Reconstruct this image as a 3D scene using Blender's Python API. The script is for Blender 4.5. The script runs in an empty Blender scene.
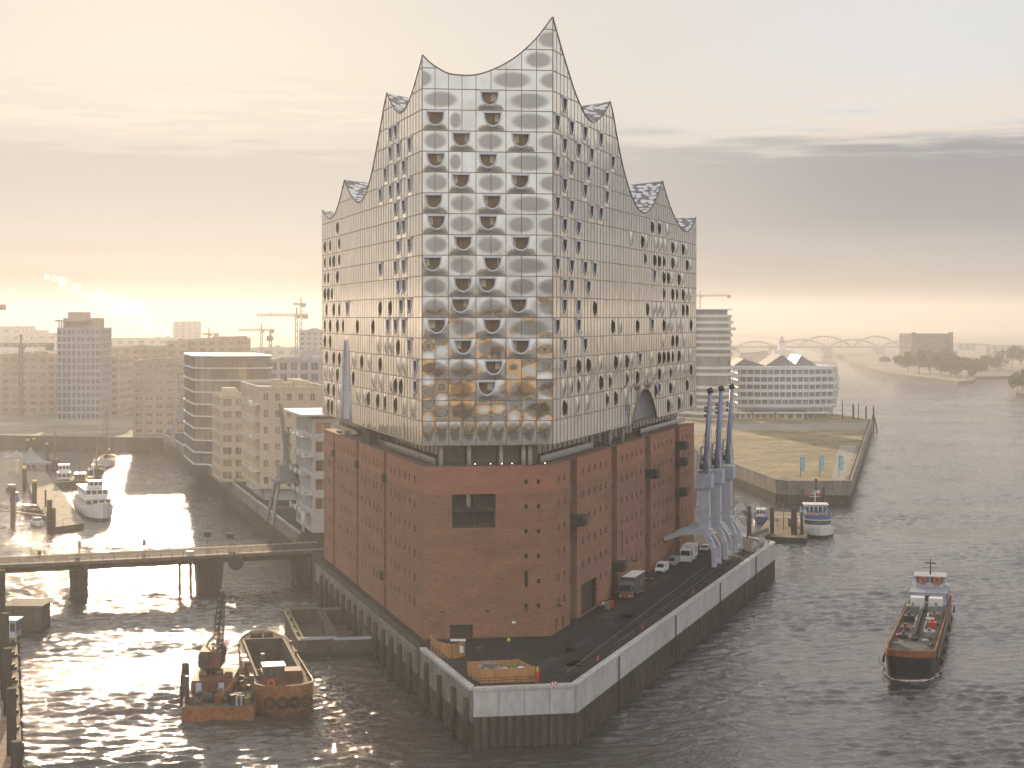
import bpy, bmesh, math, random
from math import sin, cos, tan, pi, radians as R, sqrt, atan2, hypot, exp
from mathutils import Vector, Matrix
random.seed(7)
S = bpy.context.scene
COL = S.collection

# ------------------------------------------------------------------ camera
F, CX, HY, ZC = 1650.0, 512.0, 318.0, 61.5       # focal length in px, principal column, horizon row, camera height
cam = bpy.data.cameras.new('camera')
cam.sensor_width = 36.0
cam.lens = F / 1024 * 36.0
cam.shift_y = -(384 - HY) / 1024
cam.clip_start, cam.clip_end = 1.0, 40000.0
cam_o = bpy.data.objects.new('camera', cam); COL.objects.link(cam_o)
cam_o.location = (0, 0, ZC); cam_o.rotation_euler = (R(90), 0, 0)
S.camera = cam_o

# ------------------------------------------------------------------ light
SUN_EL, SUN_AZ = R(10.8), math.atan((165 - CX) / F)      # azimuth measured from +Y towards +X
SUND = Vector((sin(SUN_AZ) * cos(SUN_EL), cos(SUN_AZ) * cos(SUN_EL), sin(SUN_EL)))
sl = bpy.data.lights.new('sun', 'SUN'); sl.energy = 4.2; sl.angle = R(0.53); sl.color = (1.0, 0.76, 0.49)
so = bpy.data.objects.new('sun', sl); COL.objects.link(so)
so.rotation_euler = SUND.to_track_quat('Z', 'Y').to_euler()

W = bpy.data.worlds.new('World'); S.world = W; W.use_nodes = True
def build_sky():
    nt = W.node_tree; nt.nodes.clear(); N = nt.nodes; L = nt.links
    def nd(t, **k):
        n = N.new(t)
        for a, b in k.items(): setattr(n, a, b)
        return n
    def inp(sock, v):
        if hasattr(v, 'links'): L.new(v, sock)
        else: sock.default_value = v
    def m(op, a, b=0.0, c=0.0, clamp=False):
        n = nd('ShaderNodeMath', operation=op); n.use_clamp = clamp
        for i, v in enumerate((a, b, c)): inp(n.inputs[i], v)
        return n.outputs[0]
    def ramp(x, lo, hi):
        n = nd('ShaderNodeMapRange', interpolation_type='SMOOTHSTEP')
        inp(n.inputs[0], x); inp(n.inputs[1], lo); inp(n.inputs[2], hi)
        return n.outputs[0]
    def mix(f, a, b):
        n = nd('ShaderNodeMix', data_type='RGBA'); inp(n.inputs[0], f)
        for s, v in ((n.inputs[6], a), (n.inputs[7], b)):
            if hasattr(v, 'links'): L.new(v, s)
            else: s.default_value = (*v, 1)
        return n.outputs[2]
    tc = nd('ShaderNodeTexCoord').outputs['Generated']
    sep = nd('ShaderNodeSeparateXYZ'); L.new(tc, sep.inputs[0])
    x, y, z = sep.outputs
    sky = nd('ShaderNodeTexSky', sky_type='NISHITA', sun_disc=False, sun_elevation=SUN_EL, sun_rotation=SUN_AZ,
             altitude=60, air_density=1.0, dust_density=2.5, ozone_density=1.0)
    dotn = nd('ShaderNodeVectorMath', operation='DOT_PRODUCT'); L.new(tc, dotn.inputs[0]); dotn.inputs[1].default_value = SUND
    near = ramp(dotn.outputs['Value'], 0.895, 0.998)            # towards the sun
    front = ramp(dotn.outputs['Value'], -0.6, 0.6)
    # long flat cloud sheets
    sc = nd('ShaderNodeCombineXYZ'); inp(sc.inputs[0], m('MULTIPLY', x, 3.2)); inp(sc.inputs[1], m('MULTIPLY', y, 2.2)); inp(sc.inputs[2], m('MULTIPLY', z, 42.0))
    n1 = nd('ShaderNodeTexNoise'); L.new(sc.outputs[0], n1.inputs['Vector']); n1.inputs['Scale'].default_value = 1.6; n1.inputs['Detail'].default_value = 7; n1.inputs['Roughness'].default_value = .58
    n2 = nd('ShaderNodeTexNoise'); L.new(sc.outputs[0], n2.inputs['Vector']); n2.inputs['Scale'].default_value = 5.0; n2.inputs['Detail'].default_value = 6
    w = m('MULTIPLY_ADD', m('SUBTRACT', n1.outputs['Fac'], .5), 0.034, z)
    w2 = m('MULTIPLY_ADD', m('SUBTRACT', n2.outputs['Fac'], .5), 0.042, w)
    # deck between about 2 and 6 degrees, lit fringe above it, thin high veil overhead
    deck = m('MULTIPLY', ramp(w, 0.010, 0.060), m('SUBTRACT', 1.0, ramp(w2, 0.092, 0.118)))
    fringe = m('MULTIPLY', ramp(w2, 0.094, 0.112), m('SUBTRACT', 1.0, ramp(w2, 0.112, 0.165)))
    fringe = m('MULTIPLY', fringe, m('MULTIPLY_ADD', ramp(n2.outputs['Fac'], .40, .60), .8, .2))
    veil_col = mix(near, SKY['veil_far'], SKY['veil_near'])
    base = mix(m('MULTIPLY', SKY['veil'], ramp(front, 0.0, 1.0)), sky.outputs[0], veil_col)
    base = mix(m('MULTIPLY', ramp(z, .20, .50), .85), base, SKY['high'])
    c1 = mix(m('MULTIPLY', fringe, .92), base, mix(near, SKY['fringe_far'], SKY['fringe_near']))
    back = mix(m('MULTIPLY_ADD', ramp(n1.outputs['Fac'], .36, .66), .2, .8), sky.outputs[0], SKY['back'])
    deck_col = mix(front, SKY['deck_back'], mix(near, SKY['deck_far'], SKY['deck_near']))
    c2 = mix(m('MULTIPLY', deck, .97), c1, deck_col)
    low = m('SUBTRACT', 1.0, ramp(w, 0.012, 0.060))
    c2 = mix(m('MULTIPLY', low, .99), c2, mix(near, SKY['low_far'], SKY['low_near']))
    c3 = mix(ramp(front, .15, .45), back, c2)
    bg = nd('ShaderNodeBackground'); L.new(c3, bg.inputs[0]); bg.inputs[1].default_value = 0.10
    out = nd('ShaderNodeOutputWorld'); L.new(bg.outputs[0], out.inputs[0])
SKY = dict(high=(7.0, 6.8, 6.7), low_near=(3.0, 2.7, 2.4), low_far=(2.0, 2.0, 2.0), veil=.965, veil_near=(5.2, 5.0, 4.8), veil_far=(5.9, 6.0, 6.1), fringe_near=(6.4, 5.8, 5.1), fringe_far=(6.8, 6.0, 5.2),
           deck_near=(5.2, 4.8, 4.4), deck_far=(2.6, 2.6, 2.75), deck_back=(6.4, 6.4, 6.4), back=(10.4, 10.2, 10.1))
build_sky()

S.view_settings.view_transform = 'Standard'; S.view_settings.look = 'None'
S.view_settings.gamma = 1.0; S.view_settings.use_curve_mapping = False
S.view_settings.exposure = 0.28
S.render.engine = 'CYCLES'
cy = S.cycles
cy.use_denoising = True
try: cy.denoiser = 'OPENIMAGEDENOISE'
except Exception: pass
cy.max_bounces = 6; cy.diffuse_bounces = 2; cy.glossy_bounces = 4; cy.transmission_bounces = 2; cy.volume_bounces = 1
cy.transparent_max_bounces = 12
cy.sample_clamp_direct = 0; cy.sample_clamp_indirect = 6.0
cy.caustics_reflective = False; cy.caustics_refractive = False

# ------------------------------------------------------------------ layout helpers
def P(x, y, Y): return Vector(((x - CX) * Y / F, Y, ZC - (y - HY) * Y / F))      # photo pixel at distance Y
def G(x, y, z=0.0): return P(x, y, (ZC - z) * F / (y - HY))                      # photo pixel on the level z

# ------------------------------------------------------------------ materials
MATS = {}
def nodes(name):
    m = bpy.data.materials.new(name); m.use_nodes = True
    nt = m.node_tree; b = nt.nodes['Principled BSDF']
    return m, nt, b
def mat(name, col, rough=.7, metal=0.0, var=.18, scale=.6, bump=0.0, bscale=None, spec=None, stretch=(1, 1, 1), var2=0.0, scale2=9.0, tint=None):
    """plain paint, stone, wood ... : base colour with two sizes of worn unevenness and an optional bump"""
    if name in MATS: return MATS[name]
    m, nt, b = nodes(name); N, L = nt.nodes, nt.links
    b.inputs['Roughness'].default_value = rough; b.inputs['Metallic'].default_value = metal
    if spec is not None: b.inputs['Specular IOR Level'].default_value = spec
    g = N.new('ShaderNodeNewGeometry'); mp = N.new('ShaderNodeMapping'); mp.inputs['Scale'].default_value = stretch
    L.new(g.outputs['Position'], mp.inputs[0])
    n = N.new('ShaderNodeTexNoise'); n.inputs['Scale'].default_value = scale; n.inputs['Detail'].default_value = 6
    L.new(mp.outputs[0], n.inputs['Vector'])
    r = N.new('ShaderNodeValToRGB'); r.color_ramp.elements[0].position = .3; r.color_ramp.elements[1].position = .7
    c0 = [max(0, c * (1 - var)) for c in col]; c1 = [min(1, c * (1 + var)) for c in col]
    if tint: c0 = [c0[i] * tint[i] for i in range(3)]
    r.color_ramp.elements[0].color = (*c0, 1); r.color_ramp.elements[1].color = (*c1, 1)
    L.new(n.outputs['Fac'], r.inputs[0]); last = r.outputs[0]
    if var2:
        n2 = N.new('ShaderNodeTexNoise'); n2.inputs['Scale'].default_value = scale2; n2.inputs['Detail'].default_value = 3
        L.new(mp.outputs[0], n2.inputs['Vector'])
        mx = N.new('ShaderNodeMix'); mx.data_type = 'RGBA'; mx.blend_type = 'MULTIPLY'; mx.inputs[0].default_value = 1
        mr = N.new('ShaderNodeMapRange'); mr.inputs[1].default_value = .3; mr.inputs[2].default_value = .7; mr.inputs[3].default_value = 1 - var2; mr.inputs[4].default_value = 1 + var2
        L.new(n2.outputs['Fac'], mr.inputs[0]); L.new(last, mx.inputs[6]); L.new(mr.outputs[0], mx.inputs[7]); last = mx.outputs[2]
    L.new(last, b.inputs['Base Color'])
    if bump:
        nb = N.new('ShaderNodeTexNoise'); nb.inputs['Scale'].default_value = bscale or scale * 4; nb.inputs['Detail'].default_value = 5
        L.new(mp.outputs[0], nb.inputs['Vector'])
        bp = N.new('ShaderNodeBump'); bp.inputs['Strength'].default_value = 1; bp.inputs['Distance'].default_value = bump
        L.new(nb.outputs['Fac'], bp.inputs['Height']); L.new(bp.outputs[0], b.inputs['Normal'])
    MATS[name] = m; return m
def glass(name, col, rough=.05, metal=.5, var=.12, scale=.3):
    return mat(name, col, rough, metal, var, scale)

# ------------------------------------------------------------------ mesh builder
class MB:
    def __init__(s): s.v = []; s.f = []; s.mi = []; s.uv = {}; s.sm = set()
    def vert(s, p): s.v.append(tuple(p)); return len(s.v) - 1
    def face(s, idx, m=0, uv=None, smooth=False):
        if uv: s.uv[len(s.f)] = uv
        if smooth: s.sm.add(len(s.f))
        s.f.append(tuple(idx)); s.mi.append(m)
    def poly(s, pts, m=0, uv=None, smooth=False): s.face([s.vert(p) for p in pts], m, uv, smooth)
    def hexa(s, b, t, m=0):                     # b, t: four bottom, four top points, counter-clockwise from above
        i = [s.vert(p) for p in list(b) + list(t)]
        for q in ((3, 2, 1, 0), (4, 5, 6, 7), (0, 1, 5, 4), (1, 2, 6, 5), (2, 3, 7, 6), (3, 0, 4, 7)): s.face([i[k] for k in q], m)
    def box(s, c, d, m=0, rz=0.0, M=None):      # c = centre of the base, d = size
        x, y, z = d[0] / 2, d[1] / 2, d[2]; T = Matrix.Translation(c) @ Matrix.Rotation(rz, 4, 'Z')
        if M is not None: T = M @ T
        q = [(-x, -y), (x, -y), (x, y), (-x, y)]
        s.hexa([T @ Vector((a, b, 0)) for a, b in q], [T @ Vector((a, b, z)) for a, b in q], m)
    def prism(s, pts, z0, z1, m=0, mtop=None, bottom=True):
        n = len(pts); area = sum(pts[i][0] * pts[(i + 1) % n][1] - pts[(i + 1) % n][0] * pts[i][1] for i in range(n))
        if area < 0: pts = pts[::-1]
        b = [s.vert((p[0], p[1], z0)) for p in pts]; t = [s.vert((p[0], p[1], z1)) for p in pts]
        for i in range(n): j = (i + 1) % n; s.face((b[i], b[j], t[j], t[i]), m)
        s.face(t, m if mtop is None else mtop)
        if bottom: s.face(b[::-1], m)
    def beam(s, a, b, w, h=None, m=0, up=(0, 0, 1)):
        a, b = Vector(a), Vector(b); h = h or w; d = (b - a)
        if d.length < 1e-6: return
        d.normalize(); u = Vector(up)
        if abs(d.dot(u)) > .98: u = Vector((1, 0, 0))
        r = d.cross(u).normalized(); u = r.cross(d).normalized()
        q = [(-1, -1), (1, -1), (1, 1), (-1, 1)]
        i = [s.vert(p + r * (w / 2 * c) + u * (h / 2 * e)) for p in (a, b) for c, e in q]
        for k in range(4): l = (k + 1) % 4; s.face((i[k], i[l], i[4 + l], i[4 + k]), m)
        s.face((i[3], i[2], i[1], i[0]), m); s.face((i[4], i[5], i[6], i[7]), m)
    def tube(s, pts, r, n=8, m=0, cap=True):
        pts = [Vector(p) for p in pts]; rr = r if isinstance(r, (list, tuple)) else [r] * len(pts)
        rings = []; prev = None
        for k, p in enumerate(pts):
            d = (pts[min(k + 1, len(pts) - 1)] - pts[max(k - 1, 0)])
            d = d.normalized() if d.length > 1e-9 else Vector((0, 0, 1))
            if prev is None:
                u = d.orthogonal().normalized()
            else:
                u = (prev - d * prev.dot(d)); u = u.normalized() if u.length > 1e-6 else d.orthogonal().normalized()
            prev = u; w = d.cross(u)
            rings.append([s.vert(p + (u * cos(2 * pi * j / n) + w * sin(2 * pi * j / n)) * rr[k]) for j in range(n)])
        for a, b in zip(rings, rings[1:]):
            for j in range(n): l = (j + 1) % n; s.face((a[j], a[l], b[l], b[j]), m, smooth=n > 5)
        if cap: s.face(rings[0][::-1], m); s.face(rings[-1], m)
    def loft(s, rings, m=0, closed=True, smooth=False, caps=(False, False)):
        ids = [[s.vert(p) for p in r] for r in rings]; n = len(rings[0])
        for a, b in zip(ids, ids[1:]):
            for j in range(n if closed else n - 1): l = (j + 1) % n; s.face((a[j], a[l], b[l], b[j]), m, smooth=smooth)
        if caps[0]: s.face(ids[0][::-1], m)
        if caps[1]: s.face(ids[-1], m)
    def ball(s, c, r, m=0, n=8, k=6, sq=(1, 1, 1)):
        s.loft([[(c[0] + r * sq[0] * sin(pi * i / k) * cos(2 * pi * j / n), c[1] + r * sq[1] * sin(pi * i / k) * sin(2 * pi * j / n), c[2] - r * sq[2] * cos(pi * i / k)) for j in range(n)]
                for i in range(k + 1)], m, smooth=True)
    def torus(s, c, r, t, axis=(0, 1, 0), m=0, n=16, k=6):
        ax = Vector(axis).normalized(); u = ax.orthogonal().normalized(); w = ax.cross(u); c = Vector(c)
        rings = []
        for i in range(n + 1):
            d = u * cos(2 * pi * i / n) + w * sin(2 * pi * i / n)
            rings.append([c + d * (r + t * cos(2 * pi * j / k)) + ax * (t * sin(2 * pi * j / k)) for j in range(k)])
        s.loft(rings, m, smooth=True)
    def build(s, name, mats, parent=None, loc=None, rz=0.0):
        me = bpy.data.meshes.new(name); me.from_pydata(s.v, [], s.f)
        for mm in (mats if isinstance(mats, (list, tuple)) else [mats]): me.materials.append(mm)
        me.polygons.foreach_set('material_index', s.mi)
        if s.sm: me.polygons.foreach_set('use_smooth', [i in s.sm for i in range(len(s.f))])
        if s.uv:
            ul = me.uv_layers.new(name='UVMap'); d = ul.data
            for p in me.polygons:
                q = s.uv.get(p.index)
                if q:
                    for li, c in zip(p.loop_indices, q): d[li].uv = c
        me.update()
        o = bpy.data.objects.new(name, me); COL.objects.link(o)
        if parent is not None: o.parent = parent
        if loc is not None: o.location = loc
        if rz: o.rotation_euler.z = rz
        return o
def tag(o, label=None, cat=None, group=None, kind=None):
    for k, v in (('label', label), ('category', cat), ('group', group), ('kind', kind)):
        if v: o[k] = v
    return o
def thing(name, label, cat, loc=(0, 0, 0), rz=0.0, group=None):
    o = bpy.data.objects.new(name, None); COL.objects.link(o); o.empty_display_size = 1
    o.location = loc; o.rotation_euler.z = rz
    return tag(o, label, cat, group)
def copy_tree(o, parent=None):
    c = o.copy(); COL.objects.link(c)
    if parent is not None: c.parent = parent
    for ch in list(o.children): copy_tree(ch, c)
    return c
def dup(o, loc, rz=None, label=None, group=None):
    c = copy_tree(o); c.location = loc
    if rz is not None: c.rotation_euler.z = rz
    return tag(c, label, None, group)
# ------------------------------------------------------------------ setting: water, land, air
def water_mat():
    m, nt, b = nodes('river water'); N, L = nt.nodes, nt.links
    b.inputs['Base Color'].default_value = (.036, .032, .030, 1); b.inputs['Roughness'].default_value = .05
    b.inputs['IOR'].default_value = 1.4; b.inputs['Specular IOR Level'].default_value = 1.0
    g = N.new('ShaderNodeNewGeometry')
    def noise(scale, detail, st, rot=0.0, rough=.55, dist=0.0):
        mp = N.new('ShaderNodeMapping'); mp.inputs['Scale'].default_value = st; mp.inputs['Rotation'].default_value = (0, 0, rot)
        L.new(g.outputs['Position'], mp.inputs[0])
        n = N.new('ShaderNodeTexNoise'); n.inputs['Scale'].default_value = scale; n.inputs['Detail'].default_value = detail
        n.inputs['Roughness'].default_value = rough; n.inputs['Distortion'].default_value = dist
        L.new(mp.outputs[0], n.inputs['Vector']); return n.outputs['Fac']
    big = noise(.055, 2, (1, 1.7, 1), R(14)); mid = noise(.27, 5, (1, 1.35, 1), R(-12), .62, .8); fine = noise(1.1, 3, (1, 1.5, 1), R(20))
    gust = noise(.012, 3, (1, 1.6, 1), R(10))
    def add(a, fa, c, fc):
        m1 = N.new('ShaderNodeMath'); m1.operation = 'MULTIPLY'; L.new(a, m1.inputs[0]); m1.inputs[1].default_value = fa
        m2 = N.new('ShaderNodeMath'); m2.operation = 'MULTIPLY_ADD'; L.new(c, m2.inputs[0]); m2.inputs[1].default_value = fc; L.new(m1.outputs[0], m2.inputs[2])
        return m2.outputs[0]
    h = add(big, .25, mid, .45); h = add(h, 1.0, fine, .16)
    mr = N.new('ShaderNodeMapRange'); L.new(gust, mr.inputs[0]); mr.inputs[1].default_value = .35; mr.inputs[2].default_value = .65; mr.inputs[3].default_value = .65; mr.inputs[4].default_value = 1.1
    sy = N.new('ShaderNodeSeparateXYZ'); L.new(g.outputs['Position'], sy.inputs[0]); fy = N.new('ShaderNodeMapRange'); L.new(sy.outputs[1], fy.inputs[0])
    for i, v in ((1, 800), (2, 1700), (3, 1.0), (4, 4.0)): fy.inputs[i].default_value = v      # finer relief where the sheet has no modelled waves
    hm = N.new('ShaderNodeMath'); hm.operation = 'MULTIPLY'; L.new(h, hm.inputs[0]); L.new(fy.outputs[0], hm.inputs[1]); h = hm.outputs[0]
    bp = N.new('ShaderNodeBump'); bp.inputs['Distance'].default_value = 1.0; L.new(mr.outputs[0], bp.inputs['Strength'])
    L.new(h, bp.inputs['Height']); L.new(bp.outputs[0], b.inputs['Normal'])
    return m
import numpy as np
def water_mesh():
    """one sheet to the horizon; the part in view carries real wind waves, the rest is flat"""
    X0, X1, Y0, Y1 = -175.0, 620.0, 205.0, 1700.0; nx, ny = 960, 1200
    xs = np.linspace(X0, X1, nx); ys = Y0 + (Y1 - Y0) * (np.linspace(0, 1, ny) ** 1.75); X, Y = np.meshgrid(xs, ys)
    r = np.random.RandomState(5); H = np.zeros_like(X)
    gust = np.zeros_like(X)
    for i in range(10): th = r.uniform(0, 6.28); k = 2 * np.pi / r.uniform(45, 170); gust += np.sin(k * (X * np.cos(th) + 1.8 * Y * np.sin(th)) + r.uniform(0, 6.28))
    gust = 1 + .16 * gust
    for i in range(64):
        lam = 1.75 * (3.6 ** (r.uniform(0, 1) ** 1.5)); th = R(98) + r.normal(0, .5); s = WAVE * (1.0 if lam < 4 else .6)
        kx, ky = np.cos(th) * 2 * np.pi / lam, np.sin(th) * 2 * np.pi / lam
        w = .5 * np.sin(kx * X + ky * Y + r.uniform(0, 6.28) + .6 * np.sin(X / r.uniform(9, 25) + Y / r.uniform(9, 25))) + .5
        H += s * lam / (2 * np.pi) * (2 * w ** 1.5 - .9)
    H *= gust
    e = np.minimum(np.minimum((X - X0) / 15, (X1 - X) / 15), np.minimum((Y - Y0) / 6, (Y1 - Y) / 500)).clip(0, 1)
    calm = 1 - .15 * np.clip((-25 - X) / 60, 0, 1) * np.clip((Y - 380) / 80, 0, 1)       # the sheltered basin
    H *= e * calm * (1 - .5 * np.clip((Y - 320) / 380, 0, 1)) * (1 + .5 * np.clip((Y - 800) / 500, 0, 1))
    V = np.stack([X, Y, H], -1).reshape(-1, 3).astype(np.float32); n = len(V)
    far = np.array([(-9000, -3000), (X0, -3000), (X1, -3000), (9000, -3000), (-9000, Y0), (9000, Y0), (-9000, Y1), (9000, Y1), (-9000, 8000), (X0, 8000), (X1, 8000), (9000, 8000)], np.float32)
    V = np.vstack([V, np.hstack([far, np.zeros((12, 1), np.float32)])])
    a = (np.arange(ny - 1)[:, None] * nx + np.arange(nx - 1)[None]).ravel(); Q = np.stack([a, a + 1, a + nx + 1, a + nx], -1)
    c0, c1, c2, c3 = 0, nx - 1, (ny - 1) * nx, ny * nx - 1
    ex = np.array([(n, n + 1, c0, n + 4), (n + 1, n + 2, c1, c0), (n + 2, n + 3, n + 5, c1), (n + 4, c0, c2, n + 6), (c1, n + 5, n + 7, c3), (n + 6, c2, n + 9, n + 8), (c2, c3, n + 10, n + 9), (c3, n + 7, n + 11, n + 10)])
    Q = np.vstack([Q, ex]); me = bpy.data.meshes.new('water'); me.vertices.add(len(V)); me.vertices.foreach_set('co', V.ravel())
    me.loops.add(Q.size); me.loops.foreach_set('vertex_index', Q.ravel().astype(np.int32)); me.polygons.add(len(Q)); me.polygons.foreach_set('loop_start', (np.arange(len(Q)) * 4).astype(np.int32))
    me.polygons.foreach_set('use_smooth', np.ones(len(Q), bool)); me.update(calc_edges=True); me.materials.append(water_mat())
    o = bpy.data.objects.new('water', me); COL.objects.link(o); return tag(o, kind='structure')
WAVE = .044
water_mesh()

asphalt = mat('asphalt', (.022, .021, .022), .9, var=.3, scale=.12, var2=.2, scale2=1.5, bump=.01, spec=.15)
paving = mat('paving', (.22, .20, .175), .85, var=.2, scale=.2, var2=.12, scale2=2.0)
farland = mat('haze paled far land', (.19, .175, .145), .9, var=.35, scale=.02, var2=.3, scale2=.08)  # lightened ground tone: part of the distant haze veil is in the colour
grassm = mat('short dry grass', (.19, .15, .07), .95, var=.5, scale=.06, var2=.4, scale2=.35)

HZ = MB()
x0, x1, y0, y1, z0, z1 = -9500, 9500, -3500, 8200, -1.0, 124.0
HZ.hexa([(x0, y0, z0), (x1, y0, z0), (x1, y1, z0), (x0, y1, z0)], [(x0, y0, z1), (x1, y0, z1), (x1, y1, z1), (x0, y1, z1)])
def haze_mat():
    m, nt, b = nodes('morning haze'); nt.nodes.remove(b)
    v = nt.nodes.new('ShaderNodeVolumePrincipled')
    v.inputs['Color'].default_value = (.63, .63, .655, 1); v.inputs['Density'].default_value = .00027; v.inputs['Anisotropy'].default_value = .50
    nt.links.new(v.outputs[0], nt.nodes['Material Output'].inputs['Volume'])
    return m
tag(HZ.build('haze', haze_mat()), kind='stuff')
# ------------------------------------------------------------------ the concert hall
class Wall:
    """a vertical wall: o = start on the plan, u = direction along it, n = outward normal"""
    def __init__(s, a, b, out):
        s.o = Vector((a[0], a[1], 0)); d = Vector((b[0] - a[0], b[1] - a[1], 0)); s.L = d.length; s.u = d.normalized()
        s.n = Vector((s.u.y, -s.u.x, 0))
        if s.n.dot(Vector((out[0], out[1], 0))) < 0: s.n = -s.n
        s.flip = s.u.cross(Vector((0, 0, 1))).dot(s.n) < 0
    def p(s, a, z, d=0.0): return s.o + s.u * a + s.n * d + Vector((0, 0, z))
    def s_of(s, x, d=0.0):
        o = s.o + s.n * d; k = x - CX
        return (k * o.y - F * o.x) / (F * s.u.x - k * s.u.y)
    def sz(s, x, y, d=0.0):
        a = s.s_of(x, d); return a, ZC - (y - HY) * s.p(a, 0, d).y / F
    def quad(s, mb, a0, a1, z0, z1, d=0.0, m=0, uv=None):
        q = [s.p(a0, z0, d), s.p(a1, z0, d), s.p(a1, z1, d), s.p(a0, z1, d)]
        if s.flip: q = q[::-1]; uv = uv[::-1] if uv else None
        mb.poly(q, m, uv)
    def box(s, mb, a0, a1, z0, z1, d0, d1, m=0):
        b = [s.p(a0, z0, d0), s.p(a1, z0, d0), s.p(a1, z0, d1), s.p(a0, z0, d1)]
        t = [v + Vector((0, 0, z1 - z0)) for v in b]
        if (b[1] - b[0]).cross(b[2] - b[1]).z < 0: b, t = b[::-1], t[::-1]
        mb.hexa(b, t, m)
    def holed(s, mb, a0, a1, z0, z1, holes, depth, d=0.0, m=0, mrev=None, mf=None):
        """wall sheet with real rectangular openings and their reveals; mf(z) picks a material by height"""
        cl = lambda v, lo, hi: min(max(v, lo), hi)
        aa = sorted({a0, a1, *[cl(h[0], a0, a1) for h in holes], *[cl(h[1], a0, a1) for h in holes]})
        zz = sorted({z0, z1, *[cl(h[2], z0, z1) for h in holes], *[cl(h[3], z0, z1) for h in holes], *([MID] if mf and z0 < MID < z1 else [])})
        for i in range(len(aa) - 1):
            for k in range(len(zz) - 1):
                ca, cz = (aa[i] + aa[i + 1]) / 2, (zz[k] + zz[k + 1]) / 2
                if any(h[0] < ca < h[1] and h[2] < cz < h[3] for h in holes): continue
                s.quad(mb, aa[i], aa[i + 1], zz[k], zz[k + 1], d, mf(cz) if mf else m)
        r = m if mrev is None else mrev
        for h in holes:
            for (b0, y0, b1, y1) in ((h[0], h[2], h[1], h[2]), (h[1], h[2], h[1], h[3]), (h[1], h[3], h[0], h[3]), (h[0], h[3], h[0], h[2])):
                q = [s.p(b0, y0, d), s.p(b1, y1, d), s.p(b1, y1, d - depth), s.p(b0, y0, d - depth)]
                mb.poly(q if s.flip else q[::-1], r)
MID = 32.3
pA, pB, pS, pN = (-14.84, 272.0), (6.83, 275.0), (43.3, 388.0), (-42.1, 366.0)
WW, SW, NW, EW = Wall(pA, pB, (0, -1)), Wall(pB, pS, (1, -.3)), Wall(pA, pN, (-1, -.3)), Wall(pN, pS, (0, 1))
GZ0, FL0, FLH = 40.4, 44.44, 3.43                 # underside of the glass, first floor line, storey
ZL = [GZ0] + [FL0 + FLH * k for k in range(21)]   # floor lines; row r lies between ZL[r] and ZL[r+1]

def arc_curve(wall, arcs):
    """arcs: lists of photo points from peak to peak -> dense (s, z) polyline"""
    out = []
    for arc in arcs:
        q = [wall.sz(x, y) for x, y in arc]; n = len(q)
        for i in range(n - 1):
            p0, p1, p2, p3 = q[max(i - 1, 0)], q[i], q[i + 1], q[min(i + 2, n - 1)]
            for k in range(6):
                t = k / 6
                out.append(tuple(.5 * (2 * p1[j] + (p2[j] - p0[j]) * t + (2 * p0[j] - 5 * p1[j] + 4 * p2[j] - p3[j]) * t * t + (3 * p1[j] - p0[j] - 3 * p2[j] + p3[j]) * t ** 3) for j in (0, 1)))
    out.append(wall.sz(*arcs[-1][-1]))
    out.sort(key=lambda c: c[0]); return out
def curve_at(c, s):
    if s <= c[0][0]: return c[0][1]
    for (a, z), (b, w) in zip(c, c[1:]):
        if s <= b: return z + (w - z) * (s - a) / max(b - a, 1e-6)
    return c[-1][1]
N_ARCS = [[(422.5, 55), (419, 68), (414.5, 84), (410, 98), (405, 109), (399.5, 113.5), (394, 108), (390, 100), (387, 93)],
          [(387, 93), (384, 107), (380, 130), (375, 157), (371, 176), (367, 190), (363, 199), (358, 203), (352, 197), (348, 189), (344.5, 180)],
          [(344.5, 180), (341, 195), (338, 206), (334.5, 215), (330, 219), (326, 216), (322, 210.5)]]
S_ARCS = [[(552.7, 17), (557, 33), (563, 54), (570, 77), (576, 95), (583, 111), (588, 119), (593.5, 122.5), (600, 118), (606, 110), (610, 101.5)],
          [(610, 101.5), (613, 114), (617, 137), (622, 163), (627, 182), (632, 197), (638, 208.5), (645, 213), (652, 207), (658, 194), (662.5, 181)],
          [(662.5, 181), (666, 194), (671, 209), (676, 220), (681, 228.5), (687, 232), (692, 226), (696, 217)]]
W_ARCS = [[(422.5, 55), (428, 61), (435, 66.5), (448, 73.5), (463, 75.5), (476, 75), (490, 71), (505, 64), (520, 54), (535, 40), (545, 27.5), (552.7, 17)]]
CN, CS_, CW_ = arc_curve(NW, N_ARCS), arc_curve(SW, S_ARCS), arc_curve(WW, W_ARCS)

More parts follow.
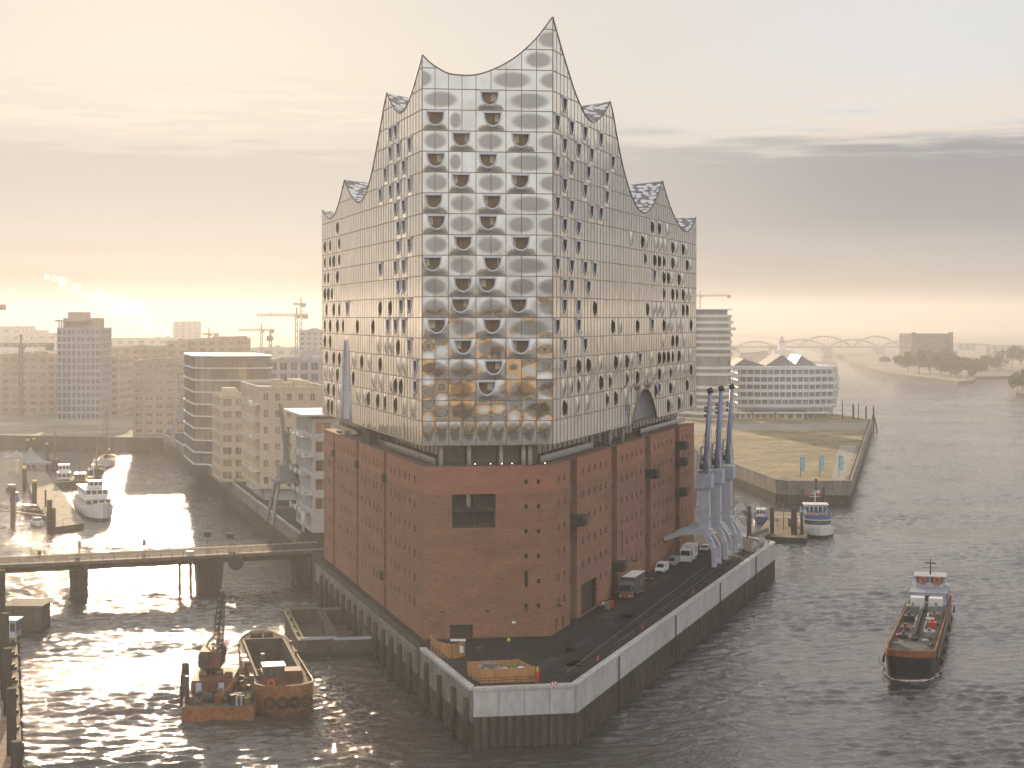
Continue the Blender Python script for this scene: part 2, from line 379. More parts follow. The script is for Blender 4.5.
def skin_mat(name, base, rough, frit):
    """mirror-coated facade glass: slightly uneven coating, printed dot screen towards the pane edges"""
    m, nt, b = nodes(name); N, L = nt.nodes, nt.links
    g = N.new('ShaderNodeNewGeometry')
    n = N.new('ShaderNodeTexNoise'); n.inputs['Scale'].default_value = .22; n.inputs['Detail'].default_value = 4; L.new(g.outputs['Position'], n.inputs['Vector'])
    mr = N.new('ShaderNodeMapRange'); mr.inputs[1].default_value = .3; mr.inputs[2].default_value = .7; mr.inputs[3].default_value = .86; mr.inputs[4].default_value = 1.06
    L.new(n.outputs['Fac'], mr.inputs[0])
    mx = N.new('ShaderNodeMix'); mx.data_type = 'RGBA'; mx.blend_type = 'MULTIPLY'; mx.inputs[0].default_value = 1; mx.inputs[6].default_value = (*base, 1)
    L.new(mr.outputs[0], mx.inputs[7]); col = mx.outputs[2]
    b.inputs['Metallic'].default_value = .88; b.inputs['Roughness'].default_value = rough
    if frit:                                       # soft dark oval of clear glass, in the pane's own UV
        uv = N.new('ShaderNodeUVMap'); uv.uv_map = 'UVMap'
        mp = N.new('ShaderNodeMapping'); mp.vector_type = 'POINT'; mp.inputs['Location'].default_value = (-1.0, -1.0, 0); mp.inputs['Scale'].default_value = (2, 2, 0)
        L.new(uv.outputs[0], mp.inputs[0])
        ln = N.new('ShaderNodeVectorMath'); ln.operation = 'LENGTH'; L.new(mp.outputs[0], ln.inputs[0])
        r = N.new('ShaderNodeMapRange'); r.interpolation_type = 'SMOOTHSTEP'; r.inputs[1].default_value = .62; r.inputs[2].default_value = 1.02
        L.new(ln.outputs['Value'], r.inputs[0])
        m2 = N.new('ShaderNodeMix'); m2.data_type = 'RGBA'; m2.inputs[6].default_value = (*frit, 1); L.new(r.outputs[0], m2.inputs[0]); L.new(col, m2.inputs[7]); col = m2.outputs[2]
        r2 = N.new('ShaderNodeMapRange'); r2.inputs[3].default_value = .05; r2.inputs[4].default_value = rough; L.new(r.outputs[0], r2.inputs[0]); L.new(r2.outputs[0], b.inputs['Roughness'])
    L.new(col, b.inputs['Base Color'])
    return m
skin_west = skin_mat('screen printed glass', (.55, .545, .52), .025, None)
skin_oval = skin_mat('screen printed glass with clear oval', (.55, .545, .52), .025, (.245, .24, .23))
skin_side = skin_mat('mirror facade glass', (.76, .72, .66), .04, None)
mullion = mat('bronze mullion', (.16, .12, .085), .5, .4, .1)
frame_m = mat('loggia frame', (.60, .61, .69), .45, .0, .08)
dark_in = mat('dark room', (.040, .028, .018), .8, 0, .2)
room_m = mat('room behind loggia', (.22, .15, .09), .8, 0, .3, .8)
curtain = mat('pale curtain', (.62, .54, .42), .9, 0, .15, 1.5)
coping = mat('roof coping', (.06, .045, .04), .6, 0, .1)
brick_old = mat('old dark brick', (.245, .122, .078), .9, var=.16, scale=.16, var2=.17, scale2=1.3, stretch=(1, 1, 2.8), bump=.02, bscale=3)
brick_new = mat('new red brick', (.310, .138, .088), .9, var=.12, scale=.22, var2=.12, scale2=1.6, stretch=(1, 1, 2.4), bump=.02, bscale=3)
recess_m = mat('groove lining', (.038, .030, .026), .9, 0, .25, .4)
shutter_m = mat('grey groove shutter', (.10, .085, .075), .8, 0, .15, .5)
winm = glass('dark window glass', (.022, .021, .020), .25, .1)
stone_t = mat('terrace floor', (.17, .11, .075), .85, 0, .2, .4)
concrete_l = mat('pale column', (.42, .39, .35), .8, 0, .1)

hall = thing('concert_hall', 'tall glass concert hall with wavy peaked roof on a red brick warehouse base', 'building', (0, 0, 0))

def frac_cols(wall, pxs): return [0.0] + [wall.s_of(x) for x in pxs] + [wall.L]
COLS_W = frac_cols(WW, (435, 448.5, 462, 476, 491, 506, 521.5, 536.5))
COLS_S = [SW.L * j / 54 for j in range(55)]
COLS_N = [NW.L * j / 44 for j in range(45)]

def emit(mb, wall, grid, m, smooth=True, uvs=None):
    """grid[i][k] of points -> quads"""
    ids = [[mb.vert(p) for p in row] for row in grid]
    for i in range(len(ids) - 1):
        for k in range(len(ids[0]) - 1):
            q = [(i, k), (i + 1, k), (i + 1, k + 1), (i, k + 1)]
            if wall.flip: q = q[::-1]
            a = Vector(grid[q[0][0]][q[0][1]]) - Vector(grid[q[2][0]][q[2][1]]); c = Vector(grid[q[1][0]][q[1][1]]) - Vector(grid[q[3][0]][q[3][1]])
            if a.cross(c).length < 1e-3: continue
            mb.face([ids[x][y] for x, y in q], m, [uvs(x, y) for x, y in q] if uvs else None, smooth)
def pane(mb, wall, curve, a0, a1, z0, z1, amp, m=0, nx=4, nz=4, skip=None, uvbox=None, sags=0.0):
    g = []
    for i in range(nx + 1):
        t = i / nx; a = a0 + (a1 - a0) * t; top = min(z1, curve_at(curve, a)) if curve else z1
        g.append([wall.p(a, z0 + max(top - z0, 0) * k / nz, amp * sin(pi * t) * sin(pi * k / nz) + sags * sin(2 * pi * k / nz) * sin(pi * t)) for k in range(nz + 1)])
    uvs = (lambda i, k: (uvbox[0] + (uvbox[2] - uvbox[0]) * i / nx, uvbox[1] + (uvbox[3] - uvbox[1]) * (g[i][k].z - z0) / (z1 - z0))) if uvbox else None
    if skip:
        for i in range(nx):
            for k in range(nz):
                c = (g[i][k] + g[i + 1][k + 1]) / 2
                if skip((c - wall.o).dot(wall.u), c.z): continue
                q = [g[i][k], g[i + 1][k], g[i + 1][k + 1], g[i][k + 1]]
                mb.poly(q[::-1] if wall.flip else q, m)
    else: emit(mb, wall, g, m, uvs=uvs)

def ring_panel(mb, wall, a0, a1, z0, z1, inner, prof, m=0, rings=6):
    """pane from its rectangular edge in to an opening outline, swelling out by prof(angle point, t)"""
    n = len(inner); ca, cz = sum(p[0] for p in inner) / n, sum(p[1] for p in inner) / n
    out = []
    for (x, z) in inner:                            # radial hit on the rectangle
        dx, dz = x - ca, z - cz
        k = min((((a1 if dx > 0 else a0) - ca) / dx) if abs(dx) > 1e-6 else 1e9, (((z1 if dz > 0 else z0) - cz) / dz) if abs(dz) > 1e-6 else 1e9)
        out.append([ca + dx * k, cz + dz * k])
    for cx_, cz_ in ((a0, z0), (a1, z0), (a1, z1), (a0, z1)):      # snap one vertex into each corner
        i = min(range(n), key=lambda j: hypot(out[j][0] - cx_, out[j][1] - cz_)); out[i] = [cx_, cz_]
    g = []
    for j in range(n + 1):
        j %= n
        g.append([wall.p(out[j][0] + (inner[j][0] - out[j][0]) * k / rings, out[j][1] + (inner[j][1] - out[j][1]) * k / rings, prof(inner[j], k / rings)) for k in range(rings + 1)])
    # inner outline runs counter-clockwise in (s, z): the strip direction is outward -> inward
    ids = [[mb.vert(p) for p in row] for row in g]
    for j in range(n):
        for k in range(rings):
            q = [ids[j][k], ids[j + 1][k], ids[j + 1][k + 1], ids[j][k + 1]]
            mb.face(q[::-1] if wall.flip else q, m, None, True)
    return g

def loggia(wall, a0, a1, z0, z1, off, skin, k_=1.0):
    """glass pane swollen round a U-shaped opening, its tubular frame and the room behind"""
    w, h = a1 - a0, z1 - z0; uw, uh = min(2.9, w * .68), h * .64
    ca = a0 + w / 2 + off * max(0, (w - uw) / 2 - .22); zt = z1 - h * .12
    U = []
    for i in range(25):
        t = pi + pi * i / 24; U.append((ca + uw / 2 * cos(t), zt - .05 - (uh - .05) * (-sin(t)) ** .85))
    for i in range(1, 12): U.append((ca + uw / 2 - uw * i / 12, zt))
    U[0] = (ca - uw / 2, zt - .05); U[24] = (ca + uw / 2, zt - .05)
    def prof(p, t):
        low = (zt - p[1]) / uh
        return k_ * (t * t * (3 - 2 * t)) * (.07 + .19 * max(0, low))
    pm = MB(); g = ring_panel(pm, wall, a0, a1, z0, z1, U, prof, 0)
    o = pm.build('loggia', skin, hall)
    fm = MB(); edge = [g[j][-1] for j in range(25)]
    fm.tube([e + wall.n * .03 for e in edge], .145, 8, 0)
    wall.box(fm, ca - uw / 2 - .12, ca + uw / 2 + .12, zt - .02, zt + .34, -.12, .30)
    fm.build('frame', frame_m, o)
    im = MB(); n = len(U)
    fr = [im.vert(g[j][-1]) for j in range(n)]; bk = [im.vert(wall.p(U[j][0], U[j][1], -.8)) for j in range(n)]
    for j in range(n):
        q = [fr[j], fr[(j + 1) % n], bk[(j + 1) % n], bk[j]]; im.face(q[::-1] if wall.flip else q, 0)
    im.face(bk if not wall.flip else bk[::-1], 1)
    s0 = random.choice((-1, 1)); k0 = random.uniform(.1, .5)
    wall.box(im, ca + s0 * uw * .42 if s0 < 0 else ca + uw * (.42 - k0 * .8), ca + s0 * uw * .42 + uw * k0 * .8 if s0 < 0 else ca + uw * .42, zt - uh * .62, zt - .08, -.74, -.66, 2)
    wall.box(im, ca + uw * .04, ca + uw * .04 + .12, zt - uh * .9, zt - .05, -.72, -.6, 3)
    im.build('room', [dark_in, room_m, curtain, mullion], o)
    return o
def slit(wall, a0, a1, z0, z1, kind, parent, mb=None):
    """pane with a pointed upright slit; its lip swells out on the far ('D') or near ('W') side"""
    w, h = a1 - a0, z1 - z0; lw = min(w * .62, 2.0) * (.55 if kind == 'd' else 1); lh = h * .84; ca, cz = (a0 + a1) / 2, (z0 + z1) / 2
    L = []
    for i in range(14): t = -1 + 2 * i / 14; L.append((ca + lw / 2 * (1 - t * t) ** .9, cz + lh / 2 * t))
    for i in range(14): t = 1 - 2 * i / 14; L.append((ca - lw / 2 * (1 - t * t) ** .9, cz + lh / 2 * t))
    far = {'D': .34, 'd': .25, 'W': .05}[kind]; nr = {'D': .03, 'd': .05, 'W': .42}[kind]
    def prof(p, t):
        side = (p[0] - ca) / (lw / 2 + 1e-6)
        return (t ** 1.6) * (far * max(0, side) + nr * max(0, -side)) * (1 if abs(p[1] - cz) < lh * .49 else .2)
    pm = mb or MB(); g = ring_panel(pm, wall, a0, a1, z0, z1, L, prof, 0, 4)
    n = len(L); fr = [pm.vert(g[j][-1]) for j in range(n)]; bk = [pm.vert(wall.p(L[j][0], L[j][1], -.8)) for j in range(n)]
    for j in range(n):
        q = [fr[j], fr[(j + 1) % n], bk[(j + 1) % n], bk[j]]; pm.face(q[::-1] if wall.flip else q, 1)
    pm.face(bk if not wall.flip else bk[::-1], 1)
    if mb is None: pm.build('slit_window', [skin_side, dark_in], parent)

def row_of(z): return max(0, min(len(ZL) - 2, max(i for i in range(len(ZL) - 1) if ZL[i] <= max(z, GZ0 + .01))))

# ---- west front: rows counted from the bottom; L = loggia over two columns, O = clear oval, F = faint oval
WEST = {1: 'O2-3 O7-8', 2: 'O2-3 L4 O6-7 H8', 3: 'F0-1 O2-3 L4', 4: 'L2 O4-5 L6', 5: 'L0 F2-3 L4 O6-8', 6: 'O0-1 L2 O4-5 L6 H8',
        7: 'F0-1 L2 L4 O6-7 H8', 8: 'L0 O2-3 L4 O6-8', 9: 'O0-1 L2 O4-5 L6 H8', 10: 'L0 F2-3 L4 O6-7 H8', 11: 'L0 O2-3 L4 O6-8',
        12: 'O0-1 L2 O4-5 L6 H8', 13: 'L0 F2-2 L4 O6-8', 14: 'O0-1 L2 O4-5 L6 H8', 15: 'L0 F2-2 L4 O6-8', 16: 'O0-2 L4 O6-8', 17: 'h0 O5-7 H8', 18: 'O7-8', 19: 'H8'}
LOFF = {(2, 4): -.9, (3, 4): .5, (4, 2): .2, (4, 6): -.1, (5, 0): .4, (5, 4): .2, (6, 2): -.5, (6, 6): -.6, (7, 2): .2, (7, 4): -.8, (8, 0): -.9, (8, 4): .3,
        (9, 2): .2, (9, 6): -.1, (10, 0): .3, (10, 4): -.6, (11, 0): -.6, (11, 4): .2, (12, 2): -.4, (12, 6): -.2, (13, 0): .1, (13, 4): -.6, (14, 2): -.3, (14, 6): -.1, (15, 0): .0, (15, 4): .3, (16, 4): -.3}
wm = MB(); grid_m = MB(); used = set(); rw = random.Random(3)
for r, txt in WEST.items():
    for it in txt.split():
        k = it[0]
        if k == 'B': continue
        if k == 'L':
            j = int(it[1:]); loggia(WW, COLS_W[j], COLS_W[j + 2], ZL[r], ZL[r + 1], LOFF.get((r, j), 0), skin_west); used |= {(r, j), (r, j + 1)}
            continue
        if k in 'Hh': j0 = j1 = int(it[1:]); ub = (0, 0, .5, 1) if k == 'H' else (.5, 0, 1, 1)
        else: j0, j1 = (int(c) for c in it[1:].split('-')); ub = (0, 0, 1, 1)
        om = MB(); n = j1 - j0 + 1
        wob = rw.uniform(-.05, .05)
        for q in range(n):
            u0 = ub[0] + (ub[2] - ub[0]) * q / n; u1 = ub[0] + (ub[2] - ub[0]) * (q + 1) / n
            pane(om, WW, CW_, COLS_W[j0 + q], COLS_W[j0 + q + 1], ZL[r], ZL[r + 1], rw.uniform(-.05, .06) * (.35 if r > 6 else 1.6), 0, 6, 6, None, (u0 * 1.04 - .02 + wob, -.06, u1 * 1.04 - .02 + wob, 1.06), rw.uniform(-.02, .02) * (.3 if r > 6 else 1))
            used.add((r, j0 + q))
        if om.f: om.build('oval_window', skin_oval, hall)
for r in range(len(ZL) - 1):
    for j in range(9):
        if (r, j) in used: continue
        if r == 0:                       # lowest panes: each swells round its own clear oval
            om = MB(); pane(om, WW, CW_, COLS_W[j], COLS_W[j + 1], ZL[r], ZL[r + 1], rw.uniform(.05, .10), 0, 8, 8, None, (-.02, -.12, 1.02, .98), rw.uniform(-.02, .02))
            om.build('oval_window', skin_oval, hall); continue
        lim = .018 if r > 6 else .09
        pane(wm, WW, CW_, COLS_W[j], COLS_W[j + 1], ZL[r], ZL[r + 1], rw.uniform(-lim, lim * .6), 0, 6, 6, None, None, rw.uniform(-.04, .04) * (.3 if r > 6 else 1))
wm.build('glass_facade', skin_west, hall)

def hbar(mb, wall, curve, a0, a1, z, wh, d):
    n = 24; run = None
    for i in range(n + 1):
        a = a0 + (a1 - a0) * i / n
        if curve_at(curve, a) > z + .15: run = (run[0], a) if run else (a, a)
        if (curve_at(curve, a) <= z + .15 or i == n) and run:
            if run[1] - run[0] > .05: wall.box(mb, run[0], run[1], z - wh / 2, z + wh / 2, -.04, d)
            run = None
def bars(mb, wall, curve, cols, usedcells, wv, wh, d=.06, pair=None):
    for k, z in enumerate(ZL):
        run = None
        for j in range(len(cols) - 1):
            a0, a1 = cols[j], cols[j + 1]
            hbar(mb, wall, curve, a0, a1, z, wh, d + .02)
    for j in range(len(cols)):
        a = min(max(cols[j], .05), wall.L - .05); top = curve_at(curve, a); k = 0; st = None
        for r in range(len(ZL) - 1):
            z0, z1 = ZL[r], min(ZL[r + 1], top)
            if z0 >= top: break
            hide = usedcells.get((r, j - 1), 0) == 'L' and usedcells.get((r, j), 0) == 'R'
            if not hide: wall.box(mb, a - wv / 2, a + wv / 2, z0 + wh / 2, z1 - (wh / 2 if z1 == ZL[r + 1] else 0), -.04, d)
ucw = {}
for r, txt in WEST.items():
    for it in txt.split():
        if it[0] == 'L': ucw[(r, int(it[1:]))] = 'L'; ucw[(r, int(it[1:]) + 1)] = 'R'
bm_ = MB(); bars(bm_, WW, CW_, COLS_W, ucw, .10, .13); bm_.build('facade_grid', mullion, hall)

# ---- flanks: openings read off the photograph as (x, y, kind)
S_LOG = [(566, 103), (559.5, 120), (572.5, 125), (585.5, 131), (602.5, 137.5), (566, 144), (579, 148), (591, 152.5), (613, 161), (559.5, 162.5), (572.5, 166), (590.5, 171),
         (607.5, 177.5), (566, 184), (585.5, 190), (608, 195), (559, 204), (572.5, 206), (591, 211), (602, 212.5), (566, 225), (579, 226), (566, 245.5), (579, 247), (559.5, 264),
         (572.5, 266), (585.5, 266), (596, 269), (566, 285), (573, 286), (590.5, 288), (566, 306), (579, 306), (559, 327), (579, 327), (566, 347), (585.5, 345), (566, 366),
         (655, 280), (652.5, 328), (641, 354), (660, 388.5)]
S_SLIT = [(652.5, 227, 'D'), (660.7, 228, 'D'), (669, 230, 'W'), (633.5, 239.5, 'W'), (643, 241.5, 'D'), (647.5, 242, 'W'), (657.5, 243, 'W'), (661, 243.7, 'W'), (665, 245, 'W'), (672.5, 247, 'D'), (677, 247.5, 'W'), (684.5, 249, 'D'), (688, 249.5, 'W'),
          (646.7, 258.7, 'd'), (656.2, 260.5, 'D'), (660.2, 261.2, 'D'), (664, 262, 'd'), (672.5, 263, 'D'), (677, 263.7, 'W'), (688, 265, 'D'), (692, 265.5, 'W'),
          (664.5, 277.5, 'D'), (668.7, 278, 'D'), (673, 279, 'W'), (680.5, 279.5, 'D'), (684.5, 280, 'W'), (664, 293.7, 'd'), (672.5, 294.2, 'D'), (676, 295, 'd'), (684, 295.5, 'D'), (688, 296, 'W'), (692, 296, 'W'),
          (596.5, 308, 'D'), (647, 305, 'D'), (656.2, 306.2, 'W'), (660.5, 307.5, 'W'), (664.5, 308.7, 'W'), (674, 309, 'W'), (677, 310.5, 'W'), (683.7, 310, 'D'), (687.7, 310.5, 'D'),
          (612.5, 331, 'D'), (623, 331, 'W'), (637.7, 330, 'D'), (664, 325.7, 'D'), (668.5, 325.7, 'W'), (672.5, 325.7, 'W'), (680, 325, 'W'), (684, 325, 'W'), (691.5, 325, 'D'),
          (664, 340.5, 'W'), (672.5, 341, 'D'), (676.5, 341, 'D'), (686, 340, 'W'), (590, 358, 'D'), (602, 358.7, 'W'), (618, 357.5, 'D'), (623, 358, 'W'), (628, 356.5, 'D'), (633, 358.7, 'W'),
          (652, 353.7, 'W'), (660, 353.7, 'D'), (664.2, 357, 'D'), (668, 357, 'D'), (671.7, 356, 'd'), (680, 355.7, 'D'), (684, 355.7, 'W'), (691.5, 355, 'W'),
          (578.7, 367, 'D'), (565.5, 387, 'W'), (571.7, 386, 'W'), (577, 385.5, 'd'), (590, 382.5, 'W'), (602, 382, 'D'), (612, 380.7, 'd'), (627.5, 378, 'd'), (637.7, 377.5, 'D'), (647, 376, 'W'),
          (655.7, 375, 'W'), (660, 373, 'D'), (664, 372, 'W'), (671.5, 372, 'd'), (680, 370, 'W'), (684, 370, 'W'), (691.5, 368.7, 'D'),
          (565.5, 407.5, 'D'), (579.5, 404, 'W'), (590, 402.5, 'W'), (606.7, 399.5, 'd'), (618, 398, 'D'), (627.7, 396, 'W'), (655.7, 390.5, 'D'), (672, 388, 'D'), (676, 386, 'W'), (687.5, 384.5, 'D'),
          (668, 404.2, 'D'), (672, 404, 'W'), (680, 401, 'D'), (684, 401, 'W'), (691.5, 399, 'D')]
N_LOG = [(388.5, 132), (394, 129), (389, 152), (398, 146), (408, 142.5), (385, 172.5), (394, 169), (403, 165), (380.5, 192.5), (389, 190), (398.5, 186), (408, 183), (393.5, 208), (403, 205), (398, 227), (403, 226),
         (398.5, 246), (408, 245), (394, 266), (403, 265), (398, 286), (403, 286), (379, 274), (347, 303), (399, 306), (408, 306), (386, 330), (393.5, 326), (403, 326), (408, 346), (413, 365), (413, 387)]
N_SLIT = [(336, 227.5, 'D'), (323.5, 247, 'D'), (329.5, 246, 'd'), (339, 244.5, 'd'), (333, 261, 'D'), (329.5, 262.5, 'd'), (323.7, 262, 'd'), (339, 260.5, 'd'), (323.5, 277.5, 'd'), (328.2, 277, 'd'), (336.2, 280.5, 'D'),
          (324.2, 293.7, 'D'), (327, 293.7, 'D'), (329.5, 295, 'd'), (326, 309, 'd'), (333, 305, 'D'), (339, 306, 'd'), (380.5, 302.5, 'D'), (389, 302, 'D'), (324, 325, 'd'), (330, 326, 'D'), (336.2, 327.5, 'D'), (342.5, 330, 'd'),
          (357, 330, 'D'), (372, 330.7, 'D'), (324, 340, 'D'), (329.5, 341, 'D'), (398, 346.2, 'D'), (326, 355, 'D'), (333, 352.5, 'D'), (339.5, 353.7, 'D'), (352.5, 353.7, 'W'), (360.5, 354.2, 'D'), (368, 353.7, 'W'),
          (376, 353.7, 'W'), (380.5, 355, 'D'), (385, 355, 'W'), (389.2, 352.5, 'W'), (324, 371, 'W'), (329.5, 371, 'W'), (336.2, 374.5, 'D'), (353.2, 376.7, 'D'), (372.5, 377.5, 'W'), (380.5, 378.7, 'W'), (389.5, 382.5, 'W'),
          (393.7, 385, 'D'), (398.5, 385.5, 'D'), (398, 363.7, 'W'), (403.2, 365, 'W'), (324, 386, 'W'), (327, 387.5, 'D'), (333, 387.5, 'D'), (339, 390, 'W'), (356.5, 393.7, 'W'), (364.2, 396.2, 'W'), (368, 397.5, 'D'), (376.2, 400, 'D'),
          (384, 403.7, 'd'), (395, 404.5, 'D'), (403.2, 405, 'W'), (412.5, 407, 'W'), (323.8, 401, 'W'), (327, 403.7, 'D'), (330, 405, 'D'), (336.2, 405, 'W'), (339, 407.5, 'D')]
def flank(wall, curve, cols, logs, slits, arch, skin, near_first):
    cells = {}; nrow = len(ZL) - 1; n = len(cols) - 1; cw = cols[1]
    in_arch = lambda a, z: arch and arch(a, z)
    def free(r, j0, j1): return all(0 <= j < n and (r, j) not in cells for j in range(j0, j1))
    def clear(r, j0, j1):
        for j in range(j0, j1 + 1):
            if curve_at(curve, cols[j]) < ZL[r + 1] + .05: return False
        return not any(in_arch(cols[j], z) for j in range(j0, j1 + 1) for z in (ZL[r], ZL[r + 1], (ZL[r] + ZL[r + 1]) / 2))
    for x, y in logs:
        a, z = wall.sz(x, y, .3); r = row_of(z); j = max(0, min(n - 2, round(a / cw) - 1))
        for jj in (j, j - 1, j + 1):
            if free(r, jj, jj + 2) and clear(r, jj, jj + 2):
                loggia(wall, cols[jj], cols[jj + 2], ZL[r], ZL[r + 1], .4, skin, .45); cells[(r, jj)] = 'L'; cells[(r, jj + 1)] = 'R'; break
    big = []
    for x, y, k in slits:
        a, z = wall.sz(x, y, .3); r = row_of(z); j = max(0, min(n - 2, round(a / cw) - 1))
        done = False
        for jj in (j, j - 1, j + 1):
            if free(r, jj, jj + 2) and clear(r, jj, jj + 2):
                big.append((cols[jj], cols[jj + 2], ZL[r], ZL[r + 1], k)); cells[(r, jj)] = 'L'; cells[(r, jj + 1)] = 'R'; done = True; break
        if not done:
            for jj in (j, j + 1, j - 1):
                if free(r, jj, jj + 1) and clear(r, jj, jj + 1):
                    big.append((cols[jj], cols[jj + 1], ZL[r], ZL[r + 1], k)); cells[(r, jj)] = 'S'; break
    mb = MB(); rr = random.Random(5)
    for r in range(nrow):
        for j in range(n):
            if (r, j) in cells: continue
            if max(curve_at(curve, cols[j]), curve_at(curve, cols[j + 1])) <= ZL[r] + .02: continue
            a0, a1 = cols[j], cols[j + 1]
            hit = arch and any(arch(a0 + (a1 - a0) * p, ZL[r] + (ZL[r + 1] - ZL[r]) * q) for p in (0, .25, .5, .75, 1) for q in (0, .25, .5, .75, 1))
            if hit: pane(mb, wall, curve, a0, a1, ZL[r], ZL[r + 1], 0, 0, 8, 12, arch); cells[(r, j)] = 'A'
            else: pane(mb, wall, curve, a0, a1, ZL[r], ZL[r + 1], rr.uniform(-.022, .03), 0, 4, 3)
    mb.build('glass_facade', skin, hall)
    g = MB(); full = {k: v for k, v in cells.items()}
    for k, z in enumerate(ZL):
        run = None
        for j in range(n):
            am = (cols[j] + cols[j + 1]) / 2
            if not in_arch(am, z): hbar(g, wall, curve, cols[j], cols[j + 1], z, .15, .07)
    for j in range(n + 1):
        a = min(max(cols[j], .05), wall.L - .05); top = curve_at(curve, a)
        for r in range(nrow):
            if ZL[r] >= top - .1: break
            if cells.get((r, j - 1)) == 'L' and cells.get((r, j)) == 'R': continue
            if in_arch(a, (ZL[r] + ZL[r + 1]) / 2): continue
            wall.box(g, a - .042, a + .042, ZL[r] + .10, min(ZL[r + 1] - .10, top), -.04, .05)
    g.build('facade_grid', mat('pale bronze mullion', (.27, .22, .165), .5, .4, .1), hall)
    return big
def s_arch(a, z, c=(SW.s_of(632), SW.s_of(656.5))):
    t = (a - c[0]) / (c[1] - c[0])
    return 0 < t < 1 and z < GZ0 + 6.6 * (1 - abs(2 * t - 1) ** 2.1)
def n_arch(a, z, c=(NW.s_of(350.5), NW.s_of(342))):
    t = (a - c[0]) / (c[1] - c[0])
    return 0 < t < 1 and z < GZ0 + 16.5 * (1 - abs(2 * t - 1) ** 2.6)
bigs = [(NW, x) for x in flank(NW, CN, COLS_N, N_LOG, N_SLIT, n_arch, skin_side, True)] + [(SW, x) for x in flank(SW, CS_, COLS_S, S_LOG, S_SLIT, s_arch, skin_side, True)]
bigs.sort(key=lambda q: q[0].p(q[1][0], 0).y)       # the nearest hundred are parts, the rest one part
for w_, q in bigs[:100]: slit(w_, *q, hall)
if len(bigs) > 100:
    rest = MB()
    for w_, q in bigs[100:]: slit(w_, *q, None, rest)
    tag(rest.build('slit_windows', [skin_side, dark_in], hall), kind='stuff')
vault_m = mat('pale vault glass', (.32, .31, .36), .35, .3, .08)
for wall, fn, c, hh, pw in ((SW, s_arch, (SW.s_of(632), SW.s_of(656.5)), 6.6, 2.1), (NW, n_arch, (NW.s_of(350.5), NW.s_of(342)), 16.5, 2.6)):
    vm = MB(); prof = lambda t: GZ0 + hh * (1 - abs(2 * t - 1) ** pw)
    rings = []
    for k in range(5):
        d = -(1.8 if wall is SW else 1.0) * sin(pi / 2 * k / 4); sh = 1 - .45 * (k / 4) ** 2
        rings.append([wall.p((c[0] + c[1]) / 2 + (c[1] - c[0]) * (i / 16 - .5) * sh, GZ0 + (prof(i / 16) - GZ0) * sh, d) for i in range(17)])
    vm.loft(rings, 0, closed=False, smooth=True); vm.poly(rings[-1], 0)
    vo = vm.build('arched_opening', vault_m if wall is SW else mat('pale lilac vault glass', (.60, .58, .64), .5, 0, .05), hall)
    em = MB(); em.tube([p + wall.n * .04 for p in rings[0]], .22, 6); em.build('frame', mullion if wall is SW else frame_m, vo)
EW_top = MB(); ncol = 24
for j in range(ncol):
    a0, a1 = EW.L * j / ncol, EW.L * (j + 1) / ncol
    zt = lambda a: CN[-1][1] + (CS_[-1][1] - CN[-1][1]) * a / EW.L - 3 * 4 * (a / EW.L) * (1 - a / EW.L)
    q = [EW.p(a0, GZ0), EW.p(a1, GZ0), EW.p(a1, zt(a1)), EW.p(a0, zt(a0))]; EW_top.poly(q if not EW.flip else q[::-1])
EW_top.build('glass_facade', skin_side, hall)

# ---- roof: troughs slung between the ridges that join opposite peaks
def roof_mat():
    m, nt, b = nodes('roof sequins'); N, L = nt.nodes, nt.links
    g = N.new('ShaderNodeNewGeometry'); mp = N.new('ShaderNodeMapping'); mp.inputs['Scale'].default_value = (.55, .55, 1.1); L.new(g.outputs['Position'], mp.inputs[0])
    v = N.new('ShaderNodeTexVoronoi'); v.inputs['Scale'].default_value = 1.3; L.new(mp.outputs[0], v.inputs['Vector'])
    r = N.new('ShaderNodeValToRGB'); r.color_ramp.elements[0].position = .42; r.color_ramp.elements[1].position = .55
    r.color_ramp.elements[0].color = (.62, .62, .66, 1); r.color_ramp.elements[1].color = (.13, .12, .13, 1)
    L.new(v.outputs['Distance'], r.inputs[0]); L.new(r.outputs[0], b.inputs['Base Color']); b.inputs['Roughness'].default_value = .6
    return m
def arc_pts(wall, curve, arcs, i, n=16):
    a0, a1 = wall.s_of(arcs[i][0][0]), wall.s_of(arcs[i][-1][0])
    return [wall.p(max(0, min(wall.L, a0 + (a1 - a0) * k / n)), curve_at(curve, a0 + (a1 - a0) * k / n), -.10) for k in range(n + 1)]
rm = MB(); lw_ = (WW.L)
for i in range(3):
    pn, ps = arc_pts(NW, CN, N_ARCS, i), arc_pts(SW, CS_, S_ARCS, i); g = []
    for k in range(17):
        row = []
        for v in range(21):
            t = v / 20; p = pn[k].lerp(ps[k], t)
            sag = 2.2 * 4 * t * (1 - t)
            if i == 0:
                west = curve_at(CW_, WW.L * t) - (CN[0][1] + (CW_[-1][1] - CN[0][1]) * t)
                f = max(0, 1 - k / 7); z = p.z - sag * (1 - f) + west * f
            else: z = p.z - sag
            row.append(Vector((p.x, p.y, z)))
        g.append(row)
    ids = [[rm.vert(p) for p in row] for row in g]
    for a in range(16):
        for b_ in range(20): rm.face((ids[a][b_], ids[a][b_ + 1], ids[a + 1][b_ + 1], ids[a + 1][b_]), 0, None, True)
rm.build('roof', roof_mat(), hall)
cm = MB()
for wall, cv in ((NW, CN), (SW, CS_), (WW, CW_)): cm.tube([wall.p(max(0, min(wall.L, a)), z + .05, .02) for a, z in cv], .12, 5)
cm.build('roof_edge', coping, hall)

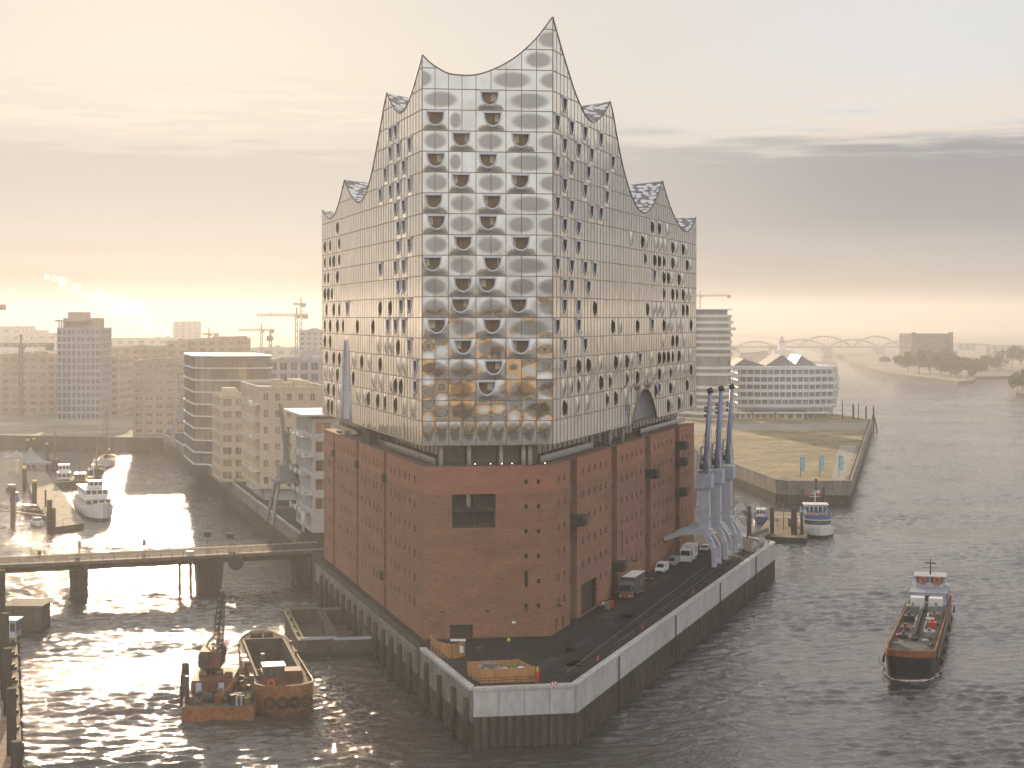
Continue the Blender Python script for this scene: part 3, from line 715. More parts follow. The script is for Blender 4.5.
# ---- plaza level under the glass
def inset(d): # plan polygon moved inwards
    c = Vector((sum(p[0] for p in (pA, pB, pS, pN)) / 4, sum(p[1] for p in (pA, pB, pS, pN)) / 4))
    ws = [WW, SW, EW, NW]; res = []
    for (w1, w2) in ((NW, WW), (WW, SW), (SW, EW), (EW, NW)):
        p1, u1 = w1.o - w1.n * d, w1.u; p2, u2 = w2.o - w2.n * d, w2.u
        den = u1.x * u2.y - u1.y * u2.x; t = ((p2.x - p1.x) * u2.y - (p2.y - p1.y) * u2.x) / den
        res.append((p1.x + u1.x * t, p1.y + u1.y * t))
    return res
ix = MB(); ix.prism(inset(.12), GZ0 - .05, GZ0 + .25, 0); ix.build('soffit', mullion, hall)
px_ = MB(); q_ = inset(3.4); px_.prism(q_, 36.95, GZ0 - .06, 0); pl = px_.build('plaza_glazing', glass('plaza glass', (.13, .11, .085), .06, .35, .3, .25), hall)
pb = MB()
for a, b in zip(q_, q_[1:] + q_[:1]):
    w = Wall(a, b, ((a[0] + b[0]) / 2 - 0, (a[1] + b[1]) / 2 - 330)); k = int(w.L / 3)
    for i in range(k + 1): w.box(pb, w.L * i / k - .06, w.L * i / k + .06, 37, GZ0 - .08, .0, .10)
tag(pb.build('mullions', mullion, pl), kind='stuff')
for x in (441, 469, 501, 523.5, 530): 
    a = WW.s_of(x, -1.4); t = MB(); c = WW.p(a, 0, -1.4); t.tube([(c.x, c.y, 36.95), (c.x, c.y, GZ0 - .06)], .36, 10); t.build('column', concrete_l, hall)
for x in (609.5, 622.5):
    a = SW.s_of(x, -1.4); t = MB(); c = SW.p(a, 0, -1.4); t.tube([(c.x, c.y, 36.95), (c.x, c.y, GZ0 - .06)], .36, 10); t.build('column', concrete_l, hall)
lampm = mat('lamp glow', (1, .9, .7), .5); lampm.node_tree.nodes['Principled BSDF'].inputs['Emission Color'].default_value = (1, .85, .6, 1); lampm.node_tree.nodes['Principled BSDF'].inputs['Emission Strength'].default_value = 2.5
for x in (475, 490.5, 502, 512, 545):
    t = MB(); c = WW.p(WW.s_of(x, -.5), 37.3, -.5); t.ball(c, .10); t.build('floor_lamp', lampm, hall)
wind = glass('wind screen', (.30, .30, .30), .15, .4)
for w_, a0, a1, h_ in ((SW, 1.0, SW.s_of(606), 38.35), (SW, SW.s_of(652), SW.L - 1, 38.3), (NW, 1.0, 60, 38.25), (NW, 70, NW.L - 2, 38.25)):
    rg = MB(); w_.box(rg, a0, a1, 37.15, h_, -2.50, -2.44); rg.build('wind_screen', wind, hall)
kb = MB(); NW.box(kb, NW.s_of(365.5), NW.s_of(357), 36.96, 39.6, -2.2, -.8); kb.build('kiosk', recess_m, hall)

# ---- brick base
BZ0, BZ1 = 8.44, 36.9
bi = .35
bA, bB, bS, bN = inset(bi)
def bw(a, b, out): return Wall(a, b, out)
BW, BS, BN, BE = Wall(bA, bB, (0, -1)), Wall(bB, bS, (1, -.3)), Wall(bA, bN, (-1, -.3)), Wall(bN, bS, (0, 1))
base = MB()
core = inset(bi + 1.5); base.prism(core, 5.0, BZ1 - .02, 2)
mf = lambda z: 1 if z > MID else 0
HX = []                                                           # (wall, a0, a1, z0, z1) window openings
ROWZ = [34.2, 30.1, 25.95, 21.8, 17.6, 13.5]
def win_s(wall, xs, wd=1.0, ht=1.25, rows=ROWZ): return [(wall.s_of(x) - wd / 2, wall.s_of(x) + wd / 2, z - ht / 2, z + ht / 2) for x in xs for z in rows]
west_holes = win_s(BW, (526.2, 538.6), .62, .85)[:]
a_, z_ = BW.sz(526.2, 584.5); west_holes = [h for h in west_holes if not (abs((h[0] + h[1]) / 2 - a_) < .2 and abs((h[2] + h[3]) / 2 - 17.6) < .3)] + [(a_ - .3, a_ + .3, 16.6, 19.4)]
s_groups = [((551, 570), (558.5, 564.4)), ((577, 611.5), (583, 589, 595, 600.6, 606)), ((617, 645), (622, 627, 632, 636.5, 641)), ((650.6, 675), (654.5, 658.7, 662.6, 667, 671)), ((679.5, 694.6), (682.6, 686.2, 689.7))]
n_groups = [((422, 386.4), (391, 395.2, 399.7, 404.7, 409.6, 414.6)), ((383.8, 358.6), (362, 365.7, 369.5, 373.7, 377.6, 381.4)), ((356.4, 335), (338, 341.4, 344.3, 347.5, 351, 354.2)), ((333, 322), (325.2, 328.4, 331.0))]
big = (BW.s_of(452), BW.s_of(495.5), 26.7, 32.29)
door_w = (BW.s_of(450), BW.s_of(473), 8.46, 10.7)
BW.holed(base, 0, BW.L, BZ0, BZ1, west_holes + [big, door_w], .45, 0, mf=mf, mrev=0)
wins = [(BW, h) for h in west_holes]
def slab_run(wall, groups, first_extra=()):
    for gi, ((x0, x1), xs) in enumerate(groups):
        a0, a1 = wall.s_of(x0), wall.s_of(x1); a0 = 0 if gi == 0 else a0; a1 = wall.L if gi == len(groups) - 1 else a1
        hs = [h for h in win_s(wall, xs) if h[0] > a0 + .2 and h[1] < a1 - .2]
        ex = [e for e in first_extra if a0 < e[0] and e[1] < a1]
        hs = [h for h in hs if not any(e[0] - .3 < h[1] and h[0] < e[1] + .3 and e[2] - .3 < h[3] and h[2] < e[3] + .3 for e in ex)]
        wall.holed(base, a0, a1, BZ0 - (3.0 if wall is BN else 0), BZ1, hs + ex, .45, 0, mf=mf, mrev=0)
        for e in (a0, a1):
            q = [wall.p(e, BZ0 - 3, 0), wall.p(e, BZ0 - 3, -1.5), wall.p(e, BZ1, -1.5), wall.p(e, BZ1, 0)]; base.poly(q, 0)
        for e in ex: wall.quad(base, e[0], e[1], e[2], e[3], -.9, 3)
        wins.extend((wall, h) for h in hs)
        q = [wall.p(a0, BZ1, 0), wall.p(a1, BZ1, 0), wall.p(a1, BZ1, -1.6), wall.p(a0, BZ1, -1.6)]; base.poly(q if not wall.flip else q[::-1], 4)
gate = (BS.s_of(581.2), BS.s_of(597.2), 8.46, 14.0)
slot = (BS.s_of(621.3), BS.s_of(622.9), 15.2, 20.2)
slab_run(BS, s_groups, [gate, slot, (BS.s_of(555.5), BS.s_of(557.4), 8.46, 10.8), (BS.s_of(562), BS.s_of(563.6), 8.46, 10.8)])
slab_run(BN, n_groups)
BE.quad(base, 0, BE.L, 5, BZ1, 0, 0)
fl = inset(bi + .02); base.poly([(p[0], p[1], BZ1 + .03) for p in fl], 4)
q = [BW.p(0, BZ1, 0), BW.p(BW.L, BZ1, 0), BW.p(BW.L, BZ1, -1.6), BW.p(0, BZ1, -1.6)]
base.build('brick_base', [brick_old, brick_new, recess_m, dark_in, stone_t], hall)
for gi in range(4):                                               # grooves: shutters between dark hatches
    for wall, grp in ((BS, s_groups), (BN, n_groups)):
        if gi + 1 >= len(grp): continue
        a0, a1 = wall.s_of(grp[gi][0][1]) + .02, wall.s_of(grp[gi + 1][0][0]) - .02
        sm = MB()
        for k, (z0, z1) in enumerate(((34.4, 36.8), (29.3, 32.6), (24.0, 27.4), (16.4, 22.4), (9.8, 14.6))):
            wall.box(sm, a0, a1, z0 + .4 * (gi % 2), z1 + .3 * (gi % 3), -1.48, -.75)
        sm.build('shutter', shutter_m, hall)
for x, y in ((577, 519), (617, 565), (650.6, 473), (679.5, 445), (679.5, 461), (679.5, 491)):   # loading beams over the hatches
    a, z = BS.sz(x - 1.5, y); t = MB(); BS.box(t, a - 2.2, a + .5, z - 1.0, z + .9, -.7, 2.0); o = t.build('hoist_hood', recess_m, hall)
    t = MB(); c0, c1 = BS.p(a + .55, z + .1, 1.75), BS.p(a - 2.3, z + .1, 1.75); t.tube([BS.p(a - .8, z, 1.95), BS.p(a - .8, z, 2.55)], .75, 12); t.build('winch_drum', shutter_m, o)
for x, y in ((385, 478), (357.5, 464.5), (334, 453), (382.5, 575)):
    a, z = BN.sz(x, y); t = MB(); BN.box(t, a - .8, a + .8, z - .7, z + .7, -.7, .5); t.build('hoist_hood', recess_m, hall)
wins.sort(key=lambda q: q[0].p(q[1][0], 0).y)
def win_mesh(mb, wall, h):
    wall.quad(mb, h[0], h[1], h[2], h[3], -.36, 0)
    for (a0, a1, z0, z1) in ((h[0], h[1], h[2], h[2] + .09), (h[0], h[1], h[3] - .09, h[3]), (h[0], h[0] + .07, h[2] + .09, h[3] - .09), (h[1] - .07, h[1], h[2] + .09, h[3] - .09)):
        wall.box(mb, a0, a1, z0, z1, -.355, -.28, 1)
for w_, h in wins[:100]:
    t = MB(); win_mesh(t, w_, h); t.build('brick_window', [winm, mullion], hall)
if len(wins) > 100:
    t = MB()
    for w_, h in wins[100:]: win_mesh(t, w_, h)
    tag(t.build('brick_windows', [winm, mullion], hall), kind='stuff')
t = MB(); BW.quad(t, big[0], big[1], big[2], big[3], -1.6, 0)
BW.holed(t, big[0], big[1], big[2], big[3], [], .1, -1.62, 0)
bwin = t.build('panorama_window', glass('panorama glass', (.17, .15, .12), .07, .5, .4, .5), hall)
t = MB(); W_ = big[1] - big[0]
for f0, f1 in ((0, .06), (.95, 1), (.50, .53)): BW.box(t, big[0] + W_ * f0, big[0] + W_ * f1, big[2], big[3], -1.55, -.3)
BW.box(t, big[0] + W_ * .06, big[1] - W_ * .05, 29.3, 30.0, -1.5, -.28); BW.box(t, big[0] + W_ * .06, big[1] - W_ * .05, big[2], big[2] + .5, -1.5, -.28)
for s_ in (0, 1):
    a = big[s_]; q = [BW.p(a, big[2], -.45), BW.p(a, big[2], -1.6), BW.p(a, big[3], -1.6), BW.p(a, big[3], -.45)]; t.poly(q)
t.build('frame', recess_m, bwin)
t = MB(); c = BW.p(big[0] + W_ * .40, 0, -1.35); t.tube([(c.x, c.y, 30.0), (c.x, c.y, big[3])], .4, 10); t.build('column', concrete_l, bwin)
t = MB(); BW.quad(t, door_w[0], door_w[1], door_w[2], door_w[3], -.40, 0); t.build('door', dark_in, hall)
# ------------------------------------------------------------------ land, quays, bridge
timber = mat('tarred timber pile', (.050, .038, .028), .9, var=.3, scale=.8, var2=.25, scale2=5, stretch=(1, 1, .2))
tidal = mat('tide stained concrete', (.060, .052, .040), .85, var=.35, scale=.35, var2=.3, scale2=2.5, stretch=(1, 1, .35), bump=.04)
concr = mat('pale quay concrete', (.46, .445, .43), .85, var=.16, scale=.16, var2=.16, scale2=1.1, stretch=(1, 1, .45), bump=.02)
concr_old = mat('worn quay concrete', (.20, .18, .155), .9, var=.3, scale=.25, var2=.25, scale2=1.4, stretch=(1, 1, .4), bump=.03)
steel_d = mat('dark steel', (.045, .042, .040), .6, .3, .2)
steel_l = mat('pale blue grey crane paint', (.46, .49, .56), .5, 0, .1, .4, var2=.08, scale2=3)
white_p = mat('white paint', (.72, .71, .69), .45, 0, .06, .5, var2=.06, scale2=3)
wood = mat('orange board', (.42, .215, .075), .8, 0, .15, .5, var2=.22, scale2=4, stretch=(3, 3, .25))
red_p = mat('red paint', (.50, .045, .03), .5, 0, .1)
yellow_p = mat('yellow cap', (.55, .40, .05), .6, 0, .1)

QD = 8.40
quay_pts = [(-15.4, 271.2), (-14.3, 265.5), (-5.6, 236.8), (9.0, 239.4), (61.8, 391.0), (55.0, 404.0), (46.0, 410.0), (53.0, 480.0), (72.0, 640.0), (76.0, 700.0), (76, 760),
            (-161, 764), (-143, 711), (-52.7, 412), (-43.6, 366.5)]
gm = MB(); gm.prism(quay_pts, -.5, QD, 1, 0); tag(gm.build('quay_deck', [asphalt, tidal]), kind='structure')
mk = MB()                                           # faint painted lane line and crane rail strip
lr = Wall((14.5, 262), (52.5, 378), (1, -.3))
mk.poly([lr.p(0, QD + .006, 0), lr.p(lr.L, QD + .006, 0), lr.p(lr.L, QD + .006, .16), lr.p(0, QD + .006, .16)][::-1])
lr2 = Wall((8.0, 247), (41, 352), (1, -.3))
mk.poly([lr2.p(0, QD + .006, 0), lr2.p(lr2.L, QD + .006, 0), lr2.p(lr2.L, QD + .006, .22), lr2.p(0, QD + .006, .22)][::-1])
tag(mk.build('quay_rail', mat('worn rail', (.10, .095, .09), .6, .3, .3)), kind='structure')
pk = MB(); rp = random.Random(12)                    # resurfaced patches and trench strips in the asphalt
for i in range(16):
    a = rp.uniform(4, 128); d = rp.uniform(-12.5, -3.5); w_, l_ = rp.uniform(1.2, 4.0), rp.uniform(2, 14); z = QD + .004
    pk.poly([Vector((9.0, 239.4, z)) + Vector((.329, .944, 0)) * (a + q * l_) + Vector((.944, -.329, 0)) * (d + e * w_) for q, e in ((0, 0), (0, 1), (1, 1), (1, 0))][::-1], i % 2)
tag(pk.build('asphalt_patches', [mat('fresh asphalt', (.012, .012, .013), .85, var=.2, scale=.6, spec=.2), mat('worn asphalt', (.040, .038, .037), .9, var=.3, scale=.4, var2=.2, scale2=3, spec=.15)]), kind='structure')

def quay_wall(name, label, pts, ztop, zsplit, panel, thick, mats, group=None, cope=.35, joint=.16):
    """concrete facing cut into bays by joints, coping above, sheet piling with dark tide band below"""
    root = thing(name, label, 'quay wall', (pts[0][0], pts[0][1], 0), 0, group); o = Vector((pts[0][0], pts[0][1], 0))
    fm, cm_, sm = MB(), MB(), MB()
    for (a, b) in zip(pts, pts[1:]):
        cxy = Vector(((a[0] + b[0]) / 2, (a[1] + b[1]) / 2, 0)); d = Vector((b[0] - a[0], b[1] - a[1], 0)).normalized()
        w = Wall(a, b, (d.y, -d.x)); w.o -= o
        n = max(1, round(w.L / panel))
        for i in range(n):
            a0, a1 = w.L * i / n, w.L * (i + 1) / n
            w.box(fm, a0 + (joint / 2 if i else 0), a1 - (joint / 2 if i < n - 1 else 0), zsplit, ztop - cope, .02, thick)
        w.box(cm_, 0, w.L, ztop - cope, ztop + .12, -.5, thick + .12)
        k = max(2, int(w.L / 1.15))
        for i in range(k):
            a0, a1 = w.L * i / k, w.L * (i + 1) / k
            w.box(sm, a0, a0 + (a1 - a0) * .58, -.5, zsplit + .02, .02, thick + .10); w.box(sm, a0 + (a1 - a0) * .58, a1, -.5, zsplit + .02, .02, thick - .22)
        w.box(sm, 0, w.L, zsplit + .02, zsplit + .22, .03, thick + .06)
    fm.build('concrete_facing', mats[0], root); cm_.build('coping', mats[1], root); sm.build('sheet_piling', mats[2], root)
    return root
quay_wall('quay_wall', 'pale concrete quay wall along the river side beside the parked vehicles', [(9.0, 239.4), (61.8, 391.0)], QD, 4.1, 22.0, .5, [concr, concr, tidal])
quay_wall('quay_wall', 'short stained concrete quay wall at the blunt tip below the wooden box', [(-5.6, 236.8), (9.0, 239.4)], QD, 4.1, 4.0, .5, [concr, concr, tidal], joint=.06)
quay_wall('quay_wall', 'concrete quay wall with timber piles in front left of the wooden box', [(-14.3, 265.5), (-5.6, 236.8)], QD, 3.4, 4.6, .45, [concr_old, concr, tidal])
quay_wall('quay_wall', 'dark pile wall carrying the left brick flank above moored barges', [(-43.4, 366.5), (-15.4, 271.2)], 6.9, 3.0, 6.5, .35, [concr_old, concr_old, tidal])
quay_wall('quay_wall', 'end wall of the quay behind the portal cranes', [(61.8, 391.0), (55.0, 404.0), (46.0, 410.0)], QD, 3.6, 6, .4, [concr_old, concr, tidal])
quay_wall('quay_wall', 'promenade quay wall along the basin under the apartment blocks', [(-161, 764), (-143, 711), (-52.7, 412)], QD - .4, 4.2, 14, .4, [concr_old, concr, tidal])

# other banks
sk = [(88.8, 552), (91.5, 547), (112, 547), (190, 873), (183, 910), (150, 1080), (76, 1080), (76, 700), (74, 655), (81.8, 619)]
SKZ = 7.5
gm = MB(); gm.prism(sk, -.5, SKZ, 1, 0); tag(gm.build('grass_bank', [grassm, tidal]), kind='structure')
pm = MB(); pm.poly([(106.0, 549, SKZ + .01), (110.8, 549, SKZ + .01), (146, 700, SKZ + .01), (139, 700, SKZ + .01)]); pm.poly([(78, 788, SKZ + .01), (172, 800, SKZ + .01), (184, 850, SKZ + .01), (78, 836, SKZ + .01)])
tag(pm.build('path', paving), kind='structure')
quay_wall('quay_wall', 'old concrete wall with buttress posts round the grass bank', [(74, 655), (81.8, 619), (88.8, 552), (91.5, 547), (112, 547)], SKZ, 2.6, 13, .5, [concr_old, concr_old, tidal])
quay_wall('quay_wall', 'long dark river wall at the right edge of the grass bank', [(112, 547), (190, 873), (183, 910), (150, 1080)], SKZ, 3.2, 14, .5, [concr_old, concr_old, tidal])
hp = [(-161, 764), (-290, 792), (-235, 640), (-225, 520), (-215, 430), (-205, 345), (-420, 330), (-2600, 330), (-9000, 330), (-9000, 7800), (560, 7800), (470, 2900), (360, 2600), (245, 1800), (150, 1080), (76, 1080), (76, 760)]
gm = MB(); gm.prism(hp, -.5, 6.0, 1, 0); tag(gm.build('city_ground', [farland, tidal]), kind='structure')
rb = [(330, 1620), (385, 1500), (468, 1540), (520, 1660), (640, 1740), (1000, 1760), (3000, 1500), (9000, 1500), (9000, 13500), (900, 13500), (760, 4200), (560, 2700), (420, 2250)]
rb = [tuple(G(x, y, 2.0).xy) for x, y in ((846, 357.5), (856, 363), (872, 370), (905, 376), (940, 380), (958, 382.5), (974, 381), (976, 377.5), (1010, 377), (1100, 377))] + [(9000, 1650), (9000, 7800), (900, 7800), (760, 4600)]
gm = MB(); gm.prism(rb, -.5, 3.0, 1, 0); tag(gm.build('far_bank', [farland, tidal]), kind='structure')
gm = MB(); rb2 = [tuple(G(x, y, 2).xy) for x, y in ((1014, 389), (1016, 393), (1060, 398), (1100, 380), (1040, 378))]; gm.prism(rb2, -.5, 2.6, 1, 0); tag(gm.build('river_bank', [farland, tidal]), kind='structure')
jt = MB(); jt.prism([tuple(G(x, y, 1).xy) for x, y in ((806, 361.5), (836, 363), (837, 367), (806, 365.5))], -.5, 2.2); tag(jt.build('jetty', tidal), 'low dark jetty lying in the far river beyond the white offices', 'jetty')

# ---- mooring piles along the left flank and the tip
PILE = [(321, 562), (326, 568), (331.5, 572.5), (337, 578), (343, 583.5), (349, 589), (355, 595), (361, 601), (368.5, 607), (375.5, 613.5), (383, 620), (391, 627.5), (399.5, 635), (409.5, 643.5)]
w_l = Wall((-15.4, 271.2), (-43.4, 366.5), (-1, -.3))
proto = None
def pile_bm(h, r):
    t = MB(); t.tube([(0, 0, -1.0), (0, 0, h)], r, 8); return t
for i, (x, y) in enumerate(PILE):
    a, z = w_l.sz(x, y, 1.3); c = w_l.p(a, 0, 1.3)
    lab = 'tarred timber pile in the long row against the left brick flank'
    if i == 0: lab = 'farthest tarred timber pile of the row, beside the bridge end'
    elif i == len(PILE) - 1: lab = 'nearest tarred timber pile of the row below the brick corner'
    t = MB(); t.tube([(0, 0, -1.0), (0, 0, 6.4)], [.48, .42], 8); o = t.build('mooring_pile', timber, None, c); tag(o, lab, 'pile', 'timber piles along the left brick flank')
w_t = Wall((-14.3, 265.5), (-5.6, 236.8), (-1, -.3))
for i, (x, y, h) in enumerate(((426, 655, 7.2), (439, 664.5, 7.0), (453, 676, 7.0), (465.5, 686, 7.0))):
    a = w_t.s_of(x, .95); c = w_t.p(a, 0, .95); t = MB(); t.tube([(0, 0, -1), (0, 0, h)], .36, 8)
    tag(t.build('fender_pile', timber, None, c), ('slim fender pile below the brick corner' if i == 0 else 'slim fender pile under the corner of the wooden box' if i == 3 else 'slim fender pile in the middle of the short left quay wall'), 'pile', 'fender piles at the quay tip')

# ---- quay railing
def railing(name, label, pts, z, h=1.1, step=2.0, m=steel_d, r=.045):
    root = thing(name, label, 'railing', (pts[0][0], pts[0][1], z)); o = Vector((pts[0][0], pts[0][1], 0))
    pm_, bm2 = MB(), MB()
    for a, b in zip(pts, pts[1:]):
        a, b = Vector((*a, 0)) - o, Vector((*b, 0)) - o; n = max(1, int((b - a).length / step))
        for i in range(n + 1):
            p = a.lerp(b, i / n); pm_.beam(p, p + Vector((0, 0, h)), r * 2)
        for k in (h, h * .66, h * .33): bm2.beam(a + Vector((0, 0, k)), b + Vector((0, 0, k)), r * 1.4)
    tag(pm_.build('railing_posts', m, root), kind='stuff'); bm2.build('rails', m, root); return root
off = lambda pts, d: pts
railing('railing', 'thin dark railing along the river edge of the quay', [(8.6, 240.0), (61.0, 390.6)], QD + .12)
railing('railing', 'thin dark railing across the blunt quay tip before the wooden box', [(-5.3, 237.4), (8.6, 240.0)], QD + .12)
railing('railing', 'thin dark railing left of the curved board fence', [(-13.8, 265.0), (-5.3, 237.4)], QD + .12)

# ---- wooden enclosures and small things on the deck
def board_run(mb, pts, z0, z1, t=.08, closed=False):
    q = pts + ([pts[0]] if closed else [])
    for a, b in zip(q, q[1:]):
        w = Wall(a, b, (1, 0)); n = max(1, int(w.L / .42))
        for i in range(n):
            a0, a1 = w.L * i / n + .012, w.L * (i + 1) / n - .012; dz = random.uniform(-.05, .05); w.box(mb, a0, a1, z0, z1 + dz, -t / 2, t / 2)
encl = [(-4.4, 239.4), (3.3, 240.7), (.9, 246.2), (-6.6, 244.6)]
root = thing('board_enclosure', 'orange timber box fence holding rubbish sacks at the quay tip', 'enclosure', (0, 0, 0))
t = MB(); board_run(t, encl, QD + .01, QD + 2.15, closed=True); t.build('board_fence', wood, root)
t = MB()
for p in encl: t.beam((p[0], p[1], QD + .01), (p[0], p[1], QD + 2.3), .16)
t.build('corner_posts', wood, root)
rr = random.Random(11); bagcol = [white_p, mat('pink sack', (.45, .25, .27), .8), mat('grey sack', (.22, .22, .23), .8), mat('green waste', (.10, .15, .03), .9, var=.4, scale=3)]
for i in range(26):
    u, v = rr.random(), rr.random(); a = Vector((*encl[0], 0)).lerp(Vector((*encl[1], 0)), .08 + .84 * u); b = Vector((*encl[3], 0)).lerp(Vector((*encl[2], 0)), .08 + .84 * u); c = a.lerp(b, .2 + .72 * v)
    t = MB(); r = rr.uniform(.35, .75); k = 3 if u > .62 and v > .5 else rr.choice((0, 0, 1, 2, 2))
    n = 10; rings = []
    for q in range(6):
        ph = pi * q / 5; rings.append([(r * sin(ph) * cos(2 * pi * j / n) * rr.uniform(.8, 1.15), r * sin(ph) * sin(2 * pi * j / n) * rr.uniform(.8, 1.15), r * .7 - r * .7 * cos(ph)) for j in range(n)])
    t.loft(rings, 0, smooth=True)
    o = t.build('waste_sack' if k != 3 else 'green_waste_heap', bagcol[k], None, (c.x, c.y, QD + .01 + (0.4 if i % 2 else .85)))
    tag(o, ('white', 'pinkish', 'grey', 'green')[k] + (' sack lying in the orange timber box fence' if k != 3 else ' plant waste heaped in the timber box fence'), 'sack', 'sacks inside the timber box')
t = MB(); t.box((0, 0, 0), (2.2, 1.5, 1.6)); t.box((0, -.03, 1.6), (2.3, 1.6, .08))
tag(t.build('skip_container', mat('grey skip', (.16, .15, .14), .7, 0, .2), None, (-3.2, 243.6, QD + .5)), 'grey container with a flat lid inside the timber box fence', 'container')
crv = [G(x, y, QD).xy for x, y in ((431, 650), (432.5, 652.5), (436, 655), (441.5, 657.5), (449, 658.5), (457, 658.5), (464.5, 656))]
root = thing('board_enclosure', 'curved ochre board fence round the doorway at the brick corner', 'enclosure')
t = MB(); board_run(t, [tuple(p) for p in crv], QD + .01, QD + 2.35); t.build('board_fence', wood, root)
t = MB()
for p in crv[::2]: t.beam((p[0], p[1], QD + .01), (p[0], p[1], QD + 2.5), .14)
t.build('fence_posts', wood, root)
kx = G(458, 659.5, QD); root = thing('notice_board', 'white roofed notice board standing by the curved board fence', 'notice board', (kx.x, kx.y, QD))
t = MB(); t.beam((-.9, 0, 0), (-.9, 0, 3), .1); t.beam((.9, 0, 0), (.9, 0, 3), .1); t.build('posts', steel_d, root)
t = MB(); t.box((0, 0, 2.95), (2.4, 1.2, .12)); t.build('roof', white_p, root)
t = MB(); t.box((.55, -.08, 1.1), (.6, .06, 1.0)); t.build('panel', white_p, root)
bx = G(537.5, 683, QD); root = thing('lifebuoy_post', 'red post box standing at the end of the timber box fence', 'post', (bx.x, bx.y, QD))
t = MB(); t.box((0, 0, 0), (.55, .5, 1.7)); t.build('cabinet', red_p, root); t = MB(); t.tube([(0, 0, 1.7), (0, 0, 2.1), (0, 0, 2.4)], [.2, .16, .05]); t.build('cap', yellow_p, root)
bx = G(554, 685.5, QD + .6); root = thing('lifebuoy', 'orange and white life ring hung on the tip railing', 'life ring', (bx.x, bx.y, QD + .75))
t = MB(); t.torus((0, 0, 0), .36, .09, (0, 1, 0)); t.build('ring', mat('orange ring', (.65, .12, .04), .5), root)
t = MB()
for k in range(4): a = pi / 4 + k * pi / 2; t.box((.36 * cos(a), 0, .36 * sin(a) - .1), (.2, .205, .2))
t.build('bands', white_p, root)
for i, (x, y) in enumerate(((583 + .5, 619.5), (644.5, 583.5), (663.5, 567))):       # lifebuoys on the long railing
    a = Wall((8.8, 239.8), (61.2, 390.7), (1, -.3)); s_ = a.s_of((600, 644, 695)[i]); c = a.p(s_, QD + .8, -.3); t = MB(); t.torus((0, 0, 0), .36, .09, (1, -.35, 0)); o = t.build('lifebuoy', MATS['orange ring'], None, c)
    tag(o, ('red life ring on the river railing nearest the quay tip', 'red life ring on the river railing level with the delivery truck', 'red life ring on the river railing near the cranes')[i], 'life ring', 'life rings on the river railing')
t = MB(); BW.box(t, BW.s_of(512), BW.s_of(515.5), 10.7, 11.1, .003, .05); tag(t.build('wall_plate', white_p), 'small white plate on the brick front above the worker', 'plate')

# ---- worker in a high visibility jacket
def person(loc, rz, label, top, legs_c, walk=.12):
    root = thing('person', label, 'person', loc, rz)
    V = []; E = []; Rr = []
    def add(p, r, par=None):
        V.append(p); Rr.append(r); i = len(V) - 1
        if par is not None: E.append((par, i))
        return i
    pel = add((0, 0, .95), .145); sp = add((0, .01, 1.18), .15, pel); ch = add((0, .01, 1.38), .165, sp); nk = add((0, 0, 1.52), .065, ch); add((0, -.02, 1.60), .085, nk); 
    hd = len(V) - 1; add((0, -.02, 1.72), .085, hd)
    for s in (-1, 1):
        hp_ = add((s * .095, 0, .88), .10, pel); kn = add((s * .11, s * walk * .5 - .03, .48), .068, hp_); an = add((s * .12, s * walk, .09), .048, kn); add((s * .13, s * walk - .17, .045), .04, an)
        sh = add((s * .19, .01, 1.42), .068, ch); el = add((s * .26, .03 - s * .05, 1.13), .05, sh); wr = add((s * .25, -.10 - s * .06, .90), .036, el); add((s * .24, -.14 - s * .06, .80), .034, wr)
    me = bpy.data.meshes.new('person_body'); me.from_pydata(V, E, []); o = bpy.data.objects.new('body', me); COL.objects.link(o); o.parent = root
    sk_ = o.modifiers.new('skin', 'SKIN'); sub = o.modifiers.new('smooth', 'SUBSURF'); sub.levels = sub.render_levels = 1
    for i, r in enumerate(Rr): me.skin_vertices[0].data[i].radius = (r, r)
    me.skin_vertices[0].data[0].use_root = True
    m, nt, b = nodes('worker clothes'); g = nt.nodes.new('ShaderNodeTexCoord'); sp_ = nt.nodes.new('ShaderNodeSeparateXYZ'); nt.links.new(g.outputs['Object'], sp_.inputs[0])
    r = nt.nodes.new('ShaderNodeValToRGB'); r.color_ramp.interpolation = 'CONSTANT'; el = r.color_ramp.elements
    el[0].position = 0; el[0].color = (.02, .02, .02, 1); el[1].position = .05; el[1].color = (*legs_c, 1)
    for p, c in ((.49, top), (.60, (.6, .6, .58)), (.63, top), (.78, (.45, .26, .18))): e = el.new(p); e.color = (*c, 1)
    dv = nt.nodes.new('ShaderNodeMath'); dv.operation = 'DIVIDE'; dv.inputs[1].default_value = 2.0; nt.links.new(sp_.outputs[2], dv.inputs[0]); nt.links.new(dv.outputs[0], r.inputs[0]); nt.links.new(r.outputs[0], b.inputs['Base Color']); b.inputs['Roughness'].default_value = .8
    me.materials.append(m)
    t = MB(); t.ball((0, -.01, 1.74), .115, 0, 10, 6, (1, 1.1, .75)); t.build('cap', mat('dark cap', (.03, .03, .035), .8), root)
    return root
wp = G(508.5, 647.5, QD); person((wp.x, wp.y, QD), R(200), 'worker in a bright yellow green jacket walking before the brick front', (.35, .62, .05), (.03, .03, .04))

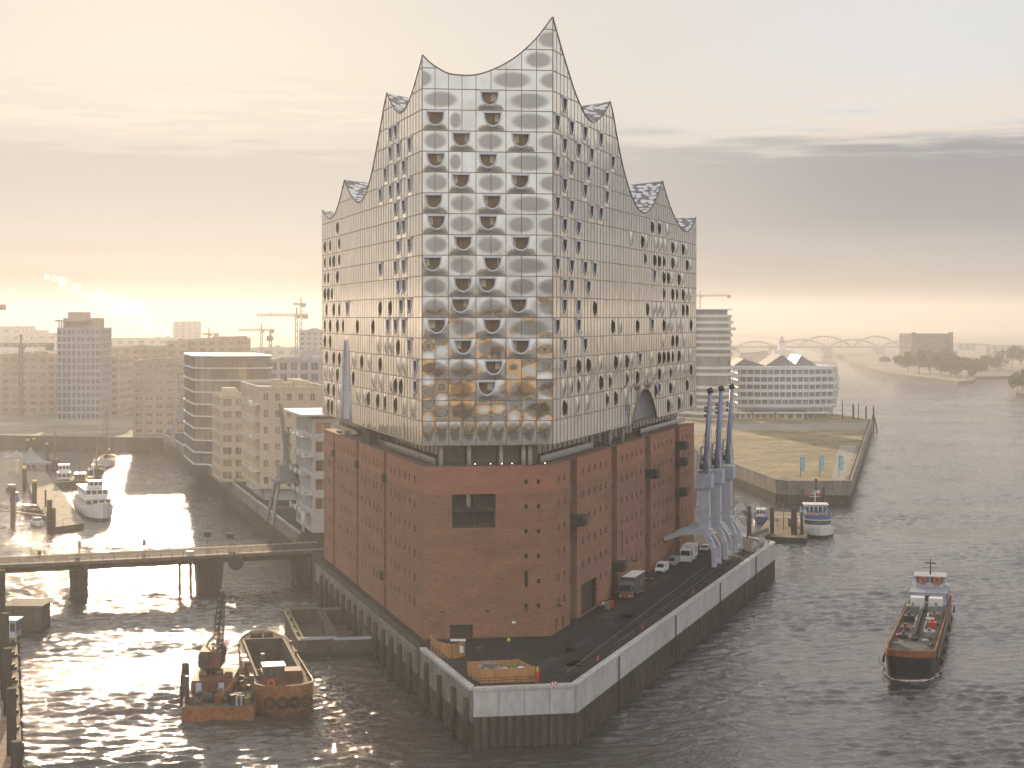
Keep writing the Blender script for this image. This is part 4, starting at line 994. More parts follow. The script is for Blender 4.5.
# ---- the low bridge on the left
BA, BB = Vector((-150, 355, 0)), Vector((-44.5, 384, 0))
root = thing('road_bridge', 'low road bridge crossing the basin in front of the sun glare', 'bridge')
bw_ = Wall((BA.x, BA.y), (BB.x, BB.y), (0, -1)); bridge_m = mat('bridge concrete', (.15, .125, .10), .85, var=.25, scale=.2, var2=.2, scale2=1.3)
zd = lambda a: 7.7 + .9 * (a / bw_.L) - .2 * sin(pi * a / bw_.L)
t = MB(); rings = []
for i in range(13):
    a = bw_.L * i / 12; z = zd(a)
    rings.append([bw_.p(a, z, 7), bw_.p(a, z - .7, 7), bw_.p(a, z - .8, 5), bw_.p(a, z - 2.2, 4.2), bw_.p(a, z - 2.2, -4.2), bw_.p(a, z - .8, -5), bw_.p(a, z - .7, -7), bw_.p(a, z, -7)])
t.loft(rings, 0, caps=(True, True)); t.build('deck', bridge_m, root)
t = MB(); rings = [[bw_.p(bw_.L * i / 12, zd(bw_.L * i / 12) + .02, 4.6), bw_.p(bw_.L * i / 12, zd(bw_.L * i / 12) + .02, -4.6)] for i in range(13)]; t.loft(rings, 0, closed=False); t.build('roadway', asphalt, root)
for s in (6.8, -6.8):
    t = MB()
    for i in range(int(bw_.L / 2.5) + 1): a = min(bw_.L, i * 2.5); t.beam(bw_.p(a, zd(a), s), bw_.p(a, zd(a) + 1.1, s), .09)
    for k in (.35, .72, 1.1):
        for i in range(12): a, b = bw_.L * i / 12, bw_.L * (i + 1) / 12; t.beam(bw_.p(a, zd(a) + k, s), bw_.p(b, zd(b) + k, s), .06)
    t.build('parapet', steel_d, root)
for x, w_, dep in ((78, 3.6, 9), (209.5, 5.6, 10), (302, 3.0, 9)):
    a = bw_.s_of(x, 3); t = MB(); z = zd(a) - 2.2
    for half in (0,):
        b0 = [bw_.p(a - w_ * .44, -.8, dep / 2 - .6), bw_.p(a + w_ * .44, -.8, dep / 2 - .6), bw_.p(a + w_ * .44, -.8, -dep / 2), bw_.p(a - w_ * .44, -.8, -dep / 2)]
        t0 = [bw_.p(a - w_ * .54, z, dep / 2), bw_.p(a + w_ * .54, z, dep / 2), bw_.p(a + w_ * .54, z, -dep / 2), bw_.p(a - w_ * .54, z, -dep / 2)]
        t.hexa(b0, t0)
    t.build('pier', tidal, root)
for i, (x, yt, d) in enumerate(((86.5, 569, 8.6), (179.5, 560, 8.8), (190.5, 559, 9.2), (1.5, 570, 14), (310, 556, 7.5))):
    c = bw_.p(bw_.s_of(x, d), 0, d); t = MB(); t.tube([(0, 0, -1), (0, 0, 7.2)], .38, 8); t.tube([(0, 0, 7.2), (0, 0, 7.4)], .46, 8)
    tag(t.build('mooring_pile', timber, None, c), ('dark pile standing beside the left bridge pier', 'slim pile in the glare left of the wide bridge pier', 'slim pile in the glare next to the wide bridge pier', 'dark pile before the bridge at the left picture edge', 'pile under the bridge end by the brick flank')[i], 'pile', 'piles standing by the bridge')
def lamp(loc, h, label, arm=1.4, rz=0.0, cat='street lamp'):
    root = thing('street_lamp', label, cat, loc, rz, 'street lamps on the bridge')
    t = MB(); t.tube([(0, 0, 0), (0, 0, h)], [.09, .05], 6); t.build('pole', steel_d, root)
    t = MB(); t.beam((0, 0, h), (arm, 0, h + .1), .08); t.beam((arm - .1, 0, h + .05), (arm + .6, 0, h + .1), .28, .12); t.build('lamp_head', steel_d, root); return root
for i, (x, lab) in enumerate(((31, 'street lamp on the bridge near the left picture edge'), (63, 'left one of two poles standing close together on the bridge'), (67, 'right one of two poles standing close together on the bridge'), (268, 'street lamp on the bridge towards the brick flank'))):
    a = bw_.s_of(x, -5); c = bw_.p(a, zd(a), -5.6); lamp(c, (5.5, 8, 6, 6)[i], lab, .9)
for i, (x, h, lab) in enumerate(((79.5, 2.6, 'dark upright signal board beside the paired poles on the bridge'), (144.5, 2.2, 'small dark board on the bridge left of the glare'), (39.5, 1.0, 'low dark box on the bridge near its left end'), (208, 3.6, 'dark rectangular traffic sign on a tall pole above the wide pier'), (230.5, 3.0, 'dark square sign on a pole on the bridge right of the wide pier'))):
    a = bw_.s_of(x, -5); c = bw_.p(a, zd(a), -5.6); root = thing('traffic_sign', lab, 'sign', c, 0, 'signs on the bridge')
    t = MB(); t.tube([(0, 0, 0), (0, 0, h + (3 if i == 3 else 1.6 if i == 4 else .1))], .07, 6); t.build('pole', steel_d, root)
    t = MB(); t.box((0, 0, max(.05, h - 1.2)), (1.7 if i > 2 else .9, .12, 1.3 if i > 2 else min(h, 1.6))); t.build('panel', steel_d, root)
a = bw_.s_of(236, 7.3); c = bw_.p(a, zd(a) - 1.9, 7.3); root = thing('navigation_sign', 'round dark navigation sign hanging on the bridge side', 'sign', c)
t = MB(); t.tube([(0, .12, 0), (0, -.12, 0)], 1.75, 24); t.build('disc', steel_d, root); t = MB(); t.beam((-.4, .1, 1.5), (-.4, .1, 2.4), .15); t.beam((.4, .1, 1.5), (.4, .1, 2.4), .15); t.build('bracket', steel_d, root)
a = bw_.s_of(190.5, 7); c = bw_.p(a, zd(a) + .1, 6.2); root = thing('maintenance_cabinet', 'small pale cabinet on the bridge edge above the glare', 'cabinet', c); t = MB(); t.box((0, 0, 0), (1.4, .8, .9)); t.box((0, 0, .9), (1.5, .9, .08)); t.build('housing', white_p, root)
# ------------------------------------------------------------------ buildings
def wall_of(a, b, c):                                  # a wall of a convex plan with centre c, plan in local coordinates
    m_ = ((a[0] + b[0]) / 2 - c[0], (a[1] + b[1]) / 2 - c[1]); return Wall(a, b, m_)
def seen(a, b, c):                                     # does this side face the camera?
    w = wall_of(a, b, c); mid = Vector(((a[0] + b[0]) / 2, (a[1] + b[1]) / 2, 0)); return w.n.dot(-mid) > 0
def centre(pts): return (sum(p[0] for p in pts) / len(pts), sum(p[1] for p in pts) / len(pts))
WINMESH = {}
def pane_obj(key, w, h, mats, parent, loc, ang, frame=.08):
    """one window pane with its frame; equal panes share a mesh"""
    k = (key, round(w, 2), round(h, 2))
    if k not in WINMESH:
        t = MB(); t.poly([(-w / 2, 0, 0), (w / 2, 0, 0), (w / 2, 0, h), (-w / 2, 0, h)], 0)
        for (x0, x1, z0, z1) in ((-w / 2, w / 2, 0, frame), (-w / 2, w / 2, h - frame, h), (-w / 2, -w / 2 + frame, frame, h - frame), (w / 2 - frame, w / 2, frame, h - frame), (-frame / 2, frame / 2, frame, h - frame)):
            t.hexa([(x0, -.06, z0), (x1, -.06, z0), (x1, -.003, z0), (x0, -.003, z0)], [(x0, -.06, z1), (x1, -.06, z1), (x1, -.003, z1), (x0, -.003, z1)], 1)
        o = t.build('window', mats, parent); WINMESH[k] = o.data
    else:
        o = bpy.data.objects.new('window', WINMESH[k]); COL.objects.link(o); o.parent = parent
    o.location = loc; o.rotation_euler.z = ang; return o
def block(label, pts, z0, z1, floors, bay, wm_, gm_, fr=None, wfrac=.6, hfrac=.62, sill=.22, roof_m=None, name='office_block', cat='building', parapet=.7, depth=.35, group=None, cap=100, skip_ground=0, roofbits=3, seed=1):
    """walls with real window openings on every side the town can see, flat roof with parapet and plant boxes"""
    root = thing(name, label, cat, (0, 0, 0), 0, group); c = centre(pts); wb = MB(); fh = (z1 - z0) / floors; fr = fr or mullion; panes = []
    n = len(pts)
    for i in range(n):
        a, b = pts[i], pts[(i + 1) % n]; w = wall_of(a, b, c)
        if not seen(a, b, c): w.quad(wb, 0, w.L, z0, z1); continue
        k = max(1, round(w.L / bay)); bw2 = w.L / k; holes = []
        for f in range(skip_ground, floors):
            for j in range(k):
                a0 = bw2 * (j + .5 - wfrac / 2); h = (a0, a0 + bw2 * wfrac, z0 + fh * (f + sill), z0 + fh * (f + sill + hfrac)); holes.append(h)
        w.holed(wb, 0, w.L, z0, z1, holes, depth, 0, 0)
        ang = atan2(w.n.x, -w.n.y)
        for h in holes: panes.append((w.p((h[0] + h[1]) / 2, h[2], -depth), h[1] - h[0], h[3] - h[2], ang))
    wb.poly([(p[0], p[1], z1 - .3) for p in (pts if area2(pts) > 0 else pts[::-1])], 1)
    for i in range(n):
        a, b = pts[i], pts[(i + 1) % n]; w = wall_of(a, b, c); w.box(wb, -.1, w.L + .1, z1 + .003, z1 + parapet, -.4, .12, 0)
    wb.build('wall', [wm_, roof_m or mat('flat roof', (.17, .16, .15), .9, 0, .25, .1)], root)
    panes.sort(key=lambda q: (q[0].x ** 2 + q[0].y ** 2)); rest = MB()
    for idx, (p, w_, h_, ang) in enumerate(panes):
        if idx < cap: pane_obj(gm_.name + fr.name, w_, h_, [gm_, fr], root, p, ang)
        else:
            u = Vector((cos(ang), sin(ang), 0)); rest.poly([p - u * w_ / 2, p + u * w_ / 2, p + u * w_ / 2 + Vector((0, 0, h_)), p - u * w_ / 2 + Vector((0, 0, h_))])
    if rest.f: tag(rest.build('windows', gm_, root), kind='stuff')
    rr = random.Random(seed)
    for i in range(roofbits):
        t = MB(); u, v = rr.uniform(.25, .75), rr.uniform(.25, .75)
        p = Vector((*pts[0], 0)).lerp(Vector((*pts[1], 0)), u).lerp(Vector((*pts[-1], 0)).lerp(Vector((*pts[2 % n], 0)), u), v); s_ = rr.uniform(2, 5)
        t.box((p.x, p.y, z1 - .3), (s_, s_ * rr.uniform(.6, 1.3), rr.uniform(1.6, 3)), 0, rr.uniform(0, .5)); t.box((p.x + s_ * .7, p.y, z1 - .3), (s_ * .5, s_ * .4, 1.5), 0); t.build('plant_room', wm_, root)
    return root
def area2(p): return sum(p[i][0] * p[(i + 1) % len(p)][1] - p[(i + 1) % len(p)][0] * p[i][1] for i in range(len(p)))
def rect(x0, x1, Y, depth, dirx=None):
    """plan whose front runs between photo columns x0 and x1 at distance Y; sides run along dirx"""
    a, b = P(x0, HY, Y), P(x1, HY, Y); d = Vector(dirx if dirx else (0, 1)).normalized() * depth
    return [(a.x, a.y), (b.x, b.y), (b.x + d.x, b.y + d.y), (a.x + d.x, a.y + d.y)]
KD = (-.287, .958)                                       # direction of the promenade
def zt(y, Y): return ZC - (y - HY) * Y / F
plaster = mat('cream render', (.56, .46, .34), .85, 0, .1, .1, var2=.08, scale2=.8)
plaster_w = mat('white render', (.55, .54, .53), .8, 0, .08, .1, var2=.08, scale2=.8)
grey_st = mat('grey stone cladding', (.38, .37, .36), .8, 0, .12, .1, var2=.08, scale2=.8)
brown_st = mat('haze paled brown brick', (.36, .28, .21), .85, 0, .15, .1, var2=.1, scale2=.8)  # brown raised paler, the haze over the left city painted into it
slate = mat('haze paled slate cladding', (.30, .30, .32), .8, 0, .1, .1)  # lighter than the cladding itself, haze veil of the far towers mixed in
glass_b = glass('office glass', (.14, .14, .145), .06, .5, .3, .15)
glass_w = glass('warm office glass', (.32, .27, .20), .06, .5, .35, .15)
white_m = mat('white slab edge', (.66, .66, .67), .5, 0, .06, .2)

# promenade blocks, nearest first
def promenade_white():
    Y0 = 408; root = thing('apartment_block', 'white apartment block with projecting balconies just behind the brick flank', 'building')
    a, b = P(312.5, HY, Y0), P(322, HY, Y0); z1 = zt(419, Y0); top = zt(414, Y0)
    pts = [(a.x, Y0), (b.x + 9, Y0 + 2), (b.x + 9 + KD[0] * 22, Y0 + 2 + KD[1] * 22), (a.x + KD[0] * 25, Y0 + KD[1] * 25)]
    c = centre(pts); wb = MB(); fl = 6; fh = (z1 - QD) / fl; side = wall_of(pts[3], pts[0], c); fr_ = wall_of(pts[0], pts[1], c)
    holes = [(side.L * (j + .15) / 7, side.L * (j + .85) / 7, QD + fh * (f + .18), QD + fh * (f + .85)) for f in range(fl) for j in range(7)]
    fholes = [(fr_.L * .06, fr_.L * .40, QD + fh * (f + .2), QD + fh * (f + .82)) for f in range(1, fl)]
    side.holed(wb, 0, side.L, QD, z1, holes, .5); fr_.holed(wb, 0, fr_.L, QD, z1, fholes, .5)
    for i in (1, 2): wall_of(pts[i], pts[i + 1], c).quad(wb, 0, wall_of(pts[i], pts[i + 1], c).L, QD, z1)
    wb.poly([(p[0], p[1], z1) for p in pts]); wb.build('wall', plaster_w, root)
    for w, hs in ((side, holes), (fr_, fholes)):
        ang = atan2(w.n.x, -w.n.y)
        for h in hs: pane_obj('pw', h[1] - h[0], h[3] - h[2], [glass_w, white_m], root, w.p((h[0] + h[1]) / 2, h[2], -.5), ang, .12)
    for f in range(1, fl):                                # staggered balconies over the water
        for j in range(7):
            if (f + j) % 2: continue
            t = MB(); side.box(t, side.L * j / 7 + .2, side.L * (j + 1) / 7 + .6, QD + fh * f - .15, QD + fh * f + .12, .01, 2.4); t.box((0, 0, -50), (.01, .01, .01)) if False else None
            side.box(t, side.L * j / 7 + .2, side.L * (j + 1) / 7 + .6, QD + fh * f + .12, QD + fh * f + 1.15, 2.3, 2.4)
            t.build('balcony', plaster_w, root)
    t = MB(); o = [side.p(-3, top, 3.0), side.p(side.L + 2.0, top, 3.0)]
    t.hexa([side.p(-2, top - .5, 3), side.p(side.L + 1.5, top - .5, 3), side.p(side.L + 1.5, top - .5, -14), side.p(-2, top - .5, -14)], [side.p(-2, top, 3), side.p(side.L + 1.5, top, 3), side.p(side.L + 1.5, top, -14), side.p(-2, top, -14)]); t.build('roof', white_m, root)
    t = MB()
    for k in range(8): t.beam(side.p(side.L * k / 7, z1, 1.5), side.p(side.L * k / 7, top - .5, 1.5), .3)
    t.build('roof_posts', white_m, root); t = MB(); side.box(t, 2, side.L - 2, z1, top - .5, -8, -2); t.build('penthouse', glass_w, root)
    t = MB()
    for x in (309, 320): q = side.p(side.L - (3 if x == 309 else 1), 0, 2.0); t.tube([(q.x, q.y, QD), (q.x, q.y, QD + fh * 1.1)], .22, 6)
    t.build('stilt', white_m, root)
promenade_white()
block('beige block of flats with small dark windows and a recessed ground floor', rect(260, 330, 480, 42, KD), QD + 3.4, zt(389, 480), 6, 3.6, plaster, glass_w, white_m, .42, .45, .28, name='apartment_block', seed=4, roofbits=5)
p2 = rect(260, 330, 480, 42, KD); t = MB(); t.prism([(p[0] * .985, p[1] + 1.2) for p in p2], QD, QD + 3.4); tag(t.build('arcade_base', grey_st), 'dark recessed ground storey under the beige block of flats', 'arcade')
w_ = wall_of(p2[3], p2[0], centre(p2)); balc = thing('balcony_stack', 'stack of dark balconies on the basin side of the beige block', 'balconies')
for f in range(6):
    t = MB(); z = QD + 3.4 + f * (zt(389, 480) - QD - 3.4) / 6
    w_.box(t, w_.L - 8, w_.L - .5, z, z + .2, .02, 2.2); w_.box(t, w_.L - 8, w_.L - .5, z + .2, z + 1.2, 2.1, 2.2); t.build('balcony', white_m if f % 2 else plaster_w, balc)
def ribbon(label, pts, z0, z1, floors, gl, slab_m, out=.9, thick=.55, name='office_block', mull=3.0, roof=True, tall_slabs=None):
    """glazed storeys between projecting white floor slabs"""
    root = thing(name, label, 'building'); c = centre(pts); t = MB(); t.prism(pts, z0, z1 - .05); t.build('glazing', gl, root)
    fh = (z1 - z0) / floors; grow = lambda d: [(p[0] + (p[0] - c[0]) / max(hypot(p[0] - c[0], p[1] - c[1]), 1) * d, p[1] + (p[1] - c[1]) / max(hypot(p[0] - c[0], p[1] - c[1]), 1) * d) for p in pts]
    for f in range(floors + 1):
        t = MB(); d = out + (0 if not tall_slabs else tall_slabs(f)); t.prism(grow(d), z0 + fh * f - thick / 2 + (0 if f < floors else .02), z0 + fh * f + thick / 2); t.build('floor_slab' if f < floors else 'roof', slab_m, root)
    t = MB()
    for i in range(len(pts)):
        a, b = pts[i], pts[(i + 1) % len(pts)]
        if not seen(a, b, c): continue
        w = wall_of(a, b, c); k = max(1, round(w.L / mull))
        for j in range(k): w.box(t, w.L * (j + .5) / k - .10, w.L * (j + .5) / k + .10, z0 + .1, z1 - .1, .01, .16)
    tag(t.build('mullions', mat('grey mullion', (.22, .21, .2), .6), root), kind='stuff'); return root
def curved(x0, x1, Y, depth, bulge, n=10, dirx=KD):
    a, b = P(x0, HY, Y), P(x1, HY, Y); d = Vector(dirx).normalized() * depth
    fr_ = [(a.x + (b.x - a.x) * i / n, Y - bulge * sin(pi * i / n)) for i in range(n + 1)]
    return fr_ + [(b.x + d.x, b.y + d.y), (a.x + d.x, a.y + d.y)]
ribbon('round fronted glass office block with bright white floor lines by the basin', curved(195, 271, 600, 40, 4), QD, zt(356, 600), 9, glass_w, white_m, .7, .5)
block('slim balcony tower between the round glass block and the beige flats', rect(221, 246, 535, 25, KD), QD, zt(397, 535), 7, 4.0, plaster, glass_w, white_m, .72, .62, name='apartment_block', seed=2)
block('hazy brown office slab left of the round glass block', rect(133, 196, 785, 45), 6.0, zt(362, 785), 9, 5.0, brown_st, glass_w, white_m, .62, .5, seed=8, roofbits=4)
t_ = block('grey tower with a regular grid of windows rising over the harbour', rect(57, 100, 900, 26), 6.0, zt(329, 900), 13, 2.75, slate, glass_b, white_m, .70, .72, .16, name='office_tower', depth=.5, roofbits=0)
a, b = P(64, HY, 906), P(97, HY, 906); t = MB(); t.prism([(a.x, 904), (b.x, 904), (b.x, 922), (a.x, 922)], zt(329, 900) + .7, zt(318, 900)); t.build('crown_storey', brown_st, t_)
a, b = P(57.5, HY, 902), P(66, HY, 902); t = MB(); t.prism([(a.x - 1, 900), (b.x + 12, 900), (b.x + 12, 922), (a.x - 1, 922)], zt(321.5, 900), zt(320, 900)); t.build('crown_canopy', slate, t_)
t = MB()
for x in (59, 61.5, 64): q = P(x, HY, 901.5); t.box((q.x, q.y, zt(329, 900) + .7), (.6, .6, zt(321.5, 900) - zt(329, 900) - .7))
t.build('canopy_posts', slate, t_)
a, b = P(68, HY, 908), P(86, HY, 908); t = MB(); t.prism([(a.x, 908), (b.x, 908), (b.x, 918), (a.x, 918)], zt(318, 900) + .02, zt(312, 900)); t.build('plant_room', brown_st, t_)
block('long low dim office slab left of the grid tower', rect(-8, 56, 960, 40), 6.0, zt(356, 960), 8, 5.0, brown_st, glass_w, None, .6, .5, seed=3, roofbits=4)
block('narrow hazy block standing just right of the grid tower', rect(103, 118, 930, 40), 6.0, zt(358, 930), 8, 4.0, brown_st, glass_w, None, .6, .5, seed=5, roofbits=1)
block('stepped dark block behind the brown slab', rect(112, 150, 1010, 50), 6.0, zt(348, 1010), 9, 6.0, brown_st, glass_w, None, .55, .5, seed=6, roofbits=2)
block('long dark warehouse roofline behind the round glass block', rect(166, 188, 1060, 60), 6.0, zt(342, 1060), 9, 6.0, brown_st, glass_w, None, .5, .5, seed=7, roofbits=2)
hb = block('tall hazy brown block with sloping top behind the round glass block', rect(188, 236, 1065, 60), 6.0, zt(340, 1065), 10, 6.0, brown_st, glass_w, None, .5, .5, seed=9, roofbits=1)
a, b, c2 = P(213, HY, 1070), P(234, HY, 1070), P(240, HY, 1070); t = MB(); t.prism([(a.x, 1068), (b.x, 1068), (c2.x, 1100), (a.x, 1100)], zt(340, 1065) + .7, zt(338, 1065) + 1); t.build('plant_room', brown_st, hb)
block('pale grid fronted office behind the beige flats', rect(268, 330, 700, 40), 6.0, zt(361, 700), 8, 4.5, grey_st, glass_b, white_m, .7, .7, .15, seed=10, roofbits=3)
block('distant hazy square tower beside the glass hall', rect(299, 325, 1250, 40), 6.0, zt(331, 1250), 12, 5, slate, glass_b, None, .6, .5, name='office_tower', seed=11, roofbits=2, cap=40)
block('far pale tower half lost in the haze right of the steam', rect(173, 193, 2300, 60), 6.0, zt(322, 2300), 14, 8, slate, glass_b, None, .5, .5, name='office_tower', seed=12, roofbits=0, cap=20)
for i, (x0, x1, yt, Y, lab) in enumerate(((-20, 22, 327, 2100, 'far low skyline block behind the long left slab'), (22, 36, 331, 2150, 'far low step in the skyline left of the grid tower'), (36, 57, 334, 2000, 'far hazy shed left of the grid tower'), (104, 168, 339, 1900, 'far hazy row under the steam plume'),
        (300, 330, 352, 900, 'hazy low block behind the pale grid office'), (248, 300, 349, 1500, 'far flat block behind the tower cranes'), (740, 790, 356, 2500, 'far pale shed on the shore behind the white offices'), (985, 1040, 346, 2700, 'far dim block at the right picture edge'), (958, 990, 344, 3000, 'far faint shed right of the long warehouse'))):
    block(lab, rect(x0, x1, Y, 60), 3.0, zt(yt, Y), 5, 12, grey_st if i % 2 else slate, glass_b, None, .5, .5, seed=20 + i, roofbits=1, cap=12)
block('wide dark warehouse on the far river bank', rect(911, 953, 2000, 60), 3.0, zt(334.5, 2000), 6, 6, mat('dim warehouse cladding', (.10, .09, .085), .9), glass_b, None, .7, .35, seed=31, roofbits=0, cap=30, name='warehouse')
a, b = P(911, HY, 2000), P(953, HY, 2000)
for k, x in enumerate((911, 953)):
    q = P(x, HY, 1999); t = MB(); t.box((q.x + (3 if k == 0 else -3), 1998, 3), (5, 4, zt(332.3, 2000) - 3)); tag(t.build('stair_tower', MATS['dim warehouse cladding']), 'dark stair tower at the %s end of the wide far warehouse' % ('left' if k == 0 else 'right'), 'tower')

# right bank: the rounded apartment tower and the white offices
pt = [(P(696, HY, 880).x, 905), (P(690, HY, 880).x - 6, 890), (P(700, HY, 880).x, 876), (P(716, HY, 880).x, 872), (P(727, HY, 880).x, 877), (P(732, HY, 885).x, 890), (P(728, HY, 890).x, 908), (P(712, HY, 890).x, 914)]
rr = random.Random(2)
mp = ribbon('rounded white apartment tower with jutting storey slabs beside the glass hall', pt, SKZ, zt(316, 880), 16, glass('tower glass', (.33, .31, .28), .1, .4, .3, .1), mat('tower white', (.66, .64, .6), .6, 0, .05), .8, 1.5, name='apartment_tower', mull=4, tall_slabs=lambda f: 1.2 * sin(f * 1.9) + (.8 if f > 10 else 0))
c_ = centre(pt); t = MB(); t.prism([(c_[0] + (p[0] - c_[0]) * .85, c_[1] + (p[1] - c_[1]) * .85) for p in pt], zt(316, 880) + .78, zt(310, 880)); t.build('crown_storey', grey_st, mp)
t = MB(); t.prism([(c_[0] + (p[0] - c_[0]) * 1.05, c_[1] + (p[1] - c_[1]) * 1.05) for p in pt], zt(310, 880) + .01, zt(309, 880)); t.build('roof', white_m, mp)
def white_offices():
    root = thing('office_building', 'white curved office building with film screens and glass roof ridges by the river', 'building')
    Y = 900; a, b = P(734, HY, Y), P(833, HY, Y)
    front = [(a.x, Y), (a.x + 18, Y - 3), (b.x - 14, Y - 2), (b.x, Y + 4), (b.x + 5, Y + 16), (b.x + 2, Y + 60), (a.x, Y + 60)]
    fol = mat('white film screen', (.62, .63, .66), .4, 0, .06, .3); c = centre(front)
    grow = lambda k: [(c[0] + (p[0] - c[0]) * k, c[1] + (p[1] - c[1]) * k) for p in front]
    t = MB(); t.prism(grow(.93), SKZ, 33.4); t.build('glazing', glass('screen glass', (.30, .31, .33), .08, .4, .2), root)
    zs = [13.2, 17.3, 21.4, 25.5, 29.6, 33.6]; outk = [1.0, 1.03, 1.05, 1.055, 1.045, 1.02]
    for i, z in enumerate(zs):
        t = MB(); t.prism(grow(outk[i]), z - .25, z + 1.35); t.build('floor_band', fol, root)
    for i in range(5):                                     # posts of the screen
        t = MB(); q = grow((outk[i] + outk[i + 1]) / 2 - .01)
        for s_, e_ in zip(q[:5], q[1:6]):
            w = wall_of(s_, e_, c); k = max(2, int(w.L / 3.2))
            for j in range(k): w.box(t, w.L * j / k, w.L * j / k + .5, zs[i] + 1.35, zs[i + 1] - .25, -.2, .05)
        tag(t.build('screen_posts', fol, root), kind='stuff')
    t = MB(); q = grow(.99); t.prism(q, 12.3, 12.9); t.build('soffit', grey_st, root)
    for k in range(9):
        t = MB(); x = a.x + 4 + k * 5.6; t.tube([(x, Y + 3, SKZ), (x, Y + 3, 12.3)], .45, 6); t.build('column', white_m, root)
    rm_ = glass('ridge glass', (.20, .20, .21), .45, .2)
    for k, (x0, xr, x1, zr) in enumerate(((733, 744, 767, 39.0), (765, 782, 798, 41.2), (794, 801, 818, 40.8))):
        p0, pr, p1 = P(x0, HY, Y + 12), P(xr, HY, Y + 12), P(x1, HY, Y + 12); t = MB()
        f_ = [(p0.x, Y + 12, 34.9), (p1.x, Y + 12, 34.9), (pr.x, Y + 12, zr)]; bk = [(v[0], Y + 46, v[2]) for v in f_]
        t.poly(f_); t.poly(bk[::-1]); t.poly([f_[0], f_[2], bk[2], bk[0]]); t.poly([f_[2], f_[1], bk[1], bk[2]]); t.poly([f_[1], f_[0], bk[0], bk[1]]); t.build('roof_ridge', rm_, root)
    t = MB(); w = Wall((b.x - 28, Y + 1), (b.x + 3, Y + 8), (0, -1)); t.box((b.x - 12, Y + 16, 34.9), (26, 20, .2)); 
    for j in range(12): w.box(t, w.L * j / 12, w.L * j / 12 + .15, 34.95, 36.6, -.3, -.15)
    t.build('roof_terrace', fol, root)
white_offices()
for i, (x0, x1, m_, lab) in enumerate(((734, 752, white_m, 'white kiosk under the left part of the white offices'), (753, 775, plaster, 'ochre cafe pavilion under the white offices'), (776, 804, white_m, 'white event tent under the middle of the white offices'), (806, 828, grey_st, 'grey container kiosk under the right part of the white offices'))):
    a, b = P(x0, HY, 884), P(x1, HY, 884); root = thing('pavilion', lab, 'pavilion', ((a.x + b.x) / 2, 886, SKZ)); L_ = b.x - a.x
    t = MB(); t.box((0, 0, 0), (L_, 5, 3)); t.build('wall', m_, root); t = MB(); t.box((0, -1, 3.003), (L_ + 1.5, 8, .3)); t.build('roof', white_m, root)
    t = MB()
    for k in range(3): t.box(((k - 1) * L_ / 3.2, -2.53, .4), (L_ / 5, .06, 2.0))
    t.build('window', glass_w, root)

# promenade furniture of the grass bank
for i, x in enumerate((800.5, 819.5, 838.8)):
    c = G(x, 477.5 - i * .6, SKZ); root = thing('banner', ('left', 'middle', 'right')[i] + ' one of three pale blue banners standing on the grass bank', 'banner', c, 0, 'pale blue banners on the grass')
    t = MB(); t.tube([(0, 0, 0), (0, 0, 7.2)], [.09, .06], 6); t.build('pole', steel_d, root)
    t = MB(); t.loft([[(0.06, -.02, 7.1 - .5 * k), (1.55 - .15 * (k > 6), -.02 + .14 * sin(k * 1.1), 7.1 - .5 * k - .1)] for k in range(11)], 0, closed=False); t.loft([[(1.55 - .15 * (k > 6), .02 + .14 * sin(k * 1.1), 7.1 - .5 * k - .1), (0.06, .02, 7.1 - .5 * k)] for k in range(11)], 0, closed=False)
    bn = t.build('flag_cloth', mat('pale blue cloth', (.20, .46, .60), .7, 0, .08), root)
    t = MB(); t.box((.8, -.17, 3.2), (.22, .03, 2.6)); t.build('mark', white_p, root)
railing('railing', 'pale railing along the river edge of the grass bank', [(112, 548), (189, 872)], SKZ + .12, 1.2, 3.0, steel_d, .07)
for i, (x, y, h, lab) in enumerate(((842.5, 419, 10, 'slim lamp post left of the three dolphins by the white offices'), (853.3, 419, 8, 'first dark dolphin pile behind the white offices'), (858.5, 420, 9, 'slender pale mast between the dolphin piles'), (866, 421.5, 8.5, 'second dark dolphin pile on the river wall'), (873.5, 426, 9.5, 'red topped outer dolphin pile at the corner of the river wall'))):
    c = G(x, y, SKZ if i < 3 else 3); t = MB(); r = .28 if i in (0, 2) else .55; t.tube([(0, 0, -1 if i < 3 else -4), (0, 0, h)], [r, r * .9], 8)
    if i == 4: t.tube([(2.2, 0, -4), (.3, 0, h * .6)], .4, 6); t.tube([(-2.2, 1, -4), (-.3, 0, h * .6)], .4, 6)
    o = t.build('dolphin_pile', timber if i != 4 else [timber][0], None, c); tag(o, lab, 'post')
    if i == 4: t = MB(); t.tube([(0, 0, h), (0, 0, h + 1.4)], .5, 8); t.build('cap', red_p, o)

